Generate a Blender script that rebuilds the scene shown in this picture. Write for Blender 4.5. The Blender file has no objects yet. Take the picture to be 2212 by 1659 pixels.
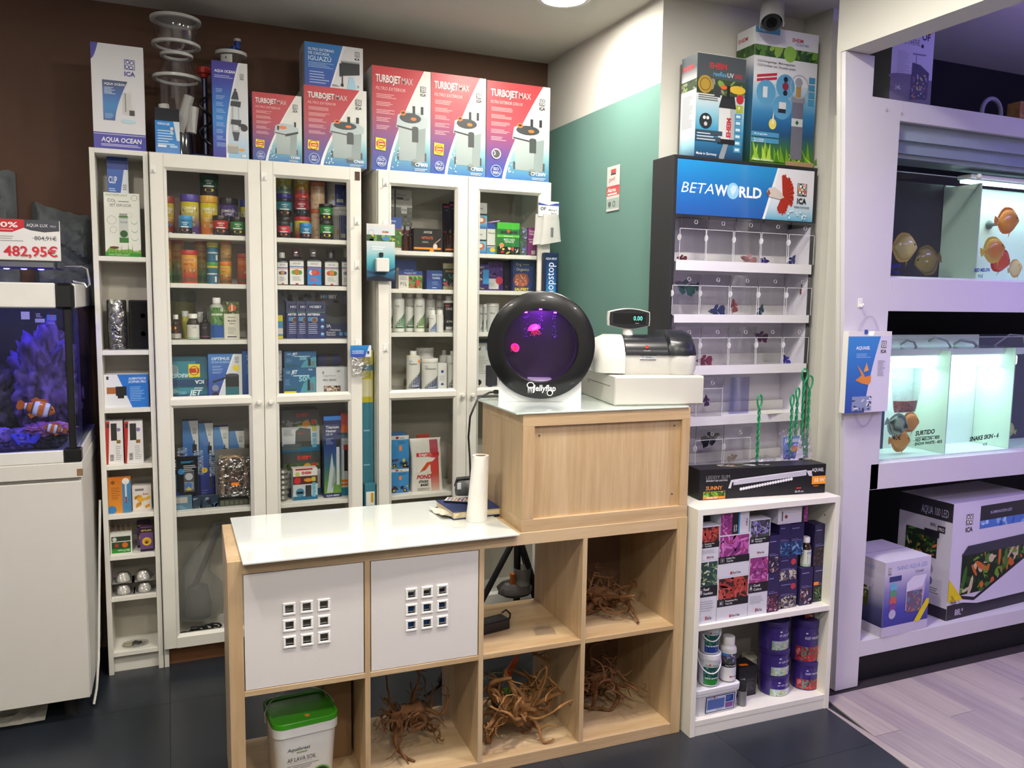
import bpy, bmesh, math, random
from math import sin, cos, pi, sqrt, atan2
from mathutils import Vector, Matrix, noise
C = bpy.context.scene.collection
S = bpy.context.scene
# ------------------------------------------------------------------ camera
CAM = Vector((0.0515, 0.0, 1.486)); YAW, PITCH, ROLL, FPX = .4009, .1034, .0143, 1751.8
_f = Vector((sin(YAW)*cos(PITCH), cos(YAW)*cos(PITCH), -sin(PITCH)))
_r0 = Vector((cos(YAW), -sin(YAW), 0)); _u0 = _r0.cross(_f)
_r = _r0*cos(ROLL)+_u0*sin(ROLL); _u = _u0*cos(ROLL)-_r0*sin(ROLL)
cd = bpy.data.cameras.new('camera'); cam = bpy.data.objects.new('camera', cd); C.objects.link(cam)
cd.sensor_width = 36; cd.lens = 36*FPX/2212; cd.clip_start = .05
cam.matrix_world = Matrix(((_r.x, _u.x, -_f.x, CAM.x), (_r.y, _u.y, -_f.y, CAM.y), (_r.z, _u.z, -_f.z, CAM.z), (0, 0, 0, 1)))
S.camera = cam
# ------------------------------------------------------------------ world, lights, exposure
w = bpy.data.worlds.new('world'); S.world = w; w.use_nodes = True
w.node_tree.nodes['Background'].inputs[0].default_value = (.55, .6, .7, 1)
w.node_tree.nodes['Background'].inputs[1].default_value = .15
S.view_settings.view_transform = 'Standard'; S.view_settings.look = 'None'
S.view_settings.gamma = 1; S.view_settings.use_curve_mapping = False
S.view_settings.exposure = 0.45
S.cycles.use_denoising = True; S.cycles.use_light_tree = False
S.cycles.adaptive_threshold = .05; S.cycles.max_bounces = 6; S.cycles.diffuse_bounces = 3; S.cycles.glossy_bounces = 3
S.cycles.transparent_max_bounces = 16; S.cycles.transmission_bounces = 4
S.cycles.sample_clamp_indirect = 4; S.cycles.caustics_reflective = False; S.cycles.caustics_refractive = False
CEIL = 2.63
def lamp(name, loc, energy, col, size, rot=(0, 0, 0), shape='DISK', sy=None, spread=pi):
    d = bpy.data.lights.new(name, 'AREA'); d.energy = energy; d.color = col; d.shape = shape; d.size = size
    if sy: d.size_y = sy
    d.spread = spread
    o = bpy.data.objects.new(name, d); C.objects.link(o); o.location = loc; o.rotation_euler = rot
    return o
WARM = (1, .945, .85)
DOWN = [(1.46, 2.875), (-.35, 1.75), (.85, 1.55), (1.5, 1.75), (-.6, .5), (.75, .35), (.1, -.9), (1.6, -.5)]
for x, y in DOWN:
    lamp('downlight_lamp', (x, y, CEIL-.012), 9 if y > 2.5 else 17 if x == 1.5 else 13.5, WARM, .16)
# aquarium lamps of the right-hand room (they hang above the tanks opposite, out of the frame)
lamp('grow_lamp', (3.55, 1.15, 2.2), 19, (.42, .27, 1), .9, (0, -.15, 0), 'RECTANGLE', .16)
lamp('grow_lamp', (3.0, .35, 2.2), 14, (.55, .32, 1), .9, (0, -.15, 0), 'RECTANGLE', .16)
lamp('ceiling_fill_blue', (3.5, 1.5, 2.27), 11, (.24, .2, 1), .9, (pi, 0, 0), 'RECTANGLE', .1)  # added blue upward fill to tint the tank-room ceiling; no fixture of its own
# strips over the tanks on the right
lamp('tank_strip_upper', (3.36, 2.39, 1.982), .9, (.86, 1, .97), .55, (0, 0, 0), 'RECTANGLE', .05)
lamp('tank_strip_lower', (3.0, 2.40, 1.232), 1.5, (.78, 1, .97), .8, (0, 0, 0), 'RECTANGLE', .06)
# blue reef lamp of the left aquarium
lamp('reef_lamp', (-.62, 3.2, 1.563), 2.1, (.14, .1, 1), .62, (0, 0, 0), 'RECTANGLE', .07)
lamp('jelly_lamp', (1.222, 2.52, 1.45), .35, (.5, .05, 1), .1)
# ------------------------------------------------------------------ geometry helpers
def ray(px, py): return _f + _r*((px-1106)/FPX) - _u*((py-829.5)/FPX)
def at(px, py, Y):
    d = ray(px, py); return CAM + d*(Y/d.y)
def atz(px, py, Z):
    d = ray(px, py); return CAM + d*((Z-CAM.z)/d.z)
def atx(px, py, X):
    d = ray(px, py); return CAM + d*((X-CAM.x)/d.x)
def pj(p):
    d = Vector(p)-CAM; z = d.dot(_f); return 1106+FPX*d.dot(_r)/z, 829.5-FPX*d.dot(_u)/z
def span(x0, x1, yt, Y, z0):
    xa = at((x0+x1)/2, yt, Y).x; yb = pj((xa, Y, z0))[1]; ym = (yt+yb)/2
    a, b = at(x0, ym, Y).x, at(x1, ym, Y).x
    if Y > 3.41 and z0 < 2:      # keep goods between the side panels of their unit
        lo, hi = (-.1815, -.0215) if (a+b)/2 < -.005 else ((.0195, .7805) if (a+b)/2 < .83 else (.886, 1.647))
        a, b = max(a, lo), min(b, hi)
    return (a+b)/2, b-a, max(.004, at((x0+x1)/2, yt, Y).z-z0)
def lin(h):
    if not isinstance(h, str): return tuple(h)[:3]
    h = h.lstrip('#')
    if len(h) == 3: h = ''.join(c*2 for c in h)
    v = [int(h[i:i+2], 16)/255 for i in (0, 2, 4)]
    return tuple(c/12.92 if c <= .04045 else ((c+.055)/1.055)**2.4 for c in v)
def mixc(a, b, t):
    a, b = lin(a), lin(b); return tuple(p+(q-p)*t for p, q in zip(a, b))
def ramp(cols):
    cs = [lin(c) for c in cols]
    def f(t):
        t = min(max(t, 0), 1)*(len(cs)-1); i = min(int(t), len(cs)-2); return mixc(cs[i], cs[i+1], t-i) if len(cs) > 1 else cs[0]
    return f
class MB:
    def __init__(s): s.v = []; s.f = []; s.m = []; s.c = {}; s.cm = 0
    def poly(s, pts, m=None):
        n = len(s.v); s.v += [tuple(p) for p in pts]; s.f.append(tuple(range(n, n+len(pts)))); s.m.append(s.cm if m is None else m)
    def raw(s, vs, fs, col=None):
        n = len(s.v); s.v += [tuple(p) for p in vs]
        for f in fs: s.f.append(tuple(i+n for i in f)); s.m.append(s.cm)
        if col is not None:
            for i in range(n, len(s.v)): s.c[i] = col
    def box(s, x0, y0, z0, x1, y1, z1, b=0):
        if b:
            b = min(b, abs(x1-x0)*.45, abs(y1-y0)*.45, abs(z1-z0)*.45)
            vs = []; idx = {}
            for ix, X in ((0, x0), (1, x1)):
                for iy, Y in ((0, y0), (1, y1)):
                    for iz, Z in ((0, z0), (1, z1)):
                        sx, sy, sz = (1-2*ix)*b, (1-2*iy)*b, (1-2*iz)*b
                        for k, p in enumerate(((X, Y+sy, Z+sz), (X+sx, Y, Z+sz), (X+sx, Y+sy, Z))):
                            idx[(ix, iy, iz, k)] = len(vs); vs.append(p)
            fs = []
            for k in range(3):
                for e in (0, 1):
                    o = [i for i in range(3) if i != k]; q = []
                    for a, c in ((0, 0), (1, 0), (1, 1), (0, 1)):
                        t = [0, 0, 0]; t[k] = e; t[o[0]] = a; t[o[1]] = c; q.append(idx[(*t, k)])
                    fs.append(q if (e == 1) == (k != 1) else q[::-1])
            for k in range(3):
                o = [i for i in range(3) if i != k]
                for a in (0, 1):
                    for c in (0, 1):
                        t0 = [0, 0, 0]; t0[o[0]] = a; t0[o[1]] = c; t1 = list(t0); t1[k] = 1
                        fs.append([idx[(*t0, o[0])], idx[(*t1, o[0])], idx[(*t1, o[1])], idx[(*t0, o[1])]])
            for ix in (0, 1):
                for iy in (0, 1):
                    for iz in (0, 1): fs.append([idx[(ix, iy, iz, k)] for k in range(3)])
            s.raw(vs, fs)
        else:
            s.raw([(x, y, z) for x in (x0, x1) for y in (y0, y1) for z in (z0, z1)],
                  [(0, 1, 3, 2), (4, 6, 7, 5), (0, 4, 5, 1), (2, 3, 7, 6), (0, 2, 6, 4), (1, 5, 7, 3)])
        return s
    def lathe(s, prof, n=20, c=(0, 0, 0), axis='z', a0=0, a1=2*pi, cap=True):
        full = abs(a1-a0-2*pi) < 1e-6; k = n if full else n+1; vs = []; fs = []
        for r, h in prof:
            for i in range(k):
                a = a0+(a1-a0)*i/n; x, y = r*cos(a), r*sin(a)
                p = (x, y, h) if axis == 'z' else ((x, h, y) if axis == 'y' else (h, x, y))
                vs.append((p[0]+c[0], p[1]+c[1], p[2]+c[2]))
        for j in range(len(prof)-1):
            for i in range(n if full else n):
                a = j*k+i; b = j*k+(i+1) % k; fs.append((a, b, b+k, a+k))
        if full and cap and prof[0] != prof[-1]:
            if prof[0][0] > 1e-6: fs.append(tuple(range(k))[::-1])
            if prof[-1][0] > 1e-6: fs.append(tuple((len(prof)-1)*k+i for i in range(k)))
        s.raw(vs, fs); return s
    def loft(s, rings, cap=True):
        n = len(rings[0]); vs = [p for r in rings for p in r]; fs = []
        for j in range(len(rings)-1):
            for i in range(n):
                a = j*n+i; b = j*n+(i+1) % n; fs.append((a, b, b+n, a+n))
        if cap: fs.append(tuple(range(n))[::-1]); fs.append(tuple((len(rings)-1)*n+i for i in range(n)))
        s.raw(vs, fs); return s
    def tube(s, pts, r, n=7, closed=False):
        pts = [Vector(p) for p in pts]; N = len(pts); rings = []
        rr = r if callable(r) else (lambda t: r); up = Vector((.13, .27, .95)).normalized()
        for i, p in enumerate(pts):
            if closed: t = pts[(i+1) % N]-pts[i-1]
            else: t = pts[min(i+1, N-1)]-pts[max(i-1, 0)]
            if t.length < 1e-9: t = Vector((0, 0, 1))
            t.normalize(); a = up-t*up.dot(t)
            if a.length < 1e-3: a = Vector((1, 0, 0))-t*t.x
            a.normalize(); up = a; b = t.cross(a); R = rr(i/max(1, N-1))
            rings.append([tuple(p+(a*cos(2*pi*k/n)+b*sin(2*pi*k/n))*R) for k in range(n)])
        if closed: rings.append(rings[0])
        s.loft(rings, not closed); return s
    def prism(s, pts, y0, y1, axis='y'):
        """outline in two axes extruded along the third"""
        def P(a, b, h): return (a, h, b) if axis == 'y' else ((a, b, h) if axis == 'z' else (h, a, b))
        s.loft([[P(a, b, y0) for a, b in pts], [P(a, b, y1) for a, b in pts]]); return s
    def mesh(s, name, mats, smooth=False, norm=True, ang=None):
        me = bpy.data.meshes.new(name); me.from_pydata(s.v, [], s.f)
        for m in (mats if isinstance(mats, (list, tuple)) else [mats]): me.materials.append(m)
        if max(s.m or [0]) > 0: me.polygons.foreach_set('material_index', s.m)
        if s.c:
            ca = me.color_attributes.new('Col', 'FLOAT_COLOR', 'POINT')
            for i in range(len(s.v)): ca.data[i].color = (*s.c.get(i, (.5, .5, .5)), 1)
        if norm:
            bm = bmesh.new(); bm.from_mesh(me); bmesh.ops.recalc_face_normals(bm, faces=bm.faces); bm.to_mesh(me); bm.free()
        if smooth:
            me.polygons.foreach_set('use_smooth', [True]*len(me.polygons))
            if ang: me.set_sharp_from_angle(angle=ang)
        me.update(); return me
    def build(s, name, mats, parent=None, smooth=False, loc=(0, 0, 0), rz=0, norm=True, ang=.7):
        o = bpy.data.objects.new(name, s.mesh(name, mats, smooth, norm, ang)); C.objects.link(o)
        o.location = loc
        if rz: o.rotation_euler[2] = rz
        if parent: o.parent = parent
        return o
def tag(o, label=None, cat=None, group=None, kind=None):
    if label: o['label'] = label
    if cat: o['category'] = cat
    if group: o['group'] = group
    if kind: o['kind'] = kind
    return o
def thing(name, label, cat, loc=(0, 0, 0), rz=0, group=None):
    o = bpy.data.objects.new(name, None); C.objects.link(o); o.empty_display_size = .02
    o.location = loc; o.rotation_euler[2] = rz
    return tag(o, label, cat, group)
def copy_tree(o, parent=None):
    c = o.copy(); C.objects.link(c); c.parent = parent
    for ch in list(o.children): copy_tree(ch, c)
    return c
def rrect(w, d, r, n=4, cx=0, cy=0):
    pts = []
    for sx, sy, a0 in ((1, 1, 0), (-1, 1, pi/2), (-1, -1, pi), (1, -1, 1.5*pi)):
        for i in range(n+1):
            a = a0+pi/2*i/n; pts.append((cx+sx*(w/2-r)+r*cos(a), cy+sy*(d/2-r)+r*sin(a)))
    return pts
# ------------------------------------------------------------------ materials
MATS = {}
def M(name, col, rough=.5, metal=0, var=.06, scale=14, bump=0, bscale=60, spec=.5, emit=None, es=0, coat=0, alpha=1, trans=0, stretch=None):
    if name in MATS: return MATS[name]
    m = bpy.data.materials.new(name); m.use_nodes = True; nt = m.node_tree; N = nt.nodes; b = N['Principled BSDF']
    b.inputs['Roughness'].default_value = rough; b.inputs['Metallic'].default_value = metal
    b.inputs['Specular IOR Level'].default_value = spec; b.inputs['Coat Weight'].default_value = coat
    b.inputs['Alpha'].default_value = alpha; b.inputs['Transmission Weight'].default_value = trans
    c = lin(col); tc = N.new('ShaderNodeTexCoord'); src = tc.outputs['Object']
    if stretch:
        mp = N.new('ShaderNodeMapping'); mp.inputs['Scale'].default_value = stretch; nt.links.new(src, mp.inputs[0]); src = mp.outputs[0]
    nz = N.new('ShaderNodeTexNoise'); nz.inputs['Scale'].default_value = scale; nz.inputs['Detail'].default_value = 4
    nt.links.new(src, nz.inputs['Vector'])
    mx = N.new('ShaderNodeMix'); mx.data_type = 'RGBA'
    mx.inputs['A'].default_value = (*[max(0, x*(1-var)) for x in c], 1); mx.inputs['B'].default_value = (*[min(1, x*(1+var)) for x in c], 1)
    nt.links.new(nz.outputs['Fac'], mx.inputs['Factor']); nt.links.new(mx.outputs['Result'], b.inputs['Base Color'])
    if bump:
        n2 = N.new('ShaderNodeTexNoise'); n2.inputs['Scale'].default_value = bscale; n2.inputs['Detail'].default_value = 3
        nt.links.new(src, n2.inputs['Vector'])
        bp = N.new('ShaderNodeBump'); bp.inputs['Strength'].default_value = bump; bp.inputs['Distance'].default_value = .004
        nt.links.new(n2.outputs['Fac'], bp.inputs['Height']); nt.links.new(bp.outputs['Normal'], b.inputs['Normal'])
    if emit:
        b.inputs['Emission Color'].default_value = (*lin(emit), 1); b.inputs['Emission Strength'].default_value = es; m.cycles.emission_sampling = 'NONE'
    MATS[name] = m; return m
def glassm(name, tint=(1, 1, 1), rough=.0, fac=None, ior=1.45, gloss=(1, 1, 1), bump=0):
    if name in MATS: return MATS[name]
    m = bpy.data.materials.new(name); m.use_nodes = True; nt = m.node_tree; N = nt.nodes; N.remove(N['Principled BSDF'])
    t = N.new('ShaderNodeBsdfTransparent'); t.inputs[0].default_value = (*lin(tint), 1)
    g = N.new('ShaderNodeBsdfGlossy'); g.inputs['Roughness'].default_value = rough; g.inputs['Color'].default_value = (*gloss, 1)
    x = N.new('ShaderNodeMixShader')
    if fac is None:      # thin sheet: reflection grows towards grazing view, the same from either side
        lw = N.new('ShaderNodeLayerWeight'); lw.inputs['Blend'].default_value = .5
        pw = N.new('ShaderNodeMath'); pw.operation = 'POWER'; pw.inputs[1].default_value = 4; nt.links.new(lw.outputs['Facing'], pw.inputs[0])
        ma = N.new('ShaderNodeMath'); ma.operation = 'MULTIPLY_ADD'; ma.inputs[1].default_value = .7; ma.inputs[2].default_value = .024
        nt.links.new(pw.outputs[0], ma.inputs[0]); nt.links.new(ma.outputs[0], x.inputs[0])
    else: x.inputs[0].default_value = fac
    if bump:
        nz = N.new('ShaderNodeTexNoise'); nz.inputs['Scale'].default_value = 45; nz.inputs['Detail'].default_value = 2
        tc = N.new('ShaderNodeTexCoord'); nt.links.new(tc.outputs['Object'], nz.inputs['Vector'])
        bp = N.new('ShaderNodeBump'); bp.inputs['Strength'].default_value = bump; bp.inputs['Distance'].default_value = .02
        nt.links.new(nz.outputs['Fac'], bp.inputs['Height']); nt.links.new(bp.outputs['Normal'], g.inputs['Normal'])
    nt.links.new(t.outputs[0], x.inputs[1]); nt.links.new(g.outputs[0], x.inputs[2])
    nt.links.new(x.outputs[0], N['Material Output'].inputs['Surface']); MATS[name] = m; return m
def printm(name, rough=.4, coat=0, spec=.4):
    m = bpy.data.materials.new(name); m.use_nodes = True; nt = m.node_tree; b = nt.nodes['Principled BSDF']
    a = nt.nodes.new('ShaderNodeVertexColor'); a.layer_name = 'Col'; nt.links.new(a.outputs['Color'], b.inputs['Base Color'])
    b.inputs['Roughness'].default_value = rough; b.inputs['Coat Weight'].default_value = coat; b.inputs['Specular IOR Level'].default_value = spec
    MATS[name] = m; return m
def woodm(name, c1, c2, rough=.45, axis='z', sc=1):
    m = bpy.data.materials.new(name); m.use_nodes = True; nt = m.node_tree; N = nt.nodes; b = N['Principled BSDF']; b.inputs['Roughness'].default_value = rough
    tc = N.new('ShaderNodeTexCoord'); mp = N.new('ShaderNodeMapping'); st = {'z': (26, 26, 1.2), 'x': (1.2, 26, 26), 'y': (26, 1.2, 26)}[axis]
    mp.inputs['Scale'].default_value = [q*sc for q in st]; nt.links.new(tc.outputs['Object'], mp.inputs[0])
    n1 = N.new('ShaderNodeTexNoise'); n1.inputs['Scale'].default_value = 3; n1.inputs['Detail'].default_value = 6; n1.inputs['Roughness'].default_value = .7
    nt.links.new(mp.outputs[0], n1.inputs['Vector'])
    n2 = N.new('ShaderNodeTexNoise'); n2.inputs['Scale'].default_value = .45; n2.inputs['Detail'].default_value = 2; nt.links.new(mp.outputs[0], n2.inputs['Vector'])
    ad = N.new('ShaderNodeMath'); ad.operation = 'ADD'; nt.links.new(n1.outputs['Fac'], ad.inputs[0]); nt.links.new(n2.outputs['Fac'], ad.inputs[1])
    cr = N.new('ShaderNodeValToRGB'); cr.color_ramp.elements[0].position = .62; cr.color_ramp.elements[1].position = 1.3/1.0 if False else 1.0
    cr.color_ramp.elements[0].color = (*lin(c2), 1); cr.color_ramp.elements[1].color = (*lin(c1), 1)
    hf = N.new('ShaderNodeMath'); hf.operation = 'MULTIPLY'; hf.inputs[1].default_value = .82; nt.links.new(ad.outputs[0], hf.inputs[0])
    nt.links.new(hf.outputs[0], cr.inputs[0]); nt.links.new(cr.outputs[0], b.inputs['Base Color'])
    bp = N.new('ShaderNodeBump'); bp.inputs['Strength'].default_value = .06; nt.links.new(n1.outputs['Fac'], bp.inputs['Height']); nt.links.new(bp.outputs[0], b.inputs['Normal'])
    MATS[name] = m; return m
PR = printm('print_satin', .38); PG = printm('print_gloss', .16, .3); PM = printm('print_matte', .75, 0, .2)
WHITE = M('white_melamine', '#e9e6dc', .42, var=.02, bump=.02, bscale=200)
WHITEP = M('white_plastic', '#eceae4', .35, var=.02)
BLACKP = M('black_plastic', '#121214', .35, var=.1)
BLACKM = M('black_matte', '#17171a', .7, var=.15)
GREYP = M('grey_plastic', '#6f7378', .45)
CHROME = M('chrome_metal', '#c8c8cc', .18, 1)
OAK = woodm('oak_veneer', '#ceb48f', '#b5966d', .42, 'x'); OAKV = woodm('oak_veneer_upright', '#ceb48f', '#b5966d', .42, 'z')
GLASS = glassm('clear_glass', (.985, .99, .985))
ACRYL = glassm('clear_acrylic', (.95, .95, .97), .02)
BAG = glassm('thin_bag', (.9, .9, .9), .12, .22, bump=.8)
FROST = M('frosted_plastic', '#dfe0dc', .35, trans=.55, alpha=.75)
CARD = M('white_card', '#e6e4de', .55, var=.02); KRAFT = M('kraft_card', '#8a6a4a', .8)
ORANGE = M('price_tag_orange', '#ff8a1e', .5)
# ------------------------------------------------------------------ printed artwork
_tc = {}
def glyphs(t, bold=0, shear=0):
    k = (t, bold, shear)
    if k in _tc: return _tc[k]
    cu = bpy.data.curves.new('lettering', 'FONT'); cu.body = t; cu.size = 1; cu.offset = bold; cu.shear = shear; cu.resolution_u = 2; cu.fill_mode = 'FRONT'
    o = bpy.data.objects.new('lettering', cu); me = o.to_mesh()
    vs = [(v.co.x, v.co.y) for v in me.vertices]; fs = [tuple(p.vertices) for p in me.polygons]
    o.to_mesh_clear(); bpy.data.objects.remove(o); bpy.data.curves.remove(cu)
    if not vs: vs = [(0, 0)]
    _tc[k] = (vs, fs, min(v[0] for v in vs), max(v[0] for v in vs)); return _tc[k]
class Art:
    """flat print laid on a face: coordinates 0..1 across and up, one mesh with printed colours"""
    def __init__(s, w, h, seg=0, seed=1): s.w, s.h, s.seg, s.L = w, h, seg, 0; s.vs = []; s.fs = []; s.cs = []; s.rng = random.Random(seed)
    def _add(s, pts, faces, cols):
        n = len(s.vs); s.vs += [(x*s.w, y*s.h, s.L) for x, y in pts]; s.cs += cols; s.fs += [tuple(i+n for i in f) for f in faces]
    def up(s): s.L += 1
    def strip(s, fl, fr, v0, v1, col, n=10):
        cf = col if callable(col) else (lambda t, c=lin(col): c); s.up()
        g = lambda q: q if callable(q) else (lambda v: q)
        fl, fr = g(fl), g(fr); nx = 1
        if s.seg: nx = max(1, int(math.ceil(abs(fr(v0)-fl(v0))*s.w/s.seg)))
        pts = []; cols = []; fs = []
        for j in range(n+1):
            v = v0+(v1-v0)*j/n; a, b = fl(v), fr(v)
            for i in range(nx+1): pts.append((a+(b-a)*i/nx, v)); cols.append(cf(j/n))
        for j in range(n):
            for i in range(nx):
                q = j*(nx+1)+i; fs.append((q, q+1, q+nx+2, q+nx+1))
        s._add(pts, fs, cols); return s
    def rect(s, x0, y0, x1, y1, c, c2=None):
        return s.strip(x0, x1, y0, y1, ramp([c, c2]) if c2 else c, 1)
    def poly(s, pts, c):
        s.up(); s._add(pts, [tuple(range(len(pts)))], [lin(c)]*len(pts)); return s
    def ell(s, cx, cy, rx, c, ry=None, n=18, a0=0, a1=2*pi):
        if ry is None: ry = rx*s.w/s.h
        return s.poly([(cx+rx*cos(a0+(a1-a0)*i/n), cy+ry*sin(a0+(a1-a0)*i/n)) for i in range(n if abs(a1-a0-2*pi) < 1e-6 else n+1)], c)
    def ring(s, cx, cy, rx, t, c, n=20):
        k = s.w/s.h; s.up(); p = []; f = []
        for i in range(n):
            a = 2*pi*i/n; p += [(cx+rx*cos(a), cy+rx*k*sin(a)), (cx+(rx-t)*cos(a), cy+(rx-t)*k*sin(a))]
            j = (i+1) % n; f.append((2*i, 2*j, 2*j+1, 2*i+1))
        s._add(p, f, [lin(c)]*len(p)); return s
    def text(s, t, x, y, h, c, al='l', bold=.012, shear=0, w=None, rot=0):
        """h: height of a capital as a share of the face height; w: width to fit (share)"""
        vs, fs, a, b = glyphs(t, bold, shear); k = h*s.h/.72; kx = k; tw = (b-a)*kx
        if w and tw > w*s.w: kx *= w*s.w/tw
        if w and al == 'f': kx = w*s.w/(b-a)
        ox = -a*kx
        if al == 'c': ox = -(a+b)/2*kx
        if al == 'r': ox = -b*kx
        cr, sr = cos(rot), sin(rot); s.up(); P = []
        for vx, vy in vs:
            X, Y = vx*kx+ox, vy*k; P.append((x+(X*cr-Y*sr)/s.w, y+(X*sr+Y*cr)/s.h))
        s._add(P, fs, [lin(c)]*len(P)); return s
    def lines(s, x0, y0, x1, y1, n, c, t=.45, ragged=.4):
        s.up(); dy = (y1-y0)/n
        for i in range(n):
            e = x1-(x1-x0)*ragged*s.rng.random(); b = y0+dy*i; s._add([(x0, b), (e, b), (e, b+dy*t), (x0, b+dy*t)], [(0, 1, 2, 3)], [lin(c)]*4)
        return s
    def blobs(s, x0, y0, x1, y1, pal, n=30, r=.1, elong=1.0):
        s.rect(x0, y0, x1, y1, pal[0]); k = s.w/s.h
        for i in range(n):
            if i % 8 == 0: s.up()
            q = r*(.35+.65*s.rng.random())*(x1-x0); a = s.rng.random()*pi; cx, cy = x0+(x1-x0)*s.rng.random(), y0+(y1-y0)*s.rng.random(); e = 1+elong*s.rng.random()
            P = []
            for j in range(8):
                t = 2*pi*j/8; X, Y = q*cos(t)*e, q*sin(t)/e; P.append((min(max(cx+X*cos(a)-Y*sin(a), x0), x1), min(max(cy+(X*sin(a)+Y*cos(a))*k, y0), y1)))
            s._add(P, [tuple(range(8))], [lin(s.rng.choice(pal[1:]))]*8)
        return s
    def build(s, parent, mp, mat=None, name='printed_front'):
        mb = MB(); mb.v = [mp(x, y, .00025+z*.00006) for x, y, z in s.vs]; mb.f = s.fs; mb.m = [0]*len(s.fs); mb.c = dict(enumerate(s.cs))
        return mb.build(name, mat or PR, parent, norm=False)
def face_front(w, h, y, z=0, x=0): return lambda a, b, l: (x-w/2+a, y-l, z+b)
def face_left(d, h, x, y0, z=0): return lambda a, b, l: (x-l, y0+d-a, z+b)     # runs from the back to the front edge
def face_top(w, d, z, y0, x=0): return lambda a, b, l: (x-w/2+a, y0+b, z+l)
def face_cyl(R, w, z, cx=0, cy=0, th=0, taper=None):
    def f(a, b, l):
        t = (a-w/2)/R+th; r = (taper(b) if taper else R)+l; return (cx+r*sin(t), cy-r*cos(t), z+b)
    return f
# ------------------------------------------------------------------ room shell
BROWN = M('brown_wall_paint', '#654a3b', .8, var=.1, scale=3, bump=.08, bscale=90)
CREAM = M('cream_wall_paint', '#d2d0c8', .8, var=.03, scale=3, bump=.06, bscale=90)
TEAL = M('teal_wall_paint', '#668d84', .75, var=.05, scale=3, bump=.06, bscale=90)
CEILM = M('ceiling_paint', '#cfccc2', .85, var=.02, bump=.04, bscale=70)
BLACKW = M('black_wall_paint', '#15161b', .85, var=.1)
def struct(mb, name, mat, **k): return tag(mb.build(name, mat, **k), kind='structure')
struct(MB().box(-2.4, 3.70, 0, 1.9, 3.80, CEIL), 'wall_back', BROWN)
struct(MB().box(-2.5, -1.9, 0, -2.4, 3.8, CEIL), 'wall_left', CREAM)
struct(MB().box(-2.5, -2.0, 0, 4.7, -1.9, CEIL), 'wall_front', CREAM)
struct(MB().box(4.6, -1.9, 0, 4.7, 2.9, CEIL), 'wall_right_room', CREAM)
struct(MB().box(2.72, 2.85, 0, 4.6, 2.95, CEIL), 'wall_tank_room', BLACKW)
struct(MB().box(-2.5, -2, CEIL, 4.7, 3.8, CEIL+.08), 'ceiling', CEILM)
# partition: painted teal below and cream above on the side, cream on the face
mb = MB(); a, b, c, d = (1.785, 3.7), (1.789, 2.7), (2.85, 2.7), (2.85, 3.7); zt = (2.304, 2.311)
mb.poly([(*a, 0), (*b, 0), (*b, zt[1]), (*a, zt[0])], 0)
mb.poly([(*a, zt[0]), (*b, zt[1]), (*b, CEIL), (*a, CEIL)], 1)
mb.poly([(*b, 0), (*c, 0), (*c, CEIL), (*b, CEIL)], 1)
mb.poly([(*c, 0), (*d, 0), (*d, CEIL), (*c, CEIL)], 1)
struct(mb, 'wall_right', [TEAL, CREAM], norm=False)
# jamb and header of the opening to the tank room
mb = MB(); mb.prism([(2.385, 0), (2.50, 0), (2.50, 2.228), (2.399, 2.228), (2.399, 2.372), (2.262, 2.372), (2.368, .8)], 2.286, 2.305); struct(mb, 'wall_jamb', CREAM)
mb = MB().box(2.262, -1.9, 2.372, 2.375, 2.305, CEIL); struct(mb, 'wall_header', CREAM)
mb = MB().box(2.464, 2.545, 0, 2.72, 2.699, CEIL); struct(mb, 'wall_return', CREAM); struct(MB().box(2.497, 2.306, 0, 2.515, 2.544, 2.228), 'wall_pocket', CREAM)
# floors
DARK = [M('dark_vinyl_%d' % i, c, .33, var=.25, scale=5, bump=.03, bscale=30) for i, c in enumerate(('#282d33', '#2c3036', '#262b33', '#303235'))]
fl = tag(MB().box(-2.5, -2, -.06, 2.33, 3.8, -.004).build('floor', M('floor_screed', '#202226', .8)), kind='structure')
rng = random.Random(4); T = .58
for i in range(-5, 5):
    for j in range(-4, 7):
        x0, y0 = .02+i*T, 2.51+(j-4)*T; x1, y1 = min(x0+T-.0012, 2.27), min(y0+T-.0012, 3.7)
        if x0 < -2.4: x0 = -2.4
        if y0 < -1.9: y0 = -1.9
        if x1-x0 < .05 or y1-y0 < .05: continue
        xr = x1
        tl = MB()
        if xr > 2.2:   # cut along the threshold
            f = lambda y: 2.205+(y-1.75)*.207 if y < 2.3 else 2.32
            tl.prism([(x0, y0), (f(y0), y0), (f(y1), y1), (x0, y1)], -.004, 0, 'z')
        else: tl.box(x0, y0, -.004, xr, y1, 0)
        tl.build('floor_tile', rng.choice(DARK), fl)
PLANK = [woodm('pale_plank_%d' % i, c1, c2, .5, 'y', .5) for i, (c1, c2) in enumerate((('#b4a9a4', '#96898a'), ('#aca1a0', '#8d8186'), ('#bab0a8', '#9d9290')))]
fr = tag(MB().box(2.2, -2, -.06, 4.7, 2.9, -.005).build('floor_planks', M('plank_underlay', '#2a2528', .9)), kind='structure')
for i in range(13):
    x0 = 2.14+i*.123
    for k in range(4):
        y0 = -1.9+k*1.42-(i % 3)*.4; y1 = y0+1.418
        y0 = max(y0, -1.9); y1 = min(y1, 2.24)
        if y1-y0 < .05: continue
        f = lambda y: 2.205+(y-1.75)*.207
        pl = MB(); xa, xb = x0, x0+.1222
        pa, pb = max(xa, f(y0)+.002), max(xa, f(y1)+.002)
        if pa >= xb and pb >= xb: continue
        pl.prism([(min(pa, xb-.001), y0), (xb, y0), (xb, y1), (min(pb, xb-.001), y1)], -.005, .001, 'z'); pl.build('floor_plank', PLANK[(i*2+k) % 3], fr)
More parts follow.
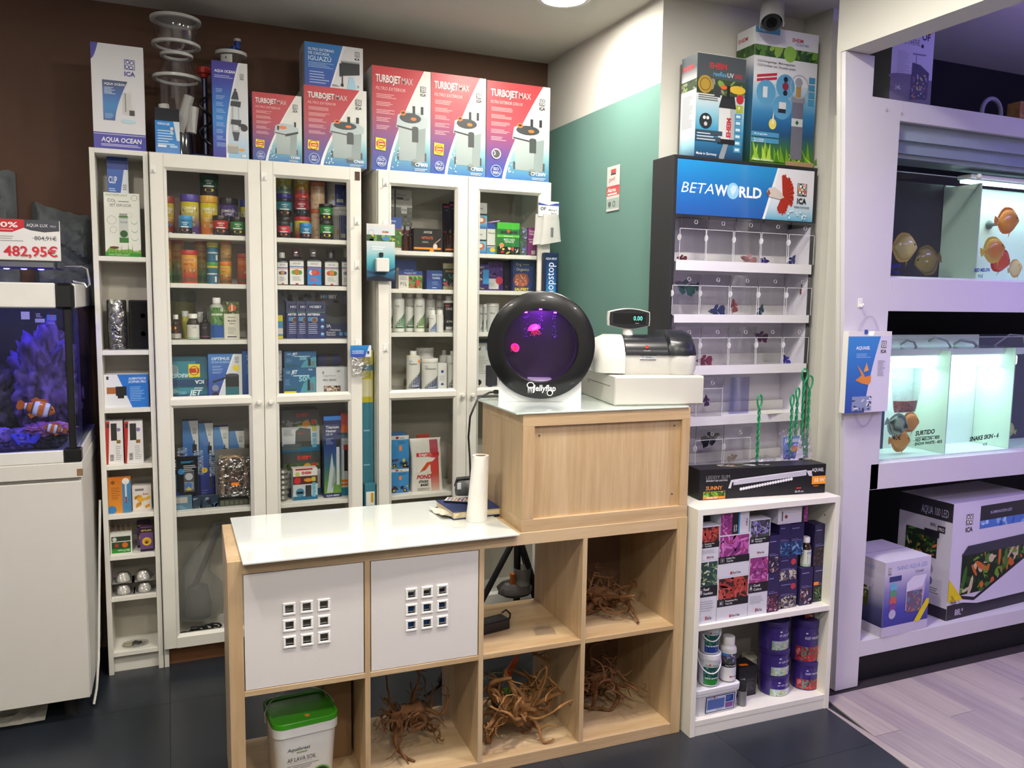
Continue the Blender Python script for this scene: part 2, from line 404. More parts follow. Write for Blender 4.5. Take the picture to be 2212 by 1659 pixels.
tag(MB().box(2.3, 2.3, 0, 4.5, 2.32, .10).build('kick_gap_board', M('dark_gap_board', '#0c0c0f', .6, bump=.3)), kind='structure')  # near-black board paints in the dark of the kick gap under the frame
# downlights
DIFF = M('lamp_diffuser', '#ffffff', .4, emit='#fff4e2', es=9)
for k, (x, y) in enumerate(DOWN):
    lb = ('round white recessed ceiling light glowing beside the cream wall' if k == 0 else 'round white recessed ceiling light '+('above the floor before the aquarium', 'above the front edge of the counter', 'above the end of the counter', 'above the shop floor on the left', 'above the middle of the shop floor', 'behind the camera near the shop front', 'behind the camera beside the opening')[k-1])
    t = thing('ceiling_light', lb, 'ceiling light', (x, y, CEIL))
    MB().lathe([(.085, -.001), (.105, -.003), (.105, -.009), (.1, -.012), (.085, -.011), (.085, -.001)], 32).build('trim_ring', WHITEP, t, True)
    MB().lathe([(0, -.006), (.086, -.006)], 32).build('diffuser', DIFF, t)
for (x, y), lb in (((3.55, 1.15), 'white hanging aquarium lamp in the tank room, the farther one'), ((3.0, .35), 'white hanging aquarium lamp in the tank room, the nearer one')):
    t = thing('hanging_aquarium_lamp', lb, 'lamp', (x, y, 2.21))
    MB().box(-.46, -.09, 0, .46, .09, .04, .006).build('housing', WHITEP, t)
    for s in (-.35, .35): MB().tube([(s, 0, .04), (s, 0, CEIL-2.21)], .0015, 5).build('cable', CHROME, t)
# ------------------------------------------------------------------ narrow shelf unit
YB = 3.404
def cab_label(o, l): o['label'] = l
def shelf_unit(name, label, x0, x1, y0, y1, h, zs, th=.018, plinth=None, back=True, top=True, cat='shelving unit'):
    t = thing(name, label, cat, (x0, y0, 0)); w, d = x1-x0, y1-y0
    MB().box(0, 0, 0, th, d, h, .001).build('side_panel', WHITE, t); MB().box(w-th, 0, 0, w, d, h, .001).build('side_panel', WHITE, t)
    if top: MB().box(th, 0, h-th, w-th, d, h, .001).build('top_panel', WHITE, t)
    for z in zs: MB().box(th, .004, z-th, w-th, d-.006, z, .001).build('shelf', WHITE, t)
    if back: MB().box(th, d-.006, .05, w-th, d, h-th).build('back_panel', M('back_board', '#bdb8ab', .6), t)
    if plinth: MB().box(th, .03, 0, w-th, .045, zs[-1]-th).build('plinth', plinth, t)
    return t
gn = shelf_unit('narrow_shelf', 'narrow white open shelf unit between aquarium and glass-door cabinets', -.2, -.003, YB, YB+.17, 2.02, [1.627, 1.274, 1.053, .833, .639, .477, .311, .088], plinth=WHITE)
# ------------------------------------------------------------------ glass-door cabinets
HOOK = M('hook_plastic', '#f0efe9', .25)
def hook(parent, x, z, y=0):
    m = MB(); m.box(x-.011, y-.003, z-.016, x+.011, y, z+.018, .002)
    m.tube([(x, y-.003, z-.006), (x, y-.012, z-.012), (x, y-.016, z-.006), (x, y-.016, z)], .0028, 6); m.build('hook', HOOK, parent)
def door(parent, x0, w, knob_side, hooks):
    z0, z1, d = .082, 2.015, .02; st = .058; m = MB(); y = -.022
    wins = [(x0+st, .135, x0+w-st, 1.048), (x0+st, 1.092, x0+w-st, 1.955)]
    B = .0018
    ch = .011
    for a, b, c, e in ((x0, z0, x0+st-ch, z1), (x0+w-st+ch, z0, x0+w, z1)): m.box(a, y, b, c, y+d, e, B)
    for b, e in ((z0, .135-ch), (1.048+ch, 1.092-ch), (1.955+ch, z1)): m.box(x0+st-ch, y, b, x0+w-st+ch, y+d, e)
    for a, b, c, e in wins:
        o = [(a-ch, b-ch), (c+ch, b-ch), (c+ch, e+ch), (a-ch, e+ch)]; n = [(a, b), (c, b), (c, e), (a, e)]
        for i in range(4):
            j = (i+1) % 4; m.poly([(o[i][0], y, o[i][1]), (o[j][0], y, o[j][1]), (n[j][0], y+.011, n[j][1]), (n[i][0], y+.011, n[i][1])])
            m.poly([(n[i][0], y+.011, n[i][1]), (n[j][0], y+.011, n[j][1]), (n[j][0], y+d, n[j][1]), (n[i][0], y+d, n[i][1])])
    D = m.build('door', WHITE, parent, norm=False)
    for a, b, c, e in wins: MB().box(a-.004, y+.012, b-.004, c+.004, y+.015, e+.004).build('glass_pane', GLASS, D)
    kx = x0+w-.022 if knob_side > 0 else x0+.022
    MB().lathe([(.004, 0), (.004, -.012), (.010, -.016), (.011, -.022), (.008, -.026), (0, -.027)], 14, (kx, y, 1.062), 'y').build('knob', WHITE, D, True)
    for hx, hz in hooks: hook(D, x0+hx, hz, y)
    return D
def glass_cabinet(label, x0, zs, hooksL, hooksR, plinth):
    t = shelf_unit('glass_door_cabinet', label, x0, x0+.8, YB, YB+.28, 2.02, zs+[.09], plinth=plinth, cat='cabinet')
    door(t, .002, .397, 1, hooksL); door(t, .401, .397, -1, hooksR); return t
Z1 = [1.722, 1.532, 1.312, 1.082, .628]; Z2 = [1.688, 1.526, 1.338, 1.080, .622]
glass_cabinet('white cabinet with glass doors full of fish food tubs, beside the narrow shelf unit', 0.0, Z1, [(.012, 1.955)], [(.012, 1.955), (.378, 1.80), (.378, 1.62), (.378, 1.295)], M('brown_plinth', '#8a5c3a', .6))
glass_cabinet('white cabinet with glass doors full of white bottles, next to the teal wall', .8666, Z2, [(.03, 1.965), (.03, 1.79), (.03, 1.275), (.03, 1.6)], [(.38, 1.9), (.38, 1.69), (.37, 1.06)], WHITE)
MB().box(.772, YB-.0245, 1.965, .792, YB-.0225, 2.0, .0005).build('latch_plate', M('brown_latch', '#4a3020', .6), bpy.data.objects['glass_door_cabinet'], loc=(0, -YB, 0))
# ------------------------------------------------------------------ oak cube shelf used as a counter
KX, KY, KR = .1798, 2.2693, -.0245; KO, KH, KD = .039, .766, .39
def kal(a, b, z): return Vector((KX+a*cos(KR)-b*sin(KR), KY+a*sin(KR)+b*cos(KR), z))
kt = thing('cube_shelf', 'oak veneer cube shelf lying lengthwise as the shop counter', 'shelf', (KX, KY, 0), KR)
MB().box(0, 0, 0, KO, KD, KH, .001).build('side_panel', OAKV, kt); MB().box(1.47-KO, 0, 0, 1.47, KD, KH, .001).build('side_panel', OAKV, kt)
MB().box(KO, 0, KH-KO, 1.47-KO, KD, KH, .001).build('top_panel', OAK, kt); MB().box(KO, 0, 0, 1.47-KO, KD, KO, .001).build('bottom_panel', OAK, kt)
CX = [KO+i*(.336+.016) for i in range(4)]; ZM = KO+.336
for i in range(1, 4): MB().box(CX[i]-.016, 0, KO, CX[i], KD, KH-KO, .0008).build('upright', OAKV, kt)
for i in range(4): MB().box(CX[i], 0, ZM, CX[i]+.336, KD, ZM+.016, .0008).build('shelf', OAK, kt)
MB().box(CX[3], KD-.008, KO, CX[3]+.336, KD, KH-KO).build('back_panel', M('brown_hardboard', '#6b4f3a', .7), kt)
WD = M('white_lacquer_door', '#dedad7', .4, var=.015)
FR9 = M('white_grommet', '#f3f1ee', .3, var=.01)
for k in (0, 1):
    x0 = CX[k]+.003; m = MB(); wd = .33; zb = ZM+.018; hh = .332; tilt = .0
    # panel pierced by nine square holes
    cs = [.51-.145, .51, .51+.145]; hs = .0125
    xs = sorted([0, wd]+[c*wd+s*hs/1 for c in cs for s in (-.9, .9)]); zz = sorted([0, hh]+[(c+.01)*hh+s*hs*1.0 for c in cs for s in (-.9, .9)])
    for i in range(7):
        for j in range(7):
            if i % 2 == 1 and j % 2 == 1: continue
            m.box(x0+xs[i], .002, zb+zz[j], x0+xs[i+1], .018, zb+zz[j+1])
    bm = m; D = bm.build('door', WD, kt)
    for i in (1, 3, 5):
        for j in (1, 3, 5):
            a, b, c, e = x0+xs[i], zb+zz[j], x0+xs[i+1], zb+zz[j+1]; q = MB(); t = .0065
            for s in ((a-t, b-t, c+t, b), (a-t, e, c+t, e+t), (a-t, b, a, e), (c, b, c+t, e)): q.box(s[0], -.0025, s[1], s[2], .012, s[3], .0012)
            q.build('hole_trim', FR9, D)
# items stored behind the pierced doors
t = thing('folded_plastic_sheet', 'crumpled grey plastic sheet behind the first pierced white door', 'plastic sheet', kal(CX[0]+.168, .05, ZM+.0165), KR)
m = MB(); N = 14
m.raw([((i/N-.5)*.3, -.012+.012*noise.noise((i*.5, j*.5, 2)), .02+j/N*.27) for j in range(N+1) for i in range(N+1)], [(j*(N+1)+i, j*(N+1)+i+1, (j+1)*(N+1)+i+1, (j+1)*(N+1)+i) for j in range(N) for i in range(N)])
m.build('sheet', M('grey_sheet', '#b9b7b2', .3, bump=.5, bscale=40), t)
t = thing('blue_carton', 'blue and white carton behind the second pierced white door', 'carton', kal(CX[1]+.168, .075, ZM+.0165), KR)
MB().box(-.05, -.05, .001, .15, .08, .17, .001).build('carton', M('carton_blue', '#2a5fae', .5), t); MB().box(-.15, -.04, 0, -.055, .08, .14, .001).build('flap', CARD, t)
# glass plate on the counter
OPAL = M('opal_glass', '#dfe3de', .04, var=.01, coat=.5)
t = MB().box(0, 0, 0, .81, .49, .0055, .001).build('glass_plate', OPAL, loc=(.217, 2.224, .7665), rz=-.002); tag(t, 'white glass plate lying on the oak counter', 'glass plate')
# oak box standing on the counter
t = thing('storage_box', 'oak veneer box with recessed panel standing on the counter', 'box', kal(.866, .004, KH), KR)
bw, bh, bd = .604, .371, .375
MB().box(0, 0, 0, bw, bd, KO, .001).build('bottom_panel', OAK, t); MB().box(0, 0, bh-KO, bw, bd, bh, .001).build('top_panel', OAK, t)
MB().box(0, 0, KO, KO, bd, bh-KO, .001).build('side_panel', OAKV, t); MB().box(bw-KO*.8, 0, KO, bw, bd, bh-KO, .001).build('side_panel', OAKV, t)
MB().box(KO, .012, KO, bw-KO*.8, .02, bh-KO).build('recessed_panel', OAKV, t)
for x, z in ((KO+.02, bh-.07), (bw-.055, bh-.06), (bw-.055, KO+.04)): MB().lathe([(.003, .0), (.003, .002)], 8, (x, .011, z), 'y').build('screw', M('screw_dark', '#4d3c2a', .5), t)
t = MB().box(0, 0, 0, .62, .39, .0055, .001).build('glass_plate', M('green_edge_glass', '#cfdcd2', .05, coat=.5), loc=kal(.84, .0, KH+bh+.0005), rz=KR); tag(t, 'pale green glass plate on top of the oak box', 'glass plate')
# ------------------------------------------------------------------ low white bookcase
bk = thing('low_bookcase', 'low white bookcase with test kits and purple tubs, right of the counter', 'bookcase', (1.659, 2.187, 0), -.023)
BWD, BH, BD = .605, .80, .28; BS = .395
for x0, x1 in ((0, .02), (BWD-.02, BWD)): MB().box(x0, 0, 0, x1, BD, BH-.0, .001).build('side_panel', WHITE, bk)
MB().box(.02, 0, BH-.022, BWD-.02, BD, BH, .001).build('top_panel', WHITE, bk)
MB().box(.02, .003, BS-.02, BWD-.02, BD-.01, BS, .001).build('shelf', WHITE, bk); MB().box(.02, .003, .035, BWD-.02, BD-.01, .055, .001).build('shelf', WHITE, bk)
MB().box(.02, .004, 0, BWD-.02, .016, .035).build('plinth', WHITE, bk)
MB().box(.02, BD-.008, .03, BWD-.02, BD, BH-.022).build('back_panel', M('back_board', '#bdb8ab', .6), bk)
for yy in (.05, .23):
    for k in range(9): MB().lathe([(.0025, 0), (.0025, -.0015)], 6, (BWD-.02, yy, .12+k*.075), 'x').build('peg_hole', BLACKM, bk)
def bkp(a, b, z): return Vector((1.659+a*cos(-.023)-b*sin(-.023), 2.187+a*sin(-.023)+b*cos(-.023), z))
# ------------------------------------------------------------------ product makers
def carton(name, label, box, Y, z0, depth, col, art=None, left=None, rz=0, group=None, cat='box', top=None, mat=None, pm=None, seam=True):
    xc, w, h = span(*box, Y, z0)
    t = thing(name, label, cat, (xc, Y, z0), rz, group)
    cm = mat or M('card_'+col, col, .5, var=.03)
    MB().box(-w/2, 0, 0, w/2, depth, h, .0009).build('carton', cm, t)
    if art:
        A = Art(w, h, seed=hash(label) % 999 if False else len(label)*7+int(box[0])); art(A); A.build(t, face_front(w, h, 0), pm)
    if left:
        A = Art(depth, h, seed=int(box[1])); left(A); A.build(t, face_left(depth, h, -w/2, 0), pm, 'printed_side')
    if top:
        A = Art(w, depth, seed=3); top(A); A.build(t, face_top(w, depth, h, 0), pm, 'printed_top')
    if seam and depth > .05: MB().box(-w/2+.002, depth*.5-.0006, h, w/2-.002, depth*.5+.0006, h+.0004).build('flap_seam', M('flap_seam_grey', '#8d8880', .8), t)  # thin grey strip marks the joint of the top flaps
    return t
def cyl(box, Y, z0):
    xc, w, h = span(*box, Y, z0); d = ray((box[0]+box[1])/2, box[2]); R = w/2*.97*d.y/sqrt(d.x*d.x+d.y*d.y)
    return xc, R, max(.004, at((box[0]+box[1])/2, box[2], Y-R).z-z0)
def lidprof(R, z0, z1, b=.002): return [(0, z1), (R-b, z1), (R, z1-b), (R, z0), (R-.0012, z0), (0, z0)]
def tub(label, box, Y, z0, col, lid, art=None, lf=.17, cat='tub', name='food_tub', group=None, taper=1.0, flip=False, lidmat=None, arc=2.6):
    xc, R, h = cyl(box, Y, z0); t = thing(name, label, cat, (xc, Y, z0), random.Random(int(box[0]*7+box[2])).uniform(-.12, .12)-.5*atan2(xc-CAM.x, Y), group)
    lh = h*lf; b0 = lh if flip else 0; b1 = h if flip else h-lh
    MB().lathe([(0, b0), (R*taper-.001, b0), (R*taper, b0+.002), (R, b1-.002), (R-.002, b1), (0, b1)], 24).build('body', M('plastic_'+col, col, .35), t, True)
    l0, l1 = (0, lh) if flip else (h-lh, h)
    MB().lathe([(0, l0), (R*1.03, l0), (R*1.04, l0+.002), (R*1.04, l1-.003), (R*1.01, l1), (R*.9, l1), (R*.88, l1-.001), (0, l1-.001)], 24).build('lid', M('plastic_'+lid, lid, .35), t, True)
    if art:
        A = Art(R*arc, (b1-b0)*.96, seg=.008, seed=int(box[0])); art(A); A.build(t, face_cyl(R, R*arc, b0+(b1-b0)*.02, taper=lambda b, H=(b1-b0): R*(taper+(1-taper)*b/H)), PG, 'printed_label')
    return t
def bottle(label, box, Y, z0, col, cap, art=None, neck=.42, sh=.72, capf=.16, cat='bottle', name='bottle', group=None, mat=None, lab=(.06, .92), arc=2.6, capw=None):
    xc, R, h = cyl(box, Y, z0); t = thing(name, label, cat, (xc, Y, z0), -.4*atan2(xc-CAM.x, Y), group); hb = h*(1-capf); s = hb*sh/(1-capf)*(1-capf) if False else h*sh
    nr = R*neck
    MB().lathe([(0, 0), (R-.003, 0), (R, .003), (R, s-.004), (R*.985, s), (R*.86, s+(hb-s)*.35), (nr*1.05, s+(hb-s)*.8), (nr, hb), (0, hb)], 24).build('body', mat or M('plastic_'+col, col, .3), t, True)
    cr = capw*R if capw else nr*1.18
    MB().lathe([(0, hb-.002), (cr, hb-.002), (cr, h-.002), (cr-.0015, h), (0, h)], 18).build('cap', M('plastic_'+cap, cap, .4), t, True)
    if art:
        z, e = s*lab[0], s*lab[1]; A = Art(R*arc, e-z, seg=.008, seed=int(box[0])); art(A); A.build(t, face_cyl(R, R*arc, z), PR, 'printed_label')
    return t
def sqbottle(label, box, Y, z0, col, cap, art=None, depth=.05, sh=.68, capf=.2, neck=.45, name='square_bottle', cat='bottle', group=None, capm=None):
    xc, w, h = span(*box, Y, z0); t = thing(name, label, cat, (xc, Y, z0), 0, group); s = h*sh; hb = h*(1-capf)
    R = []
    for z, k in ((0, .96), (.003, 1), (s, 1), (s+(hb-s)*.5, .82), (s+(hb-s)*.85, neck), (hb, neck)): R.append([(x, y+depth/2, z) for x, y in rrect(w*k, depth*k, min(.007, depth*k*.3, w*k*.3))])
    MB().loft(R).build('body', M('plastic_'+col, col, .3), t, True)
    MB().lathe([(0, hb-.004), (w*neck*.62, hb-.004), (w*neck*.55, h-.002), (w*neck*.5, h), (0, h)], 18, (0, depth/2, 0)).build('cap', capm or M('plastic_'+cap, cap, .3), t, True)
    if art: A = Art(w*.88, s*.92, seed=int(box[0])); art(A); A.build(t, face_front(w*.88, s*.92, 0, s*.04), PR, 'printed_label')
    return t
# ------------------------------------------------------------------ artwork pieces
def ica(A, x, y, s, c='#222'):
    """square emblem of little fish over the letters"""
    k = A.w/A.h; sh = s*k
    A.rect(x-s*.42, y+sh*.5, x+s*.42, y+sh*1.36, c); A.rect(x-s*.37, y+sh*.55, x+s*.37, y+sh*1.31, '#dcdcda')
    for dx, dy in ((-.2, .75), (.18, 1.1), (.12, .7), (-.15, 1.15)): A.ell(x+dx*s, y+sh*dy*1.0, s*.17, c); A.ell(x+dx*s, y+sh*dy, s*.11, '#eee')
    A.text('ICA', x, y-sh*.05, sh*.38, c, 'c', .03)
def canister(A, x0, x1, y0, y1, small=False):
    """picture of an outside filter: grey tapered body with a dark oval head"""
    w, h = x1-x0, y1-y0; X = lambda u: x0+u*w; Y = lambda v: y0+v*h
    for u in (.04, .86): A.rect(X(u), Y(.05), X(u+.1), Y(.2), '#555')
    A.strip(lambda v: X(.06+.04*(1-(v-y0)/h)), lambda v: X(.94-.04*(1-(v-y0)/h)), Y(.04), Y(.72), ramp(['#9aa8a8', '#aebbb9', '#b4c0bd']), 3)
    A.poly([(X(.62), Y(-.02)), (X(.9), Y(.05)), (X(.94), Y(.7)), (X(.66), Y(.62))], '#93a09f')
    A.poly([(X(0), Y(.62)), (X(.05), Y(.84)), (X(.3), Y(.92)), (X(.75), Y(.9)), (X(1), Y(.8)), (X(1), Y(.66)), (X(.66), Y(.6))], '#b9c6c8')
    A.poly([(X(.02), Y(.66)), (X(.64), Y(.6)), (X(.64), Y(.57)), (X(.03), Y(.63))], '#444')
    if small:
        A.poly([(X(.45), Y(.55)), (X(.98), Y(.66)), (X(.98), Y(.72)), (X(.45), Y(.62))], '#333'); A.ell(X(.35), Y(.8), w*.16, '#ea7a30', ry=h*.05); A.rect(X(.12), Y(.72), X(.2), Y(.84), '#222'); A.rect(X(.82), Y(.84), X(.9), Y(.98), '#222')
    else:
        A.ell(X(.45), Y(.8), w*.34, '#3f4345', ry=h*.09); A.ell(X(.55), Y(.79), w*.09, '#ea7a30', ry=h*.03); A.ell(X(.22), Y(.88), w*.09, '#ea7a30', ry=h*.045); A.ell(X(.22), Y(.885), w*.05, '#322', ry=h*.02)
        for u in (.52, .78): A.rect(X(u), Y(.88), X(u+.08), Y(1.02), '#2c2c30')
        A.rect(X(.5), Y(.38), X(.7), Y(.63), '#4a4f50'); A.ell(X(.6), Y(.63), w*.1, '#4a4f50', ry=h*.03)
        A.rect(X(.5), Y(-.04), X(.68), Y(.05), '#5b625f'); A.ell(X(.59), Y(.05), w*.09, '#8d9693', ry=h*.03)
def turbojet(model, extra='', five=True, small=False):
    def f(A):
        top = ramp(['#2f55a8', '#5a4f96', '#8d4a78', '#b8454f', '#c0414b', '#c43f45'])
        R = lambda v: .30+.62*(v**1.35)-.0
        A.strip(0, 1, 0, 1, ramp(['#3d6fae', '#6fb0bd', '#cfe0da', '#e2e2dc', '#e6e4de', '#e6e4de']), 8)
        A.strip(0, lambda v: R(v)*.985, 0, 1, '#f1efec', 14); A.strip(0, lambda v: R(v)-.055+.02*v, 0, 1, lambda t: top(t), 14)
        A.text('TURBOJET', .065, .845, .072, '#5a1c22', w=.42, bold=.03); A.text('TURBOJET', .06, .85, .072, '#f4efec', w=.42, bold=.025); A.text('MAX', .5, .85, .066, '#d9c9c6', w=.19, bold=.004)
        A.text('FILTRO EXTERIOR'+extra, .06, .775, .032, '#e9c6c2', w=.5, shear=.2, bold=0)
        for k in range(5): A.lines(.07, .70-.075*k, .42-.02*k, .745-.075*k, 3, '#e3b2b4', .4)
        canister(A, *((.43, .93, .1, .62) if small else (.40, .95, .09, .64)), small=small)
        for i in range(14): A.ell(.33+.14*A.rng.random(), .03+.2*A.rng.random(), .012, A.rng.choice(['#cfe6ee', '#9cc9d8', '#e8f4f6']), n=7)
        ica(A, .87, .76, .11, '#2c2a2a')
        if five:
            A.poly([(.05, .2), (.22, .19), (.23, .305), (.055, .315)], '#f0d92c'); A.ring(.14, .252, .075, .012, '#a33'); A.rect(.065, .232, .215, .275, '#c8352c'); A.text('5', .085, .237, .032, '#f6e070'); A.lines(.12, .245, .2, .262, 1, '#f6e070', .8, 0)
        else: A.ell(.15, .26, .075, '#c9cccf'); A.ell(.15, .26, .058, '#555'); A.text('3', .11, .245, .04, '#fff')
        A.ring(.15, .085, .085, .012, '#9fb6dd'); A.text('ISO', .15, .09, .03, '#e6ecf7', 'c'); A.text('9001', .15, .05, .03, '#e6ecf7', 'c')
        A.text(model, .95, .065, .036, '#f2f4f6', 'r', w=.25, bold=.03); A.lines(.72, .02, .95, .05, 2, '#c5d4e4', .5, .3)
    return f
def greyside(A):
    A.rect(0, 0, 1, 1, '#cfcac8')
    for k in range(6): A.lines(.15, .12+.13*k, .85, .2+.13*k, 4, '#9a9696', .35)
ZTOP = 2.0205
# ------------------------------------------------------------------ boxes on top of the cabinets
def a_ocean_white(A):
    A.rect(0, 0, 1, 1, '#e3e2e6'); A.strip(0, lambda v: .14*((v-.84)/.16)**.6 if v > .84 else 0, .84, 1, '#3c3fa8', 8)
    A.rect(0, 0, 1, .145, '#3a37a6'); A.rect(0, .15, 1, .163, '#3a37a6'); A.text('AQUA OCEAN', .14, .075, .045, '#eeeef4', w=.78, bold=.02, shear=.12); A.lines(.14, .035, .9, .062, 2, '#c8c8e6', .5, .15)
    ica(A, .73, .72, .24, '#34349c')
    A.strip(.2, lambda v: .42+.26*((v-.28)/.38)**1.5, .28, .66, ramp(['#3355a0', '#1c86c8', '#2a5fae', '#333c60']), 8)
    A.text('AQUA OCEAN', .23, .615, .022, '#fff', w=.4, shear=.12); A.lines(.23, .53, .45, .6, 6, '#cfe6f4', .4); A.lines(.23, .3, .4, .35, 4, '#8fc2e6', .4)
    A.rect(.58, .35, .7, .55, '#cfcfc9'); A.rect(.62, .37, .64, .55, '#77756f'); A.rect(.72, .37, .75, .56, '#d8d6d0'); A.rect(.7, .34, .8, .39, '#26262a'); A.ell(.68, .28, .15, '#bfe0ea', ry=.02)
carton('pump_box', 'white and blue reactor box standing above the narrow shelf unit', (199, 312, 97), 3.43, ZTOP, .09, '#e3e2e6', a_ocean_white)
CLR = glassm('skimmer_acrylic', (.96, .96, .97), .05, .12, gloss=(.9, .9, .92))
NECKW = M('skimmer_ring', '#d8d8d4', .35)
SK = at(383, 180, 3.56); zk = lambda py: at(383, py, 3.56).z-ZTOP; rk = lambda wpx: wpx/2*.00204
t = thing('protein_skimmer', 'tall clear acrylic protein skimmer with white rings and red knob', 'skimmer', (SK.x, 3.56, ZTOP))
z1, z2, z3, z4 = zk(172), zk(122), zk(100), zk(46)
MB().lathe([(rk(80), .0), (rk(80), z1), (rk(48), z2-.01), (rk(48), z2)], 28, cap=False).build('chamber', CLR, t, True)
MB().lathe([(rk(48), z2), (rk(80), z3), (rk(80), z4)], 28, cap=False).build('cup', CLR, t, True)
for zz, wr in ((z1, 90), (z2, 60), (z3, 88), (z4, 92)): MB().lathe([(rk(wr)-.014, zz-.005), (rk(wr), zz-.005), (rk(wr), zz+.006), (rk(wr)-.014, zz+.006), (rk(wr)-.014, zz-.005)], 28).build('ring', NECKW, t, True)
MB().lathe([(0, z4+.007), (rk(88), z4+.006)], 28).build('cup_lid', FROST, t)
MB().lathe([(.045, 0), (.055, .02), (.05, .1), (.03, .12), (0, .12)], 20).build('pump', M('pump_charcoal', '#2a2a2c', .5), t, True)
for i, (x, a) in enumerate(((-.04, .1), (.0, -.35), (.045, -.1))): MB().tube([(x, -.045, .10), (x-a*.12, -.045, .20+.04*(i == 1))], .02, 10).build('foam_piece', M('white_foam', '#d9d8d2', .9, bump=.4), t)
MB().tube([(.1, -.01, .02), (.1, -.01, zk(165))], .011, 10).build('valve_pipe', M('navy_pipe', '#1c2350', .35), t); zv = zk(163); MB().lathe([(.012, zv), (.016, zv+.012), (.026, zv+.016), (.026, zv+.036), (.02, zv+.04), (0, zv+.04)], 12, (.1, -.01, 0)).build('valve_knob', M('red_plastic', '#b32a22', .35), t)
MB().tube([(.1+.025*cos(i*.8), -.05+.01*sin(i), .05+.014*i) for i in range(16)], .0045, 6).build('power_cable', BLACKP, t, True)
MB().box(.045, -.07, 0, .125, -.03, .02, .004).build('foot', M('navy_pipe', '#1c2350', .35), t)
def a_module(A):
    A.rect(0, 0, 1, .72, '#2474c4', '#2f8ede'); A.rect(0, .72, 1, 1, '#23252c'); A.strip(lambda v: .75+.3*(.72-v), 1, .3, .72, '#d9e6ee', 6)
    A.text('MODULO LED', .1, .63, .05, '#fff', w=.5, bold=.02); A.lines(.1, .2, .8, .55, 6, '#bfe0f6', .4); A.ell(.68, .56, .07, '#e8e0c0'); A.ell(.68, .46, .07, '#c8d4dc'); A.rect(.1, .14, .45, .19, '#e6eef2'); A.rect(.58, .14, .9, .19, '#9cd0ee')
carton('blister_pack', 'small blue clear-fronted LED module pack before the skimmer', (335, 388, 234), 3.425, ZTOP, .045, '#23252c', a_module, pm=PG)
p = at(499, 110, 3.6)
t = thing('media_reactor', 'clear acrylic media reactor with blue fittings behind the slim blue box', 'reactor', (p.x, 3.6, ZTOP))
MB().lathe([(.048, .0), (.048, .44), (0, .44)], 24).build('chamber', CLR, t, True)
for z in (.01, .44): MB().lathe([(.04, z-.006), (.062, z-.006), (.062, z+.007), (0, z+.007)], 24).build('flange', NECKW, t, True)
MB().tube([(-.03, 0, .45), (.01, 0, .46), (.01, 0, .475)], .012, 8).build('fitting', M('blue_fitting', '#27429c', .35), t); MB().lathe([(.012, .465), (.012, .495), (0, .495)], 12, (.025, 0, 0)).build('valve', M('blue_fitting', '#27429c', .35), t); MB().lathe([(.014, .495), (.014, .505), (0, .505)], 12, (.025, 0, 0)).build('valve_cap', M('beige_plastic', '#cfc8b0', .4), t)
A = Art(.05, .055, seg=.01); A.rect(0, 0, 1, 1, '#dcdcd8'); A.poly([(.2, .55), (.5, .85), (.8, .6), (.5, .68)], '#222'); A.text('REEFMAX', .12, .3, .1, '#333', w=.75); A.lines(.12, .12, .85, .24, 2, '#777'); A.build(t, face_cyl(.049, .05, .375, th=-.5), PR, 'label')
MB().tube([(.03, .0, .40), (.1, .0, .385), (.16, .0, .36), (.20, .0, .31), (.215, .0, .25), (.215, .0, .05)], .0035, 6).build('hose', ACRYL, t, True)
def a_ocean_slim(A):
    A.rect(0, 0, 1, 1, '#c9ced6', '#e6e6e6'); A.strip(.35, 1, 0, .3, ramp(['#8fbfe0', '#d5dbe0']), 4)
    A.strip(0, lambda v: .40+.38*max(0, v-.2)**1.6/.7+.02, 0, 1, '#f1f1f1', 14); A.strip(0, lambda v: .36+.38*max(0, v-.2)**1.6/.7, 0, 1, ramp(['#453b94', '#3a55b4', '#2f86d0', '#2f6fc4', '#4048a8', '#4a3f9e']), 14)
    A.text('AQUA OCEAN', .07, .885, .028, '#f2f2fa', w=.58, bold=.03, shear=.12); A.lines(.07, .83, .6, .865, 2, '#b9bdea', .4)
    for k2 in range(9): A.lines(.1, .12+.07*k2, .36, .165+.07*k2, 3, '#a8c6ee', .35)
    ica(A, .84, .83, .12, '#333'); A.rect(.55, .28, .74, .62, '#aeb6bc'); A.rect(.58, .3, .71, .6, '#d2dadd')
    for y in (.55, .36): A.poly([(.5, y), (.78, y-.01), (.8, y+.05), (.52, y+.05)], '#3b3f44')
    A.poly([(.52, .62), (.74, .62), (.7, .7), (.6, .7)], '#3b3f44'); A.rect(.62, .68, .67, .73, '#3b3f44'); A.ell(.88, .33, .1, '#33373c'); A.rect(.72, .34, .9, .37, '#33373c')
    A.poly([(.54, .28), (.75, .28), (.7, .19), (.6, .19)], '#474b50'); A.rect(.4, .06, .7, .15, '#a8a69e'); A.rect(.4, .13, .7, .15, '#c9c6bb'); A.ell(.8, .1, .09, '#f0a030', ry=.012); A.rect(.8, .02, .92, .05, '#ddd')
carton('reactor_box', 'slim tall blue and white reactor box above the first cabinet', (459, 536, 134), 3.425, ZTOP, .075, '#4a3f9e', a_ocean_slim)
carton('filter_box', 'small red and blue filter box picturing a square grey canister', (546, 652, 203), 3.425, ZTOP, .13, '#cfcac8', turbojet('CF300', small=True), greyside)
cf6 = carton('filter_box', 'red and blue filter box under the smaller blue waterfall filter box', (657, 792, 190), 3.425, ZTOP, .2, '#cfcac8', turbojet('CF600'), greyside)
carton('filter_box', 'tall red filter box, first of the three beside the teal wall', (804, 930, 148), 3.43, ZTOP, .24, '#cfcac8', turbojet('CF800'), greyside)
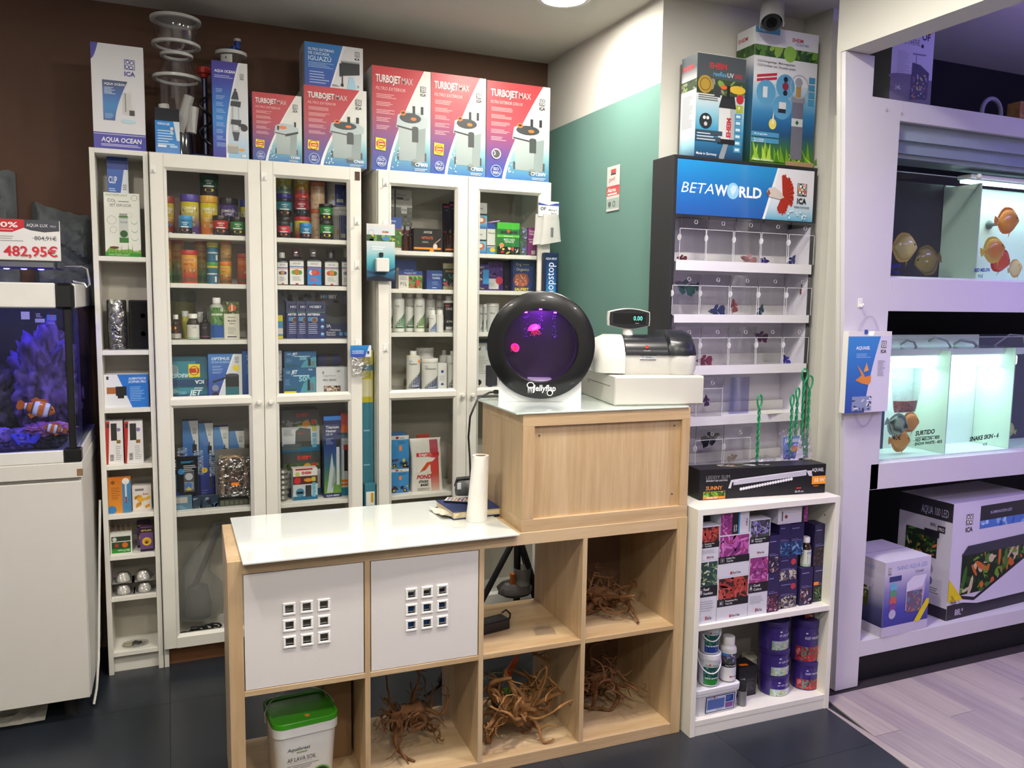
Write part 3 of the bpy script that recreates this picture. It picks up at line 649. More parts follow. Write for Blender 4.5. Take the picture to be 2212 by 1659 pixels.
carton('filter_box', 'tall red filter box in the middle of three, yellow sticker', (931, 1049, 163), 3.43, ZTOP, .24, '#cfcac8', turbojet('CF800'), greyside)
carton('filter_box', 'tall red filter box with UV lettering, nearest the teal wall', (1051, 1187, 181), 3.43, ZTOP, .24, '#cfcac8', turbojet('CF1200V', ' CON UV', False), greyside)
def a_iguazu(A):
    A.rect(0, 0, 1, 1, '#dfdfe2'); A.strip(0, lambda v: .44+.26*v, 0, 1, '#f2f2f4', 8); A.strip(0, lambda v: .42+.23*v+.0, 0, 1, ramp(['#3a4aa6', '#3567b6', '#3f86cc']), 8)
    A.text('FILTRO EXTERNO', .06, .82, .06, '#eef3fa', w=.44, bold=.015); A.text('DE CASCADA', .06, .735, .06, '#eef3fa', w=.36, bold=.015); A.text('IGUAZÚ', .06, .60, .105, '#cfe4f4', w=.46, bold=.02)
    A.lines(.06, .45, .5, .58, 4, '#a8c8ec', .35); A.lines(.08, .1, .42, .4, 5, '#c2d4f0', .3); ica(A, .9, .72, .1, '#333')
    A.poly([(.62, .32), (.94, .38), (.94, .66), (.62, .66)], '#34383c'); A.rect(.62, .63, .94, .67, '#9aa0a2'); A.rect(.59, .3, .62, .6, '#2a2d30'); A.rect(.63, .1, .65, .4, '#2a2d30'); A.rect(.61, .08, .66, .14, '#1f2123')
    A.poly([(.76, .32), (.83, .32), (.88, .05), (.72, .02)], '#a9d0e6'); A.text('3', .9, .08, .06, '#333'); A.lines(.46, .07, .6, .12, 2, '#555')
xc, w_, h_ = span(657, 792, 190, 3.425, ZTOP)
carton('filter_box', 'blue waterfall filter box resting on top of a red filter box', (658, 784, 97), 3.45, ZTOP+h_+.0006, .14, '#d8d8da', a_iguazu, greyside)
# ------------------------------------------------------------------ things in the narrow shelf unit
def a_clip(A):
    A.rect(0, 0, 1, 1, '#dfe4ea'); A.strip(0, lambda v: .1+.8*v, 0, 1, '#3862b4', 6); A.rect(0, .88, 1, 1, '#203a86'); A.text('CLIP', .06, .74, .07, '#f0f4fa', w=.4); A.lines(.06, .66, .5, .7, 2, '#b8cce8'); ica(A, .82, .68, .2, '#333'); A.ell(.55, .42, .28, '#4a6fd0', ry=.05); A.ell(.75, .36, .18, '#2c49a8', ry=.06); A.lines(.3, .08, .85, .13, 2, '#8a98b0')
carton('clip_box', 'small blue and white clip box at the top of the narrow shelf unit', (234, 279, 340), 3.475, 1.6275, .05, '#dfe4ea', a_clip)
def a_waterplant(A):
    A.rect(0, 0, 1, 1, '#e6e7dd'); A.text('WATERPLANT', .04, .945, .036, '#6f9a3c', w=.62, bold=0); A.ring(.85, .93, .09, .012, '#8a9a70'); A.text('CO', .1, .855, .05, '#4b4f48', bold=.0); A.text('2', .29, .845, .03, '#4b4f48'); A.lines(.4, .86, .75, .88, 1, '#777', .6); A.text('SET DIFUSOR', .16, .785, .045, '#4b4f48', w=.6, bold=0)
    A.rect(.4, .24, .66, .64, '#c9cfc8'); A.rect(.42, .6, .64, .68, '#9aa098'); A.rect(.4, .22, .66, .3, '#3c7a34'); A.rect(.4, .62, .66, .64, '#3c7a34'); A.rect(.47, .68, .58, .73, '#e8e8e2'); A.ell(.53, .36, .11, '#2f5a2c'); A.text('CO2 CAN', .43, .53, .03, '#667', w=.2)
    A.ring(.2, .57, .13, .008, '#8a8d86'); A.ring(.24, .42, .1, .008, '#8a8d86'); A.ring(.7, .66, .08, .006, '#aaa')
    for y in (.56, .43, .3): A.ell(.83, y, .09, '#8fbf8a'); A.ell(.83, y+.008, .085, '#e6e8e0')
    A.poly([(0, .06), (.15, .16), (.35, .1), (.7, .12), (.85, .08), (1, .12), (1, .05), (0, .05)], '#78a83a'); A.ell(.25, .14, .13, '#6b3022', ry=.02)
    for i in range(9): A.poly([(.03+.1*i, .05), (.06+.1*i, .05), (.02+.1*i+.06*A.rng.random(), .12+.1*A.rng.random())], '#4f8a2c')
    A.rect(0, 0, 1, .06, '#2f8f30'); A.text('WATERPLANT', .08, .012, .036, '#bfe29a', w=.6, bold=0)
carton('diffuser_box', 'white and green plant CO2 set box in the narrow shelf unit', (226, 303, 417), 3.43, 1.6275, .045, '#e6e7dd', a_waterplant)
p = at(270, 750, 3.43)
t = thing('refractometer_case', 'open black foam-lined instrument case standing in the narrow shelf unit', 'case', (-.165, 3.47, 1.2745))
MB().box(0, 0, 0, .068, .03, .19, .004).build('base', BLACKM, t); m = MB().box(.076, -.004, 0, .148, .026, .19, .004); m.build('lid', BLACKM, t); MB().box(.083, -.006, .006, .141, -.0045, .184, .001).build('foam', M('black_foam', '#0e0e10', .95, bump=.5), t)
for z in (.06, .13): MB().lathe([(0, 0), (.009, 0)], 12, (.125, -.0068, z), 'y').build('foam_slot', M('foam_slot_grey', '#33333a', .9), t)
t = thing('refractometer', 'silver and black refractometer in a clear bag leaning in the case', 'refractometer', (-.13, 3.455, 1.2745))
MB().lathe([(.0, .005), (.013, .005), (.014, .09), (.017, .1), (.017, .125), (.013, .13), (.014, .175), (.009, .185), (0, .185)], 16).build('tube', BLACKP, t, True); MB().lathe([(.0175, .1), (.0175, .124)], 16).build('collar', CHROME, t, True); MB().lathe([(.0145, .135), (.0145, .175), (.009, .183)], 16).build('prism_cap', CHROME, t, True)
m = MB(); N = 10; m.loft([[(.032*(1-.25*abs(z/.19-.5))*cos(a)*(1+.14*noise.noise((cos(a)*2, z*22, 3))), .02*sin(a)*(1+.3*noise.noise((a, z*25, 7)))-.004, z) for a in [2*pi*i/16 for i in range(16)]] for z in [.0+.19*j/12 for j in range(13)]]); m.build('bag', BAG, t, True)
def a_dophin(A):
    A.rect(0, 0, 1, 1, '#e4e5e8'); A.strip(lambda v: .62-.32*v if v > .0 else .62, 1, 0, 1, '#2a74c6', 6); A.text('ALIMENTADOR', .55, .84, .075, '#eaf2fa', w=.4, shear=.15); A.text('DOPHIN PRO', .55, .74, .075, '#eaf2fa', w=.4, shear=.15); A.lines(.58, .2, .92, .66, 9, '#9cc6ee', .3); A.rect(.06, .42, .3, .62, '#a8673c'); A.rect(.26, .36, .5, .64, '#26262a'); A.rect(.3, .28, .44, .38, '#1c1c20'); A.rect(.06, .85, .11, .95, '#444')
carton('feeder_box', 'white and blue fish feeder box in the narrow shelf unit', (221, 321, 809), 3.425, 1.0535, .08, '#e4e5e8', a_dophin)
def a_clipred(A):
    A.rect(0, 0, 1, 1, '#e2e0de'); A.strip(0, lambda v: .1+.14*v, 0, 1, '#b8322c', 4); A.rect(.3, .55, .65, .95, '#31352f'); A.ell(.75, .8, .12, '#8a78a8'); A.rect(.62, .48, .85, .56, '#8a6a3a'); A.text('PINZA DE MADERA', .42, .08, .035*2.2, '#222', w=.42, rot=pi/2, bold=.02); A.lines(.55, .1, .9, .45, 8, '#999', .3); A.rect(.08, .85, .2, .95, '#333')
for a, b, l in ((227, 266, 'red and white tweezers box, nearer the aquarium side of the shelf'), (269, 309, 'red and white tweezers box, nearer the glass-door cabinet')):
    carton('tweezers_box', l, (a, b, 910), 3.43, .8335, .08, '#e2e0de', a_clipred, group='twin tweezers boxes')
def a_pip(A):
    A.rect(0, 0, 1, 1, '#d79036', '#c8742a'); A.rect(.62, 0, 1, .9, '#4a86b4'); A.ell(.15, .1, .2, '#3e7fb6'); A.lines(.15, .4, .55, .75, 7, '#8a5420', .3); A.ell(.78, .88, .16, '#e8e6e0'); A.rect(.74, .3, .82, .85, '#d8d4cc'); A.rect(.75, .28, .81, .45, '#8a2a20'); A.ell(.22, .86, .09, '#8a5420')
carton('pipette_pack', 'orange and blue pipette blister pack in the narrow shelf unit', (232, 283, 1031), 3.43, .6395, .02, '#c8742a', a_pip, pm=PG)
def a_stix(A):
    A.rect(0, 0, 1, 1, '#dcd8d0')
    for i in range(9): x = .05+.8*A.rng.random(); y = .05+.4*A.rng.random(); A.poly([(x, y), (x+.25, y+.08), (x+.24, y+.2), (x-.01, y+.12)], A.rng.choice(['#c89030', '#e0a838', '#a87420']))
    A.rect(.15, .8, .6, .88, '#777'); A.text('eheim', .55, .62, .08, '#c03028', w=.3)
carton('stick_box', 'white box with yellow sticks beside the pipette pack', (286, 327, 1049), 3.45, .6395, .05, '#dcd8d0', a_stix)
def a_bio(A):
    A.rect(0, 0, 1, 1, '#dedcd4'); A.rect(.06, .04, .94, .58, '#2e4a2c'); A.rect(.06, .04, .94, .25, '#2f8a30'); A.text('BioTrace', .88, .2, .1, '#d8f0d0', w=.7, rot=pi, al='l'); A.ell(.68, .42, .14, '#d06a28'); A.ell(.3, .42, .1, '#a03a30'); A.rect(.06, .62, .94, .85, '#33402e'); A.ell(.2, .72, .1, '#c8ccc4')
t = carton('sample_rack', 'small white and green sample box with vials beside purple boxes', (238, 285, 1152), 3.43, .4775, .04, '#dedcd4', a_bio)
for i in range(5): MB().tube([(-.036+.018*i, .02, .085), (-.036+.018*i, .02, .112)], .0022, 6).build('vial', M('vial_brown', '#7a5a30', .4), t)
def a_bulb(A): A.rect(0, 0, 1, 1, '#6a4a78'); A.rect(0, .8, 1, 1, '#221a26'); A.text('REPTILAND', .08, .85, .08, '#e0c060', w=.8); A.ell(.5, .42, .36, '#d8b03a'); A.ell(.5, .4, .2, '#b88420'); A.ell(.48, .38, .1, '#3a2a18'); A.rect(0, 0, 1, .1, '#221a26')
carton('bulb_box', 'purple and yellow bulb box, the front one of the pair', (303, 331, 1140), 3.43, .4775, .05, '#6a4a78', a_bulb)
carton('bulb_box', 'purple and yellow bulb box partly hidden behind its twin', (296, 324, 1129), 3.49, .4775, .05, '#6a4a78', a_bulb)
EGG = M('egg_white', '#e6e2da', .6)
for i, (a, b, dy) in enumerate(((-.15, .315, 0), (-.15, .362, .012), (-.075, .322, .002), (-.08, .368, .012))):
    l = ['lower blister with a white dome near the aquarium', 'upper blister with a white dome near the aquarium', 'lower blister with a white dome near the cabinet', 'upper blister with a white dome near the cabinet'][i]
    t = thing('dome_blister', l+', in the narrow shelf unit', 'blister pack', (a+.01, 3.45+dy, .3115+(.045 if b > .34 else 0)), 0, 'white dome blisters')
    MB().box(-.04, -.03, 0, .04, .05, .002).build('backing_card', M('grey_blister_card', '#8d8a88', .4), t)
    MB().lathe([(.024, .002), (.023, .016), (.015, .03), (0, .035)], 18).build('dome', EGG, t, True); MB().lathe([(.033, .002), (.03, .022), (.02, .036), (0, .041)], 18).build('clear_cover', BAG, t, True)
t = thing('parts_bag', 'small clear bag with a black plastic part on the lowest narrow shelf', 'bag', (-.105, 3.46, .0885))
m = MB(); m.loft([[(.05*s*cos(a), .03*s*sin(a), h) for a in [2*pi*i/14 for i in range(14)]] for s, h in ((.4, .001), (1, .004), (.95, .012), (.4, .018))]); m.build('bag', BAG, t, True)
MB().tube([(-.01, 0, .006), (0, .004, .012), (.012, -.003, .01), (.02, .004, .008)], .006, 7).build('plastic_part', BLACKP, t); MB().box(-.04, -.01, .003, -.012, .012, .009, .002).build('leaflet', M('cream_paper', '#cfc49a', .8), t)
# ------------------------------------------------------------------ first glass cabinet
def omega(top, bot, oval, title, pic='#c86a30', dark=False):
    def f(A):
        A.strip(0, 1, 0, 1, ramp([bot, bot, mixc(bot, top, .5), top, top]), 5)
        A.ell(.5, .76, .37, '#e8e6da', ry=.17); A.ell(.5, .76, .34, oval, ry=.15)
        A.text('OMEGA', .5, .77, .085, '#f2efe4', 'c', w=.56, shear=.2, bold=.02); A.text('ONE', .5, .67, .075, '#f2efe4', 'c', w=.36, shear=.2, bold=.02)
        a, b = (title.split(' ')+[''])[:2]
        A.text(a, .5, .5, .055, '#f4ecd0', 'c', w=.6); A.text(b, .5, .425, .055, '#f4ecd0', 'c', w=.6)
        A.ell(.45, .29, .2, pic, ry=.07); A.ell(.62, .3, .09, mixc(pic, '#ffffff', .3), ry=.05); A.lines(.2, .06, .8, .17, 3, '#e8d8c8', .35); A.rect(.55, .03, .72, .06, '#f0efe4')
    return f
def smallome(c, pic):
    def f(A):
        A.rect(0, 0, 1, 1, '#26242a'); A.rect(0, .45, 1, 1, c); A.ell(.5, .74, .3, mixc(c, '#000000', .45), ry=.2); A.text('OMEGA', .5, .76, .1, '#eee', 'c', w=.42, shear=.2); A.text('ONE', .5, .62, .09, '#eee', 'c', w=.28, shear=.2)
        A.rect(.25, .46, .7, .54, '#f0f0ea'); A.ell(.5, .28, .2, pic, ry=.11); A.lines(.15, .06, .85, .16, 2, '#bbb', .4)
    return f
z = Z1[0]+.0005
tub('red and yellow fish flake tub at the left edge of the top shelf', (345, 377, 423), 3.53, z, '#c05a2a', '#b2402e', omega('#d8c22c', '#b03028', '#a03828', 'FRESHWATER FLAKES', '#3a5a9a'))
carton('pink_box', 'faded pink food box between two yellow tubs on the top shelf', (378, 389, 428), 3.56, z, .05, '#a98a86')
tub('yellow to purple cichlid flake tub with violet lid', (390, 431, 419), 3.52, z, '#5a3a8a', '#5a48a8', omega('#dccb2a', '#5c3b8c', '#3b2a6e', 'CICHLID FLAKES', '#8a9a50'))
g1 = tub('yellow to orange goldfish pellet tub with golden lid', (432, 471, 422), 3.52, z, '#d8882e', '#e2ad3c', omega('#dccb2a', '#d8742c', '#a8692c', 'GOLDFISH PELLETS', '#d8c0a0'))
xc, w_, h_ = cyl((432, 471, 422), 3.52, z)
tub('dark kelp pellet tub with green label stacked on the golden lid', (431, 472, 374), 3.52, z+h_+.0006, '#1d2a22', '#14181a', smallome('#23604a', '#d0b832'))
tub('purple fish food tub behind the small black jars', (474, 515, 427), 3.54, z, '#4a3a78', '#2a2430', omega('#54408c', '#3a2a5c', '#2c2258', 'MARINE FLAKES', '#a05a40'))
tub('yellow and grey fish food tub against the door edge, top shelf', (519, 548, 432), 3.55, z, '#7a7a30', '#3a4aa0', omega('#d8cc30', '#5a6a6a', '#33306a', 'VEGGIE ROUNDS', '#d8c030'))
def tinypot(lab, box, lid, c, pic): return tub(lab, box, 3.455, z, '#26242a', lid, smallome(c, pic), lf=.24)
tinypot('small pot with sky-blue lid before the cichlid flakes', (386, 416, 465), '#3a94cc', '#2f86b8', '#b08a8a')
tinypot('small black jar with a red label, first cabinet, left door', (459, 494, 465), '#1c1a1c', '#c03028', '#d86a40')
tinypot('small black jar with a green label at the door edge, first cabinet', (496, 530, 468), '#1c1a1c', '#2a8a3a', '#d8cc30')
z = Z1[1]+.0005
def dajana(c1, c2, word, pic='#6a5a30'):
    def f(A):
        A.strip(0, 1, 0, 1, ramp([c2, c2, c1, c1]), 4); A.rect(.1, .78, .9, .88, mixc(c1, '#ffffff', .15)); A.text('DAJANA', .15, .79, .08, '#c83828', w=.7, bold=.02); A.text(word, .2, .62, .085, '#a83424', w=.65, bold=.02)
        A.ell(.5, .42, .3, pic, ry=.12); A.ell(.62, .45, .14, '#c8b890', ry=.06); A.rect(.12, .05, .88, .2, mixc(c2, '#205030', .6)); A.lines(.15, .22, .8, .28, 2, '#e8d8a0', .4)
    return f
tub('slim reptile food tub with green lid at the left end of the second shelf', (352, 371, 520), 3.50, z, '#b0802e', '#c8842e', dajana('#c89a3a', '#4a8a58', 'TORTUGAS'))
tub('large yellow turtle food tub, left of the red-lidded reptile tub', (369, 398, 517), 3.56, z, '#c0923c', '#b24a30', dajana('#c89c40', '#5a8a50', 'TORTUGAS'), lf=.1)
tub('red and orange reptile food tub with red lid on the second shelf', (391, 427, 540), 3.47, z, '#c8542c', '#c03030', dajana('#d8a03a', '#b03a2c', 'REPTIL'), lf=.13)
tub('large yellow turtle food tub behind the blue and green pots', (421, 449, 518), 3.57, z, '#c0923c', '#b24a30', dajana('#c89c40', '#5a8a50', 'TORTUGAS'), lf=.1)
def bluepot(A): A.rect(0, 0, 1, 1, '#2a6a86'); A.rect(0, .88, 1, 1, '#c8c030'); A.rect(.1, .5, .9, .58, '#d8e0e0'); A.rect(.68, .08, .84, .4, '#e4e4e0'); A.lines(.1, .1, .6, .4, 4, '#7ab0c0', .3)
xc, w_, h_ = cyl((446, 472, 566), 3.49, z)
tub('lower of two stacked teal and yellow food pots', (446, 472, 566), 3.49, z, '#1f5a78', '#4a9a4a', bluepot, lf=.15)
tub('upper of two stacked teal and yellow food pots', (446, 472, 524), 3.49, z+h_+.0006, '#1f5a78', '#c8c030', bluepot, lf=.12)
xc, w_, h_ = cyl((474, 501, 565), 3.49, z)
tub('orange-lidded yellow reptile pot at the bottom of its stack', (474, 501, 565), 3.49, z, '#c8942c', '#e0782c', dajana('#d8b03a', '#a06030', 'REPTI'), lf=.16)
tub('tan reptile pot shrink-wrapped on top of the orange-lidded pot', (475, 501, 521), 3.49, z+h_+.0006, '#b08a50', '#c07040', dajana('#b89458', '#a07848', 'REPTI'), lf=.14)
tub('red reptile food tub at the door edge of the second shelf', (512, 545, 548), 3.49, z, '#a83c2c', '#b23a30', dajana('#c0662e', '#9c342c', 'REPTIL'), lf=.13)
z = Z1[2]+.0005
AMBER = M('amber_glass', '#2a1610', .08, coat=.4)
def wl(c='#d8d6cc', head='#3a5a8a', word='CPS'):
    def f(A): A.rect(0, 0, 1, 1, c); A.text(word, .45, .76, .12, head, w=.45, bold=.02); A.lines(.08, .3, .45, .8, 7, '#8a9088', .3); A.lines(.5, .2, .92, .6, 6, '#9aa098', .3); A.rect(0, 0, 1, .14, '#a8c0a8')
    return f
carton('medicine_box', 'narrow cream medicine box at the left end of the third shelf', (358, 369, 686), 3.46, z, .04, '#d2cdb8')
t = bottle('brown medicine bottle with white cap and red fish label', (368, 392, 680), 3.47, z, '#2a1610', '#e6e4dc', lambda A: (A.rect(0, 0, 1, 1, '#3a2a26'), A.rect(0, 0, 1, .35, '#b8b8ac'), A.poly([(.1, .35), (.5, .6), (.9, .4), (.5, .25)], '#c03a28'), A.ell(.3, .75, .24, '#f09a28', ry=.12)), mat=AMBER, sh=.66)
for i, (a, b, yt) in enumerate(((393, 408, 672), (427, 440, 674))):
    t = tub(['frosted sample cup with yellow powder between brown and white bottles', 'frosted empty sample cup behind the black dropper'][i], (a, b, yt), 3.53, z, '#c9ccc4' if i else '#b8b440', '#d0d2cc', lf=.2, name='sample_cup', cat='cup')
bottle('white-labelled medicine bottle with an orange price tag', (403, 431, 678), 3.46, z, '#1c1614', '#eceae4', lambda A: (wl()(A), A.poly([(.12, .32), (.55, .48), (.6, .34), (.17, .18)], '#ff8a1e')), mat=AMBER, sh=.64, neck=.62, lab=(.02, .9))
t = bottle('black dropper bottle beside the blue fish medicine', (431, 456, 690), 3.48, z, '#1a1718', '#101012', lambda A: (A.rect(0, 0, 1, 1, '#2a2426'), A.text('reef', .3, .7, .12, '#888'), A.rect(0, .08, 1, .14, '#8a4a78')), sh=.82, capf=.1)
MB().lathe([(.006, .0), (.008, .02), (.005, .03), (.005, .045), (0, .048)], 12, (0, 0, cyl((431, 456, 690), 3.48, z)[2]-.001)).build('dropper_bulb', M('rubber_black', '#141416', .6), t, True)
def a_bluefish(A): A.rect(0, 0, 1, .42, '#23549c'); A.rect(0, .42, 1, 1, '#56803c'); A.blobs(0, .42, 1, 1, ['#5f8a44', '#3a6a34', '#7aa850', '#86b060', '#2f5a3a'], 20, .14); A.rect(.15, .74, .85, .8, '#e0e4d8'); A.poly([(.2, .58), (.5, .68), (.85, .62), (.95, .5), (.5, .5)], '#2f68c8'); A.ell(.3, .44, .2, '#2f62c0', ry=.05); A.lines(.12, .06, .85, .36, 6, '#8ab0e0', .3); A.ell(.82, .93, .13, '#d8e4d0')
bottle('blue and green fish medicine bottle with white cap', (453, 484, 643), 3.46, z, '#b9bfae', '#eceae4', a_bluefish, sh=.78, neck=.5, capf=.12, lab=(.05, .98))
def a_marine(A): A.rect(0, 0, 1, 1, '#dedac6'); A.blobs(0, .68, 1, 1, ['#4a5a30', '#7a8a48', '#2a3020', '#a0a868', '#606a38'], 26, .12); A.ell(.55, .84, .26, '#d8622c', ry=.09); A.rect(.5, .76, .57, .92, '#eee'); A.text('faunamed', .5, .57, .035, '#555', 'c', shear=.3); A.text('MARINE', .5, .47, .045, '#444', 'c', w=.5); A.text('Care', .5, .4, .045, '#444', 'c', shear=.2); A.lines(.25, .14, .75, .34, 6, '#999', .3); A.rect(.2, .05, .8, .075, '#2a2458')
carton('medicine_box', 'cream fish medicine box with a clownfish picture', (484, 517, 652), 3.455, z, .04, '#dedac6', a_marine)
t = thing('plastic_bag', 'dark crumpled plastic bag at the door edge of the third shelf', 'bag', (.385, 3.5, z))
m = MB(); m.loft([[(.03*s*cos(a)*(1+.3*noise.noise((cos(a), sin(a), h*20))), .03*s*sin(a), h) for a in [2*pi*i/14 for i in range(14)]] for s, h in ((.8, .0), (1, .02), (.8, .06), (.5, .1), (.3, .14))]); m.build('bag', M('dark_film', '#3a3834', .3, alpha=.7), t, True)
t = tub('large clear jar of olive green granules at the back of the third shelf', (362, 424, 628), 3.6, z, '#5f5f28', '#2c3a22', lf=.22, name='granule_jar', cat='jar')
z = Z1[3]+.0005
def a_tj(flip):
    def f(A):
        A.rect(0, 0, 1, 1, '#2f7486', '#24566a'); A.rect(0, 0, 1, .22, '#2a4a70'); A.poly([(.0, .35), (.6, .35), (.7, .85), (.1, .85)], '#3a8a9a'); A.ell(.12, .55, .12, '#8aa0a8', ry=.2)
        T = (lambda s, x, y, h, c, **k: A.text(s, x, y, h, c, **k))
        if flip: A.text('TURBOJET', .62, .42, .13, '#cfe6ea', rot=pi, w=.6, shear=.25, bold=.03); A.text('ICA', .9, .19, .13, '#e8eef0', rot=pi, bold=.03)
        else: A.text('TURBO', .25, .25, .28, '#8ac0d0', w=.2, shear=.3); A.text('JET', .5, .15, .5, '#dfeef0', w=.35, shear=.25, bold=.03); A.lines(.65, .75, .95, .9, 1, '#cfe0e4', .6)
        if flip: A.poly([(.5, .3), (.8, .3), (.8, .75), (.5, .75)], '#eed82c'); A.ring(.65, .52, .13, .02, '#b03028'); A.rect(.52, .45, .78, .6, '#c8362c'); A.text('5', .74, .58, .1, '#f6e070', rot=pi)
    return f
xc, w_, h_ = span(366, 449, 834, 3.46, z)
carton('pump_box', 'teal pump box lying at the bottom of its stack, first cabinet', (364, 450, 834), 3.46, z, .12, '#2f7486', a_tj(False))
carton('pump_box', 'upside-down teal pump box with a yellow sticker, top of its stack', (366, 448, 771), 3.465, z+h_+.0006, .12, '#2f7486', a_tj(True))
def a_opt(A):
    A.rect(0, 0, 1, 1, '#dbdfe2'); A.strip(0, lambda v: .3+.5*v, 0, 1, '#eee', 6); A.strip(0, lambda v: .28+.46*v, 0, 1, ramp(['#3a48a0', '#3a63b4', '#4a86c8']), 6); A.text('OPTIMUS', .1, .86, .07, '#dfe8f4', w=.54, bold=.03, shear=.15); A.text('FILTRO INTERNO', .1, .79, .04, '#c4d4ec', w=.54, shear=.15)
    for k in range(3): A.lines(.12, .55+.07*k, .48, .6+.07*k, 2, '#b8cdea', .35)
    ica(A, .85, .8, .13, '#333'); A.ell(.82, .67, .1, '#e8d23a'); A.text('3', .8, .65, .03, '#a83'); A.rect(.5, 0, .9, .28, '#37707a'); A.rect(.5, .22, .9, .5, '#2b2f32'); A.ell(.7, .5, .2, '#454a4c', ry=.04); A.poly([(.12, .36), (.6, .48), (.6, .44), (.13, .32)], '#2a2d30'); A.ell(.2, .2, .1, '#8a90a0'); A.ell(.2, .03, .1, '#33373c')
carton('filter_box', 'blue internal filter box standing beside teal pump boxes', (450, 523, 765), 3.45, z, .1, '#4a86c8', a_opt)
carton('filter_box', 'deep blue filter cartridge box cut off by the door edge', (524, 560, 758), 3.46, z, .1, '#2b5aa8', lambda A: (A.rect(0, 0, 1, 1, '#2a4c9c', '#2f74bc'), A.text('CARGA', .25, .86, .05, '#dfe8f4', w=.6), A.text('ACTIVA', .25, .79, .05, '#dfe8f4', w=.6), A.lines(.25, .5, .6, .72, 5, '#9ab8e4', .3)))
z = Z1[4]+.0005
def a_temp(A):
    A.strip(0, 1, 0, 1, ramp(['#2c2e6c', '#2b3a80', '#3d6aa8', '#4a86bc']), 6); A.strip(lambda v: .95-.55*max(0, (v-.62)/.38)**.7, 1, .62, 1, '#c9ccc9', 8); ica(A, .76, .85, .26, '#333'); A.text('TEMPERAMATIC PRO', .26, .36, .055*2.0, '#b9cbe0', w=1.9, rot=pi/2, bold=.01); A.rect(.6, .62, .88, .72, '#2c2e32'); A.rect(.68, .2, .84, .62, '#3a3c44'); A.rect(.66, .5, .86, .53, '#888'); A.rect(.7, .72, .76, .77, '#2c2e32'); A.lines(.1, .04, .6, .2, 5, '#7a86c0', .2)
for i, (a, b, yt) in enumerate(((396, 430, 909), (431, 462, 914), (463, 495, 922), (496, 529, 931))):
    carton('heater_box', ['tallest blue heater box, first of four behind the blisters', 'blue heater box, second of four, with a round yellow seal', 'blue heater box, third of four, behind the coral blister', 'blue heater box, last and shortest of four'][i], (a, b, yt), 3.52-.004*i, z, .05, '#2c3a80', (lambda A: (a_temp(A), A.ell(.35, .42, .2, '#e0b82e'), A.text('3', .28, .41, .03, '#7a5a10'))) if i == 1 else a_temp, group='heater boxes')
def a_amm(A):
    A.rect(0, 0, 1, 1, '#17181c'); A.text('Ammonia', .17, .12, .07*1.6, '#3a9ad0', rot=pi/2, w=.75*.9, bold=.02); A.text('Alert', .17, .68, .07*1.6, '#e8e8e8', rot=pi/2, w=.4, bold=.02); A.ell(.35, .62, .12, '#3a8ac8'); A.lines(.45, .62, .95, .8, 4, '#c8ccd0', .4); A.lines(.35, .84, .95, .9, 2, '#3a9ad0', .5); A.rect(.45, .08, .85, .6, '#55585c'); A.ell(.65, .48, .15, '#b8bcc0'); A.rect(.48, .14, .82, .34, '#8a94a8'); A.ell(.62, .24, .14, '#4a78b8'); A.poly([(.52, .12), (.75, .12), (.63, .22)], '#d8c040'); A.ell(.15, .06, .14, '#2a3a8a', ry=.04)
lowb = [carton('test_pack', 'low pale blue carton under the black ammonia blister', (366, 415, 1073), 3.45, z, .1, '#6d8ea6', lambda A: (A.rect(0, 0, 1, 1, '#55788e'), A.rect(.05, .5, .8, .95, '#b8b4a8'), A.lines(.1, .1, .8, .4, 3, '#8ab0c4'))),
 carton('test_pack', 'low navy film-wrapped carton before the blue heater boxes', (417, 472, 1074), 3.45, z, .06, '#2c3c50', lambda A: (A.rect(0, 0, 1, 1, '#2c3c50'), A.blobs(0, 0, 1, 1, ['#2c3c50', '#44586c', '#1a2430', '#7a8a98'], 10, .15)), pm=PG),
 carton('battery_tray', 'low dark tray of square cells under the coral blister', (474, 538, 1078), 3.45, z, .07, '#2e2e28', lambda A: (A.rect(0, 0, 1, 1, '#33342e'), [A.rect(.03+.16*i, .12, .16+.16*i, .85, '#5d6152') for i in range(6)]))]
xc, w_, h_ = span(366, 415, 1073, 3.45, z)
carton('test_blister', 'black ammonia test blister pack standing on a pale blue carton', (371, 428, 987), 3.47, z+h_+.0006, .015, '#17181c', a_amm, pm=PG)
xc, w_, h_ = span(474, 538, 1078, 3.45, z)
p = at(506, 1020, 3.455)
t = thing('coral_blister', 'clear blister pack with a bent tan tube, orange price tag', 'blister pack', (p.x, 3.465, z+h_+.0006))
MB().box(-.072, .012, 0, .072, .015, .205, .001).build('backing_card', M('mauve_card', '#6f6a64', .4), t)
MB().tube([(-.045+.0*i, -.004, .02+.02*i) for i in range(6)]+[(-.045*cos(a), -.004, .12+.055*sin(a)) for a in [pi*i/10 for i in range(1, 10)]]+[(.045, -.004, .12-.02*i) for i in range(5)], .008, 9).build('bent_tube', M('tan_tube', '#9a7c62', .35), t, True)
MB().box(-.03, -.006, .03, .03, .01, .12, .004).build('granule_bag', M('mauve_granules', '#6a5450', .5, var=.5, scale=90), t); A = Art(.144, .205); A.text('Coral strips', .12, .82, .06, '#c8c89a', w=.75, shear=.1); A.build(t, face_front(.144, .205, .0115), PG)
m = MB(); m.box(-.066, -.014, .005, .066, .011, .17, .008); m.build('clear_cover', BAG, t); MB().box(-.012, -.0165, .055, .018, -.0145, .068, .0005).build('price_tag', ORANGE, t)
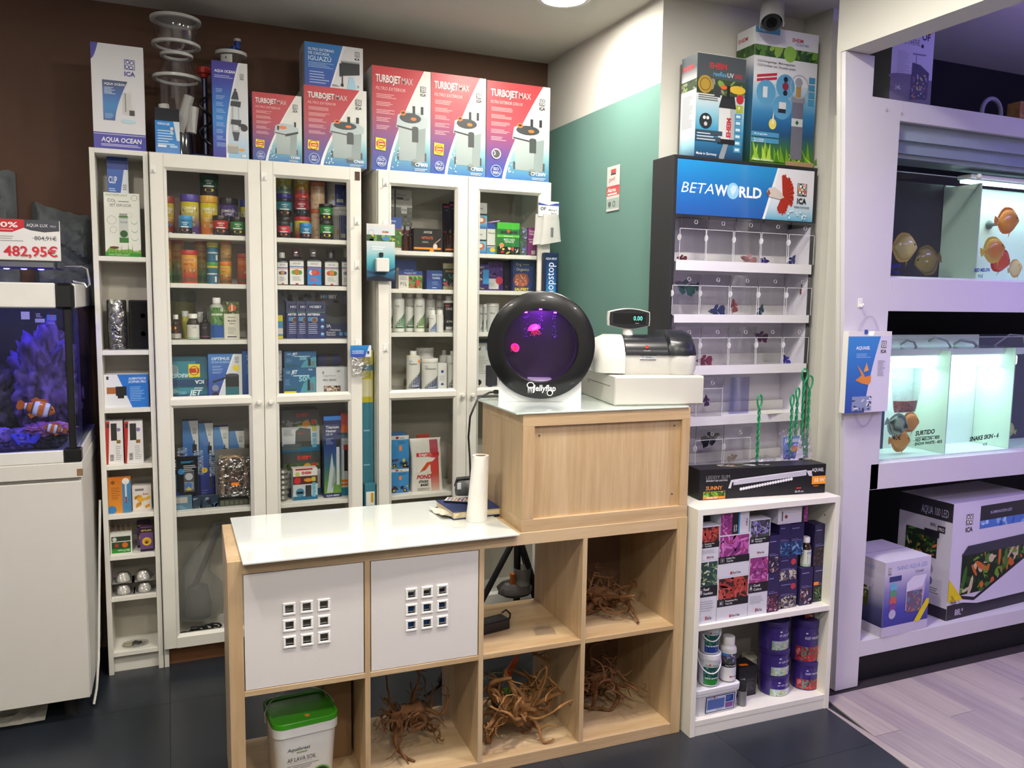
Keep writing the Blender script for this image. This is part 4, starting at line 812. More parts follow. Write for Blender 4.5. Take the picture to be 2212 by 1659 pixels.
# bottom compartment
z = .0905
t = thing('bagged_pump', 'grey plastic bag wrapping a pump and long wand, bottom of first cabinet', 'bag', (.115, 3.55, z))
FILM = M('milky_film', '#9a9a96', .2, alpha=.42, bump=.6, bscale=18)
m = MB(); m.loft([[(xo+rx*cos(a)*(1+.18*noise.noise((cos(a)*2, sin(a)*2, h*14))), ry*sin(a)*(1+.2*noise.noise((cos(a), h*9, 4))), h) for a in [2*pi*i/20 for i in range(20)]] for h, xo, rx, ry in ((.05, .02, .09, .06), (.09, .02, .11, .08), (.16, .03, .10, .07), (.24, .0, .07, .05), (.3, .03, .045, .035), (.38, .075, .03, .025), (.45, .11, .025, .02))]); m.build('film', FILM, t, True)
MB().tube([(-.02, 0, .12), (.05, 0, .28), (.11, 0, .44)], .012, 9).build('wand', M('wand_grey', '#3c3c3c', .5), t); MB().lathe([(0, .05), (.05, .05), (.055, .1), (.04, .18), (0, .19)], 14, (.02, 0, 0)).build('pump', M('pump_grey', '#5a5a58', .5), t, True)
t = thing('coiled_cord', 'coiled black power cord on the floor panel of the first cabinet', 'cord', (.08, 3.46, z))
MB().tube([(-.03+.16*i/40+.03*cos(i*.9), .02*sin(i*.9), .008+.012*abs(sin(i*.37))+.02*(i/40)) for i in range(41)], .0045, 6).build('cord', BLACKP, t, True); MB().box(.02, -.01, .02, .05, .012, .04, .004).build('plug', BLACKP, t)
tag(MB().box(-.06, -.01, 0, .07, .07, .003, .0005).build('instruction_sheet', M('paper_sheet', '#b9b6a2', .8), loc=(.15, 3.45, z)), 'pale instruction sheet under the black cord', 'paper')
# right door
z = Z1[0]+.0005
def stack(*rows):
    zz = z
    for args in rows:
        lab, bx, Y, col, lid, art, kw = args
        tub(lab, bx, Y, zz, col, lid, art, **kw); zz += cyl(bx, Y, zz)[2]+.0006
stack(('black jar with teal band at the bottom of the first stack, right door', (594, 632, 469), 3.52, '#26242a', '#1c1a1c', smallome('#2f8a9a', '#c8b090'), dict(lf=.2)),
      ('teal and black fish food jar in the middle of the first stack', (594, 631, 428), 3.52, '#26242a', '#2a2430', smallome('#2f8a9a', '#d08a6a'), dict(lf=.16)),
      ('upside-down yellow and blue flake tub on top of the first stack', (594, 630, 378), 3.52, '#8a9a30', '#34308c', omega('#c8c030', '#5a7a70', '#33306a', 'KELP FLAKES', '#a8b840'), dict(lf=.2, flip=True)))
stack(('yellow and red tub with scarlet lid at the bottom of the second stack', (635, 671, 468), 3.53, '#c8a02c', '#b8283a', omega('#dccb2a', '#c03a2c', '#a03828', 'COLOR FLAKES', '#5a7ab0'), dict(lf=.16)),
      ('crimson and black cichlid jar in the middle of the second stack', (634, 669, 428), 3.53, '#9c2a3a', '#7a2a36', smallome('#9c2638', '#5a7a9a'), dict(lf=.14)),
      ('yellow and red flake tub on top of the second stack', (634, 668, 379), 3.53, '#c86a2c', '#b8b2a0', omega('#d8c42c', '#b83430', '#a03828', 'GOLD FLAKES', '#4a6ab0'), dict(lf=.08)))
tinypot('small black jar with a red label, first cabinet, right door', (598, 628, 479), '#1c1a1c', '#c03040', '#d86a40')
tinypot('small pot with bright blue lid, first cabinet, right door', (647, 673, 481), '#2a84c8', '#2f86b8', '#c08a9a')
def a_cream(A): A.rect(0, 0, 1, 1, '#cfb394'); A.text('PULMAC', .25, .82, .06, '#c8402c', w=.5, bold=.02); A.poly([(.2, .6), (.45, .72), (.55, .6), (.4, .5)], '#e8e2d4'); A.blobs(.1, .3, .9, .5, ['#cbb08e', '#7a6248', '#9a8264'], 8, .05); A.text('Basic diet', .3, .16, .05, '#6a503a', w=.5)
xc, w_, h_ = cyl((671, 701, 452), 3.52, z)
tub('cream food tube with orange lid, lower of two', (671, 701, 452), 3.52, z, '#c8ad8c', '#d8622c', a_cream, lf=.12)
tub('cream food tube with orange lid, upper of two', (670, 702, 393), 3.52, z+h_+.0006, '#c8ad8c', '#cc6a48', a_cream, lf=.12)
xc, w_, h_ = cyl((690, 720, 477), 3.455, z)
tub('small black jar with green label under its twin, right door', (690, 720, 477), 3.455, z, '#26242a', '#1c1a1c', smallome('#2a8a3a', '#d8cc30'), lf=.2)
tub('small black jar with green label stacked on its twin, right door', (689, 719, 440), 3.455, z+h_+.0006, '#26242a', '#1c1a1c', smallome('#2a8a3a', '#d8cc30'), lf=.2)
def a_salt(A): A.rect(0, 0, 1, 1, '#d3d2d0'); A.rect(.42, 0, 1, .85, '#2a3f94'); A.lines(.47, .3, .75, .8, 9, '#8a98cc', .3); A.poly([(0, .55), (.4, .4), (.4, 0), (0, 0)], '#3a4a78'); A.ell(.22, .3, .16, '#d8a83a', ry=.1); A.rect(.5, .12, .8, .26, '#c8ccb8'); A.ell(.92, .5, .15, '#5a90a8')
xc, w_, h_ = cyl((716, 775, 446), 3.58, z)
tub('white salt bucket with blue label, lower of two', (716, 775, 446), 3.58, z, '#d3d2d0', '#dcdad4', a_salt, lf=.1, name='salt_bucket', cat='bucket', arc=2.2)
tub('white salt bucket with blue label, upper of two', (704, 772, 384), 3.58, z+h_+.0006, '#c6c6c8', '#cfcdca', a_salt, lf=.1, name='salt_bucket', cat='bucket', arc=2.2)
z = Z1[1]+.0005
def a_easy(c, pics):
    def f(A):
        A.rect(0, 0, 1, 1, c if c else '#e2e2de'); A.rect(0, .78, 1, 1, '#e2e2de'); A.rect(0, .74, 1, .78, '#3a5a9a'); A.rect(0, .69, 1, .71, '#c83040'); A.text('EASY-LIFE', .5, .87, .05, '#555', 'c', w=.5)
        A.ell(.28, .52, .17, pics[0]); A.ell(.72, .52, .17, pics[1]); A.ell(.5, .53, .21, '#3a3030'); A.ell(.5, .53, .19, pics[2]); A.lines(.18, .16, .82, .36, 5, '#9a9a94' if not c else '#d84a60', .35); A.rect(.4, 0, .6, .06, '#c83040')
    return f
CLRCAP = glassm('clear_cap', (.75, .75, .78), .05, .2); REDCAP = glassm('clear_red_cap', (.75, .15, .18), .05, .15)
sqbottle('slim black bottle with white screw cap on the second shelf', (598, 623, 545), 3.46, z, '#17171a', '#d8d8d2', a_easy(None, ('#3a4a50', '#2a3a8a', '#c88a4a')), .04, sh=.72, capf=.14)
sqbottle('black square bottle with red clear cap and green fruit picture', (624, 658, 536), 3.46, z, '#17171a', '#a02a34', a_easy(None, ('#6aa832', '#4a9a2c', '#b8782c')), capm=REDCAP)
sqbottle('black square bottle with a bright blue label', (662, 696, 537), 3.46, z, '#17171a', '#888', a_easy('#2a86d0', ('#d8c8b8', '#c83828', '#d84a2c')), capm=CLRCAP)
sqbottle('black square bottle with black cap and orange coral picture', (700, 733, 540), 3.46, z, '#17171a', '#1a1a1c', a_easy(None, ('#c84a2c', '#4a7a30', '#d8802c')))
sqbottle('black square bottle with teal picture at the door edge', (737, 770, 539), 3.46, z, '#17171a', '#888', a_easy(None, ('#6ab0c0', '#4a90a8', '#c84a40')), capm=CLRCAP)
z = Z1[2]+.0005
def a_hobby(A):
    A.rect(0, 0, 1, 1, '#242c58', '#2e3a52'); A.blobs(0, .55, 1, 1, ['#3a4456', '#4a5262', '#2e3848', '#5a4a50', '#3a4a5a'], 24, .12); A.rect(.56, .82, .82, .96, '#2a2c38'); A.text('H', .585, .85, .08, '#e4e6ea', bold=.03); A.ell(.65, .89, .025, '#3a88c8'); A.text('BBY', .69, .85, .08, '#e4e6ea', w=.11, bold=.03)
    A.ell(.8, .5, .2, '#3e4446', ry=.2); A.ell(.8, .6, .19, '#1d2020', ry=.15); A.text('IA', .66, .23, .07, '#d8dce4', bold=.03); A.text('- Hatchery', .68, .155, .045, '#d8dce4', w=.18); A.text('Eclosoir', .655, .1, .045, '#d8dce4', w=.13); A.text('Abridor', .655, .05, .045, '#d8dce4', w=.14)
    for x in (.85, .92, .99): A.ell(x, .09, .028, '#4a8ac0')
carton('hatchery_box', 'large dark blue hatchery box filling the third shelf, right door', (596, 768, 629), 3.5, z, .12, '#242c58', a_hobby)
def a_art(A):
    A.rect(0, 0, 1, 1, '#262f62'); A.rect(0, .72, 1, 1, '#3a4266'); A.rect(.1, .8, .9, .92, '#20264e'); A.text('HOBBY', .5, .82, .07, '#dfe4f0', 'c', w=.6); A.rect(0, .7, 1, .715, '#5a8a4a'); A.text('ARTEMIA', .06, .62, .06, '#e8eaf0', w=.88, bold=.03); A.rect(.1, .47, .6, .58, '#4a86b8'); A.ell(.42, .5, .14, '#b8a860'); A.ell(.42, .5, .12, '#6a4a3a')
    for i in range(6): A.lines(.12, .14+.05*i, .62, .165+.05*i, 1, '#b8c0d8', .6, .2)
    for y in (.5, .32, .12): A.ell(.84, y, .1, '#3a84b8'); A.ell(.84, y+.01, .07, '#c8d8e4', ry=.02)
for i, (a, b, Y) in enumerate(((619, 662, 3.47), (641, 683, 3.462), (661, 703, 3.454))):
    carton('artemia_box', ['blue brine shrimp box, hindmost of three overlapping', 'blue brine shrimp box, middle of three overlapping', 'blue brine shrimp box, frontmost of three overlapping'][i], (a, b, 651), Y, z, .0074, '#262f62', a_art, group='brine shrimp boxes')
carton('food_box', 'narrow yellow and blue box at the left of the hatchery box', (594, 611, 681), 3.46, z, .03, '#3a8ab8', lambda A: (A.rect(0, 0, 1, 1, '#4a90b0'), A.rect(0, .75, 1, 1, '#d8c42c'), A.rect(0, .2, 1, .45, '#d8d4cc'), A.rect(0, 0, 1, .12, '#d8c42c')))
z = Z1[3]+.0005
carton('filter_media_box', 'narrow black and white speckled box at the left edge, fourth shelf', (594, 609, 757), 3.47, z, .1, '#cfcaca', lambda A: (A.rect(0, 0, 1, 1, '#d0cccc'), A.blobs(0, 0, 1, .65, ['#d0cccc', '#222', '#333', '#111'], 26, .12), A.rect(0, 0, 1, .3, '#222')))
def a_500(A): A.rect(0, 0, 1, 1, '#2a5f8a'); A.text('TURBO', .08, .78, .12, '#9ac0d8', w=.14, shear=.3); A.text('JET', .24, .78, .14, '#e4eef4', w=.2, shear=.25, bold=.03); A.text('500', .3 if A.w > 2*A.h else .48, .48, .2, '#8ac8d0', w=.42, bold=.03); A.rect(.3, .68, .8, .72, '#b8d4dc'); A.poly([(.5, 0), (.62, .4), (.9, .65), (1, .65), (1, 0)], '#4a9aa8'); A.poly([(.72, .1), (.95, .1), (.95, .4), (.78, .42)], '#6a7a84'); A.rect(.74, .12, .82, .55, '#26303a'); A.rect(.05, .1, .4, .2, '#1f5a5a'); A.lines(.05, .35, .25, .6, 4, '#7aa0c0', .3)
xc, w_, h_ = span(613, 683, 795, 3.455, z)
carton('pump_box', 'blue pump box with a yellow corner sticker, under its twin', (612, 682, 795), 3.455, z, .09, '#2a5f8a', lambda A: (a_500(A), A.rect(.02, 0, .4, .1, '#eed82c'), A.text('ICA', .78, .9, .07, '#e8eef0')))
carton('pump_box', 'blue pump box on top, beside the dark blue roll', (614, 683, 759), 3.46, z+h_+.0006, .08, '#2a5f8a', a_500)
def a_carga(A): A.rect(0, 0, 1, 1, '#d3d5d8'); A.text('OF', .66, .8, .07, '#222', shear=.2, bold=.03); A.text('Carga Filtrante', .22, .64, .06, '#555', w=.55, bold=0); A.rect(.22, .6, .78, .605, '#777'); A.text('PRO SERIES', .22, .46, .075, '#333', w=.55, bold=.02); A.rect(.24, .05, .78, .27, '#5a4438'); A.blobs(.25, .06, .77, .26, ['#6a5040', '#d8c0a8', '#c8a88c', '#e4d4c4'], 14, .12); A.rect(.2, .74, .25, .84, '#888')
xc, w_, h_ = span(683, 750, 795, 3.455, z)
carton('filter_media_box', 'white filter media box with a window of ceramic rings', (683, 750, 793), 3.455, z, .1, '#d3d5d8', a_carga)
t = thing('media_roll', 'dark blue rolled filter mat lying on the white media box', 'roll', (at(710, 780, 3.5).x, 3.51, z+span(683, 750, 793, 3.455, z)[2]+.0006))
MB().lathe([(.006, -.05), (.024, -.05), (.026, -.047), (.026, .047), (.024, .05), (.006, .05), (.006, -.05)], 22, (0, 0, .0265), 'x').build('roll', M('navy_mat', '#1e2550', .8, bump=.4), t, True); MB().lathe([(.0265, -.012), (.0265, .012)], 22, (0, 0, .0265), 'x').build('band', M('black_band', '#15161c', .6), t)
z = Z1[4]+.0005
def a_eheimbox(A):
    A.rect(0, 0, 1, 1, '#c9ced0'); A.rect(0, .72, 1, 1, '#4b4d4e'); A.text('EHEIM', .38, .84, .08, '#c03a30', w=.36, bold=.05); A.blobs(0, .6, 1, .76, ['#4a5a3a', '#7a9a4a', '#3a4a34', '#8a8a9a', '#5a6a48'], 18, .08); A.ell(.64, .66, .11, '#d8922c', ry=.08); A.ell(.84, .7, .07, '#c83830'); A.rect(.8, .48, .92, .6, '#b8b848')
    A.rect(0, 0, 1, .16, '#2a6a8c'); A.poly([(.34, .12), (.36, .5), (.48, .58), (.76, .54), (.78, .12)], '#4e5050'); A.text('EHEIM', .42, .42, .04, '#c03a30', w=.14); A.lines(.04, .4, .3, .55, 5, '#777', .3); A.rect(.03, .05, .5, .12, '#5a6468'); A.rect(.03, .13, .5, .2, '#5a6468')
    for y in (.1, .22, .34): A.rect(.8, y, .92, y+.1, '#6ab0c8')
xc, w_, h_ = span(612, 692, 977, 3.52, z)
carton('filter_box', 'grey internal filter box with an orange fish, lower of two', (612, 692, 977), 3.52, z, .1, '#4b4d4e', a_eheimbox)
carton('filter_box', 'grey internal filter box with an orange fish, upper of two', (609, 690, 885), 3.525, z+h_+.0006, .1, '#4b4d4e', a_eheimbox)
def a_eh2(A):
    A.rect(0, 0, 1, 1, '#c3ccd0'); A.rect(0, .76, 1, 1, '#dedcd8'); A.rect(.1, .95, .8, 1, '#b03028'); A.text('EHEIM', .36, .82, .08, '#c03028', w=.38, bold=.05); A.ell(.18, .83, .09, '#c8c860'); A.rect(0, .5, 1, .76, '#5a3430'); A.ell(.18, .63, .14, '#c83038'); A.ell(.62, .63, .18, '#d8922c', ry=.06); A.rect(.76, .58, .92, .72, '#b8c048'); A.rect(0, 0, 1, .12, '#2a6a8c'); A.ell(.28, .24, .18, '#4a88a8'); A.rect(.15, .2, .4, .27, '#222'); A.rect(.5, .1, .74, .46, '#3a3c3e')
    for y in (.08, .2, .32, .44): A.rect(.78, y, .92, y+.1, '#6ab0c8')
carton('pump_box', 'small white and teal pump box before the grey filter boxes', (633, 686, 1012), 3.45, z, .055, '#dedcd8', a_eh2, rz=.02)
t = thing('parts_bag', 'stack of clear film bags of grey parts at the left edge', 'bag', (at(609, 1040, 3.47).x, 3.475, z))
m = MB(); m.loft([[(.028*s*cos(a)*(1+.2*noise.noise((cos(a), sin(a), h*50))), .03*s*sin(a), h) for a in [2*pi*i/14 for i in range(14)]] for s, h in [(.8+.2*(i % 2), .0+.011*i) for i in range(13)]]); m.build('bag', M('grey_film', '#77766e', .25, var=.5, scale=60), t, True)
def a_tit(A): A.strip(0, 1, 0, 1, ramp(['#7aa83c', '#4a7a50', '#2a4a8c', '#26305e', '#26305e']), 5); A.rect(0, .95, 1, 1, '#3a7ac8'); A.text('Titanium', .12, .85, .035, '#e8eaf0', w=.76, bold=.01); A.text('Heater', .12, .805, .035, '#e8eaf0', w=.6, bold=.01); A.text('100 W', .12, .765, .03, '#b8c0d8', w=.4); A.lines(.12, .66, .6, .74, 5, '#9aa8cc', .3); A.rect(.72, .15, .9, .68, '#c8ccd0'); A.rect(.68, .62, .94, .72, '#33363c'); A.poly([(.15, .06), (.45, .55), (.6, .3), (.5, .06)], '#b8c4c4'); A.poly([(.4, .1), (.62, .42), (.68, .2)], '#8a9a98'); A.rect(0, 0, 1, .05, '#26305e'); A.text('AQUA MEDIC', .1, .012, .022, '#e8eaf0', w=.8, shear=.2)
carton('heater_box', 'tall navy titanium heater box beside the orange heater box', (700, 737, 899), 3.455, z, .045, '#26305e', a_tit)
def a_ehh(A): A.rect(0, 0, 1, 1, '#c2c6c6'); A.rect(0, .84, 1, 1, '#b03a2a'); A.rect(0, .76, 1, .86, '#d8682c'); A.rect(0, .7, 1, .77, '#4a6a78'); A.rect(0, 0, 1, .1, '#2a7a94'); A.rect(.22, .3, .5, .6, '#2c2c2e'); A.rect(.18, .56, .55, .62, '#a83a34'); A.rect(0, .12, .85, .15, '#d8782c'); A.rect(0, .165, .85, .195, '#d8782c'); A.lines(.05, .62, .6, .68, 3, '#888', .3); A.rect(.75, .3, .95, .5, '#4a98b0')
carton('heater_box', 'orange and white heater box at the right door edge', (737, 775, 893), 3.47, z, .05, '#b03a2a', a_ehh)
# ------------------------------------------------------------------ second glass cabinet
z = Z2[0]+.0005
def a_mlab(w2):
    def f(A): A.rect(0, 0, 1, 1, '#c9c7c0'); A.text('Marine', .06, .9, .04, '#666', w=.8, bold=0); A.text('Lab', .5, .83, .05, '#555', w=.42, bold=0); A.rect(.04, .84, .46, .88, '#55565a'); A.rect(0, .42, 1, .72, '#6d706a'); A.blobs(0, .42, 1, .72, ['#6d706a', '#8d908a', '#575a54', '#a0a39c'], 20, .09); A.rect(.34, .62, .68, .76, '#d4d2ca'); A.text(w2, .38, .66, .04, '#444', w=.26); A.rect(0, .3, 1, .36, '#9a3040'); A.text('Sea', .1, .37, .035, '#555')
    return f
carton('test_kit', 'tall grey marine test box at the left edge, second cabinet', (828, 852, 407), 3.55, z, .05, '#c9c7c0', a_mlab('NO'))
carton('test_kit', 'tall grey marine phosphate test box, second cabinet', (855, 890, 410), 3.55, z, .05, '#c9c7c0', a_mlab('PO4'))
carton('test_kit', 'blue and green nitrite test box, partly behind the hanging card', (832, 867, 469), 3.47, z, .04, '#34549a', lambda A: (A.rect(0, 0, 1, 1, '#4a7a38'), A.blobs(0, .1, 1, .68, ['#4a7a38', '#8ab84a', '#2f5a2c', '#a8c868'], 20, .1), A.rect(0, .66, 1, 1, '#3a559c'), A.text('Nitrite', .2, .86, .06, '#e8ecf4', w=.6), A.text('Test', .3, .76, .06, '#e8ecf4'), A.rect(0, .63, 1, .66, '#c04040'), A.rect(0, 0, 1, .1, '#d4d2ca'), A.rect(0, .1, 1, .13, '#c04040')))
AMB2 = M('amber_bottle', '#3a1c0c', .1, coat=.4)
for i, (a, b, yt) in enumerate(((867, 882, 502), (880, 893, 504))):
    t = bottle(['amber dropper bottle left of the black nitrate kit', 'amber dropper bottle touching the black nitrate kit'][i], (a, b, yt), 3.47+.03*i, z, '#3a1c0c', '#141414', mat=AMB2, sh=.8, capf=.1, group='amber dropper bottles')
    MB().lathe([(.005, 0), (.006, .012), (.004, .02), (.004, .03), (0, .032)], 10, (0, 0, cyl((a, b, yt), 3.47+.03*i, z)[2]-.001)).build('dropper_bulb', M('rubber_black', '#141416', .6), t, True)
carton('test_kit', 'black nitrate test box with orange wave', (894, 953, 494), 3.46, z, .05, '#1e1b1a', lambda A: (A.rect(0, 0, 1, 1, '#221f1e'), A.text('NYOS', .36, .8, .1, '#d8d8d4', w=.3, shear=.2), A.text('NITRATE', .28, .55, .12, '#c8602c', w=.42), A.lines(.3, .4, .65, .48, 2, '#aaa', .4), A.strip(0, 1, .12, .2, '#e88a2c', 2), A.poly([(.55, 0), (.72, 0), (.75, .22), (.62, .18)], '#e88a2c'), A.ell(.78, .25, .08, '#d8ccc0', ry=.12), A.poly([(.72, .36), (.98, .62), (.98, .56), (.75, .33)], '#b08a78')))
t = bottle('amber reagent bottle in front of the dark bags', (960, 985, 495), 3.47, z, '#3a1c0c', '#141414', lambda A: (A.rect(0, 0, 1, .5, '#2a1a14'), A.strip(0, 1, .1, .2, '#e88a2c', 2)), mat=AMB2, sh=.75, capf=.14, neck=.6)
for i, (a, b, yt) in enumerate(((958, 975, 440), (972, 992, 436))):
    carton('bagged_kit', ['tall dark bag with a red edge, left of its twin', 'tall dark bag with a red edge, right of its twin'][i], (a, b, yt), 3.53-.02*i, z, .02, '#26242e', lambda A: (A.rect(0, 0, 1, 1, '#2a2834'), A.rect(0, .92, 1, .95, '#a83a58'), A.rect(0, .42, 1, .45, '#a83a58'), A.lines(.2, .86, .6, .9, 1, '#777')), pm=PG, group='dark bagged kits')
z = Z2[1]+.0005
carton('uv_box', 'flat blue carton behind the phosphate test', (852, 899, 561), 3.52, z, .05, '#3a55a0', lambda A: (A.rect(0, 0, 1, 1, '#3a559c'), A.text('AQUA UV+', .45, .55, .13, '#b8c8e4', w=.45), A.rect(.1, .6, .2, .72, '#c8b860'), A.lines(.1, .4, .9, .48, 1, '#b8c8e4', .6)))
carton('test_kit', 'white phosphate test box picturing red fish and plants', (861, 912, 585), 3.455, z, .05, '#d8d4ca', lambda A: (A.rect(0, 0, 1, 1, '#d8d4ca'), A.rect(0, .78, 1, 1, '#2f4f9c'), A.text('Phosphate TEST', .25, .84, .08, '#e0e8f4', w=.5), A.rect(0, .74, 1, .78, '#b83a3a'), A.text('PO', .08, .2, .18, '#333', bold=0), A.text('4', .28, .14, .12, '#333', bold=0), A.blobs(.42, .05, 1, .72, ['#5a8a48', '#8ab84a', '#b8483a', '#a83434', '#3a6a3a', '#4a6a9a'], 26, .14), A.lines(.06, .5, .38, .7, 4, '#888', .3)))
carton('breeding_box', 'plain blue breeding tank box', (922, 960, 584), 3.47, z, .05, '#33508e', lambda A: (A.rect(0, 0, 1, 1, '#33508e'), A.text('BREEDING', .3, .72, .1, '#a8bcd8', w=.65, bold=.03), A.text('TANKS', .3, .55, .1, '#d8e0ec', w=.45, bold=.03), A.lines(.3, .25, .75, .45, 4, '#8aa0cc', .3), A.rect(.3, .08, .55, .11, '#c8d4e8')))
carton('food_sachet', 'dark food pouch with colourful fish at the door edge', (957, 990, 569), 3.46, z, .03, '#26302c', lambda A: (A.rect(0, 0, 1, 1, '#2c332e'), A.rect(0, .8, 1, 1, '#8a8668'), A.text('WAFERS', .15, .66, .08, '#c8a05a', w=.7), A.blobs(0, .12, 1, .6, ['#22302c', '#3a8a6a', '#b85a6a', '#c84a40', '#2a6a58', '#5aa890'], 22, .14), A.rect(0, 0, 1, .13, '#a8a07a')), pm=PG)
z = Z2[2]+.0005
def a_sea(c, word, word2='', x0=.45):
    def f(A):
        A.rect(0, 0, 1, 1, '#dfdfd8'); F = lambda v: .3+.75*(1-v)**0 * (v/.62)**1.6 if v < .62 else 1.05
        A.strip(lambda v: min(1, .12+.95*(v/.62)**1.7), 1, .04, .6, '#2e3432', 10); A.strip(lambda v: min(1, .2+.95*(v/.62)**1.7), 1, .04, .56, ramp([c, mixc(c, '#ffffff', .12), c]), 10)
        A.text(word, x0-.25, .76, .07, '#3c3c3c', w=.62, shear=.15, bold=.01); A.text(word2, x0-.25, .68, .06, '#3c3c3c', w=.5, shear=.15); A.lines(x0-.2, .5, x0+.22, .64, 4, '#a8a8a0', .3); A.rect(.35, .1, .8, .125, '#e4e8e4')
    return f
WB = dict(sh=.84, capf=.12, neck=.56, lab=(.08, .97), capw=.58)
bottle('white bottle cut off by the door edge, first of the row', (833, 851, 632), 3.5, z, '#dfdfd8', '#e4e2da', a_sea('#3a7a48', 'Iron'), **WB)
bottle('white plant bottle with a slim green swoosh, label turned away', (848, 874, 632), 3.475, z, '#dfdfd8', '#e4e2da', a_sea('#3c8a4a', 'Trit'), **WB)
bottle('white plant bottle with a broad green swoosh', (872, 897, 632), 3.515, z, '#dfdfd8', '#e4e2da', a_sea('#2f7a3c', 'Nitrogen'), **WB)
bottle('white plant bottle with a leaf-green swoosh', (894, 918, 632), 3.475, z, '#dfdfd8', '#e4e2da', a_sea('#6a9a3a', 'Excel'), **WB)
bottle('white bottle with a red discus swoosh', (917, 940, 634), 3.515, z, '#dfdfd8', '#e4e2da', a_sea('#a84a3c', 'Discus', 'Trace'), **WB)
bottle('white bottle behind the two small bottles', (939, 958, 637), 3.535, z, '#dfdfd8', '#d8d4cc', a_sea('#88887c', 'AmGuard'), **WB)
bottle('black and white bottle at the right end of the row', (956, 982, 639), 3.475, z, '#dfdfd8', '#e4e2da', lambda A: (A.rect(0, .04, 1, .96, '#26262a'), A.text('ONE', .25, .72, .08, '#e4e4e0', w=.5), A.rect(.2, .84, .5, .88, '#c83030'), A.rect(.25, .06, .7, .16, '#e0e0da'), A.text('ATM', .3, .3, .07, '#d0d0cc', w=.4)), sh=.86, capf=.12, neck=.5, capw=.55, lab=(.02, .98))
bottle('small white bottle with a blue and yellow fish swoosh', (926, 942, 670), 3.44, z, '#dfdfd8', '#e4e2da', a_sea('#2f68b0', 'Prey'), sh=.8, capf=.18, neck=.7, lab=(.02, .98))
bottle('small white bottle turned to its fine print', (942, 958, 670), 3.44, z, '#dfdfd8', '#e4e2da', lambda A: (A.rect(0, 0, 1, 1, '#dfdfd8'), A.lines(.15, .1, .85, .9, 14, '#8a8a84', .35)), sh=.8, capf=.18, neck=.7, lab=(.02, .98))
z = Z2[3]+.0005
bottle('pearly reef bottle with an orange dot and navy swoosh', (877, 908, 759), 3.46, z, '#dcd6bc', '#e4e2da', lambda A: (a_sea('#26407c', 'Fusion', '')(A), A.text('Reef', .2, .86, .04, '#5a7a9a'), A.ell(.82, .86, .1, '#ee8a2c')), sh=.88, capf=.1, neck=.5, capw=.5, lab=(.04, .97))
tub('white reef jar with ribbed base and navy swoosh', (909, 946, 775), 3.46, z, '#e0dfda', '#e6e4dd', lambda A: (a_sea('#26407c', 'Kalkwasser')(A), A.text('Reef', .2, .86, .04, '#5a7a9a')), lf=.12, name='powder_jar', cat='jar')
tub('large plain white jar behind the reef bottles', (898, 937, 752), 3.56, z, '#dddcd6', '#e0ded8', lf=.1, name='powder_jar', cat='jar')
carton('supplement_box', 'slim white supplement box with a blue drop', (946, 965, 784), 3.45, z, .04, '#dfdfd9', lambda A: (A.rect(0, 0, 1, 1, '#dfdfd9'), A.ell(.5, .68, .16, '#2f5aa0'), A.lines(.15, .35, .85, .55, 6, '#98a0a8', .3), A.poly([(.3, .2), (.5, .27), (.7, .2), (.5, .16)], '#2f4fa0')))
bottle('white bottle with black swoosh at the door edge', (964, 992, 759), 3.47, z, '#dfdfd8', '#e4e2da', a_sea('#55504c', 'Carbonate'), sh=.88, capf=.1, neck=.45, capw=.42, lab=(.04, .97))
bottle('white bottle standing behind the slim supplement box', (948, 970, 757), 3.55, z, '#d8d8d2', '#dcdad2', a_sea('#8a8a84', 'Ca'), sh=.85, capf=.1, neck=.45, capw=.42, lab=(.04, .97))
z = Z2[4]+.0005
def a_mas(A): A.rect(0, 0, 1, 1, '#3a7fc0', '#3f96d0'); A.rect(0, .88, 1, 1, '#e0dfda'); A.text('mas', .5, .9, .07, '#222', w=.42, bold=0); A.rect(.3, .9, .45, .97, '#b02a24'); A.blobs(0, .02, 1, .3, ['#3a7ab8', '#26406a', '#4a8a5a', '#1c2430', '#c8c040', '#5a3a4a'], 16, .12); A.ell(.22, .1, .1, '#1c2430'); A.ell(.8, .1, .1, '#1c2430'); A.ell(.22, .1, .05, '#c8c040'); A.ell(.8, .1, .05, '#c8c040'); A.poly([(.48, .55), (.62, .55), (.62, .7), (.48, .7)], '#ff8a3c'); A.lines(.45, .76, .9, .84, 3, '#2a4a70', .3)
xc, w_, h_ = span(843, 883, 1013, 3.46, z)
carton('decor_box', 'blue ornament box with an orange tag, under its twin', (842, 883, 1013), 3.46, z, .1, '#3a7fc0', a_mas, group='blue ornament boxes')
carton('decor_box', 'blue ornament box with an orange tag, on top of its twin', (843, 883, 941), 3.46, z+h_+.0006, .1, '#3a7fc0', a_mas, group='blue ornament boxes')
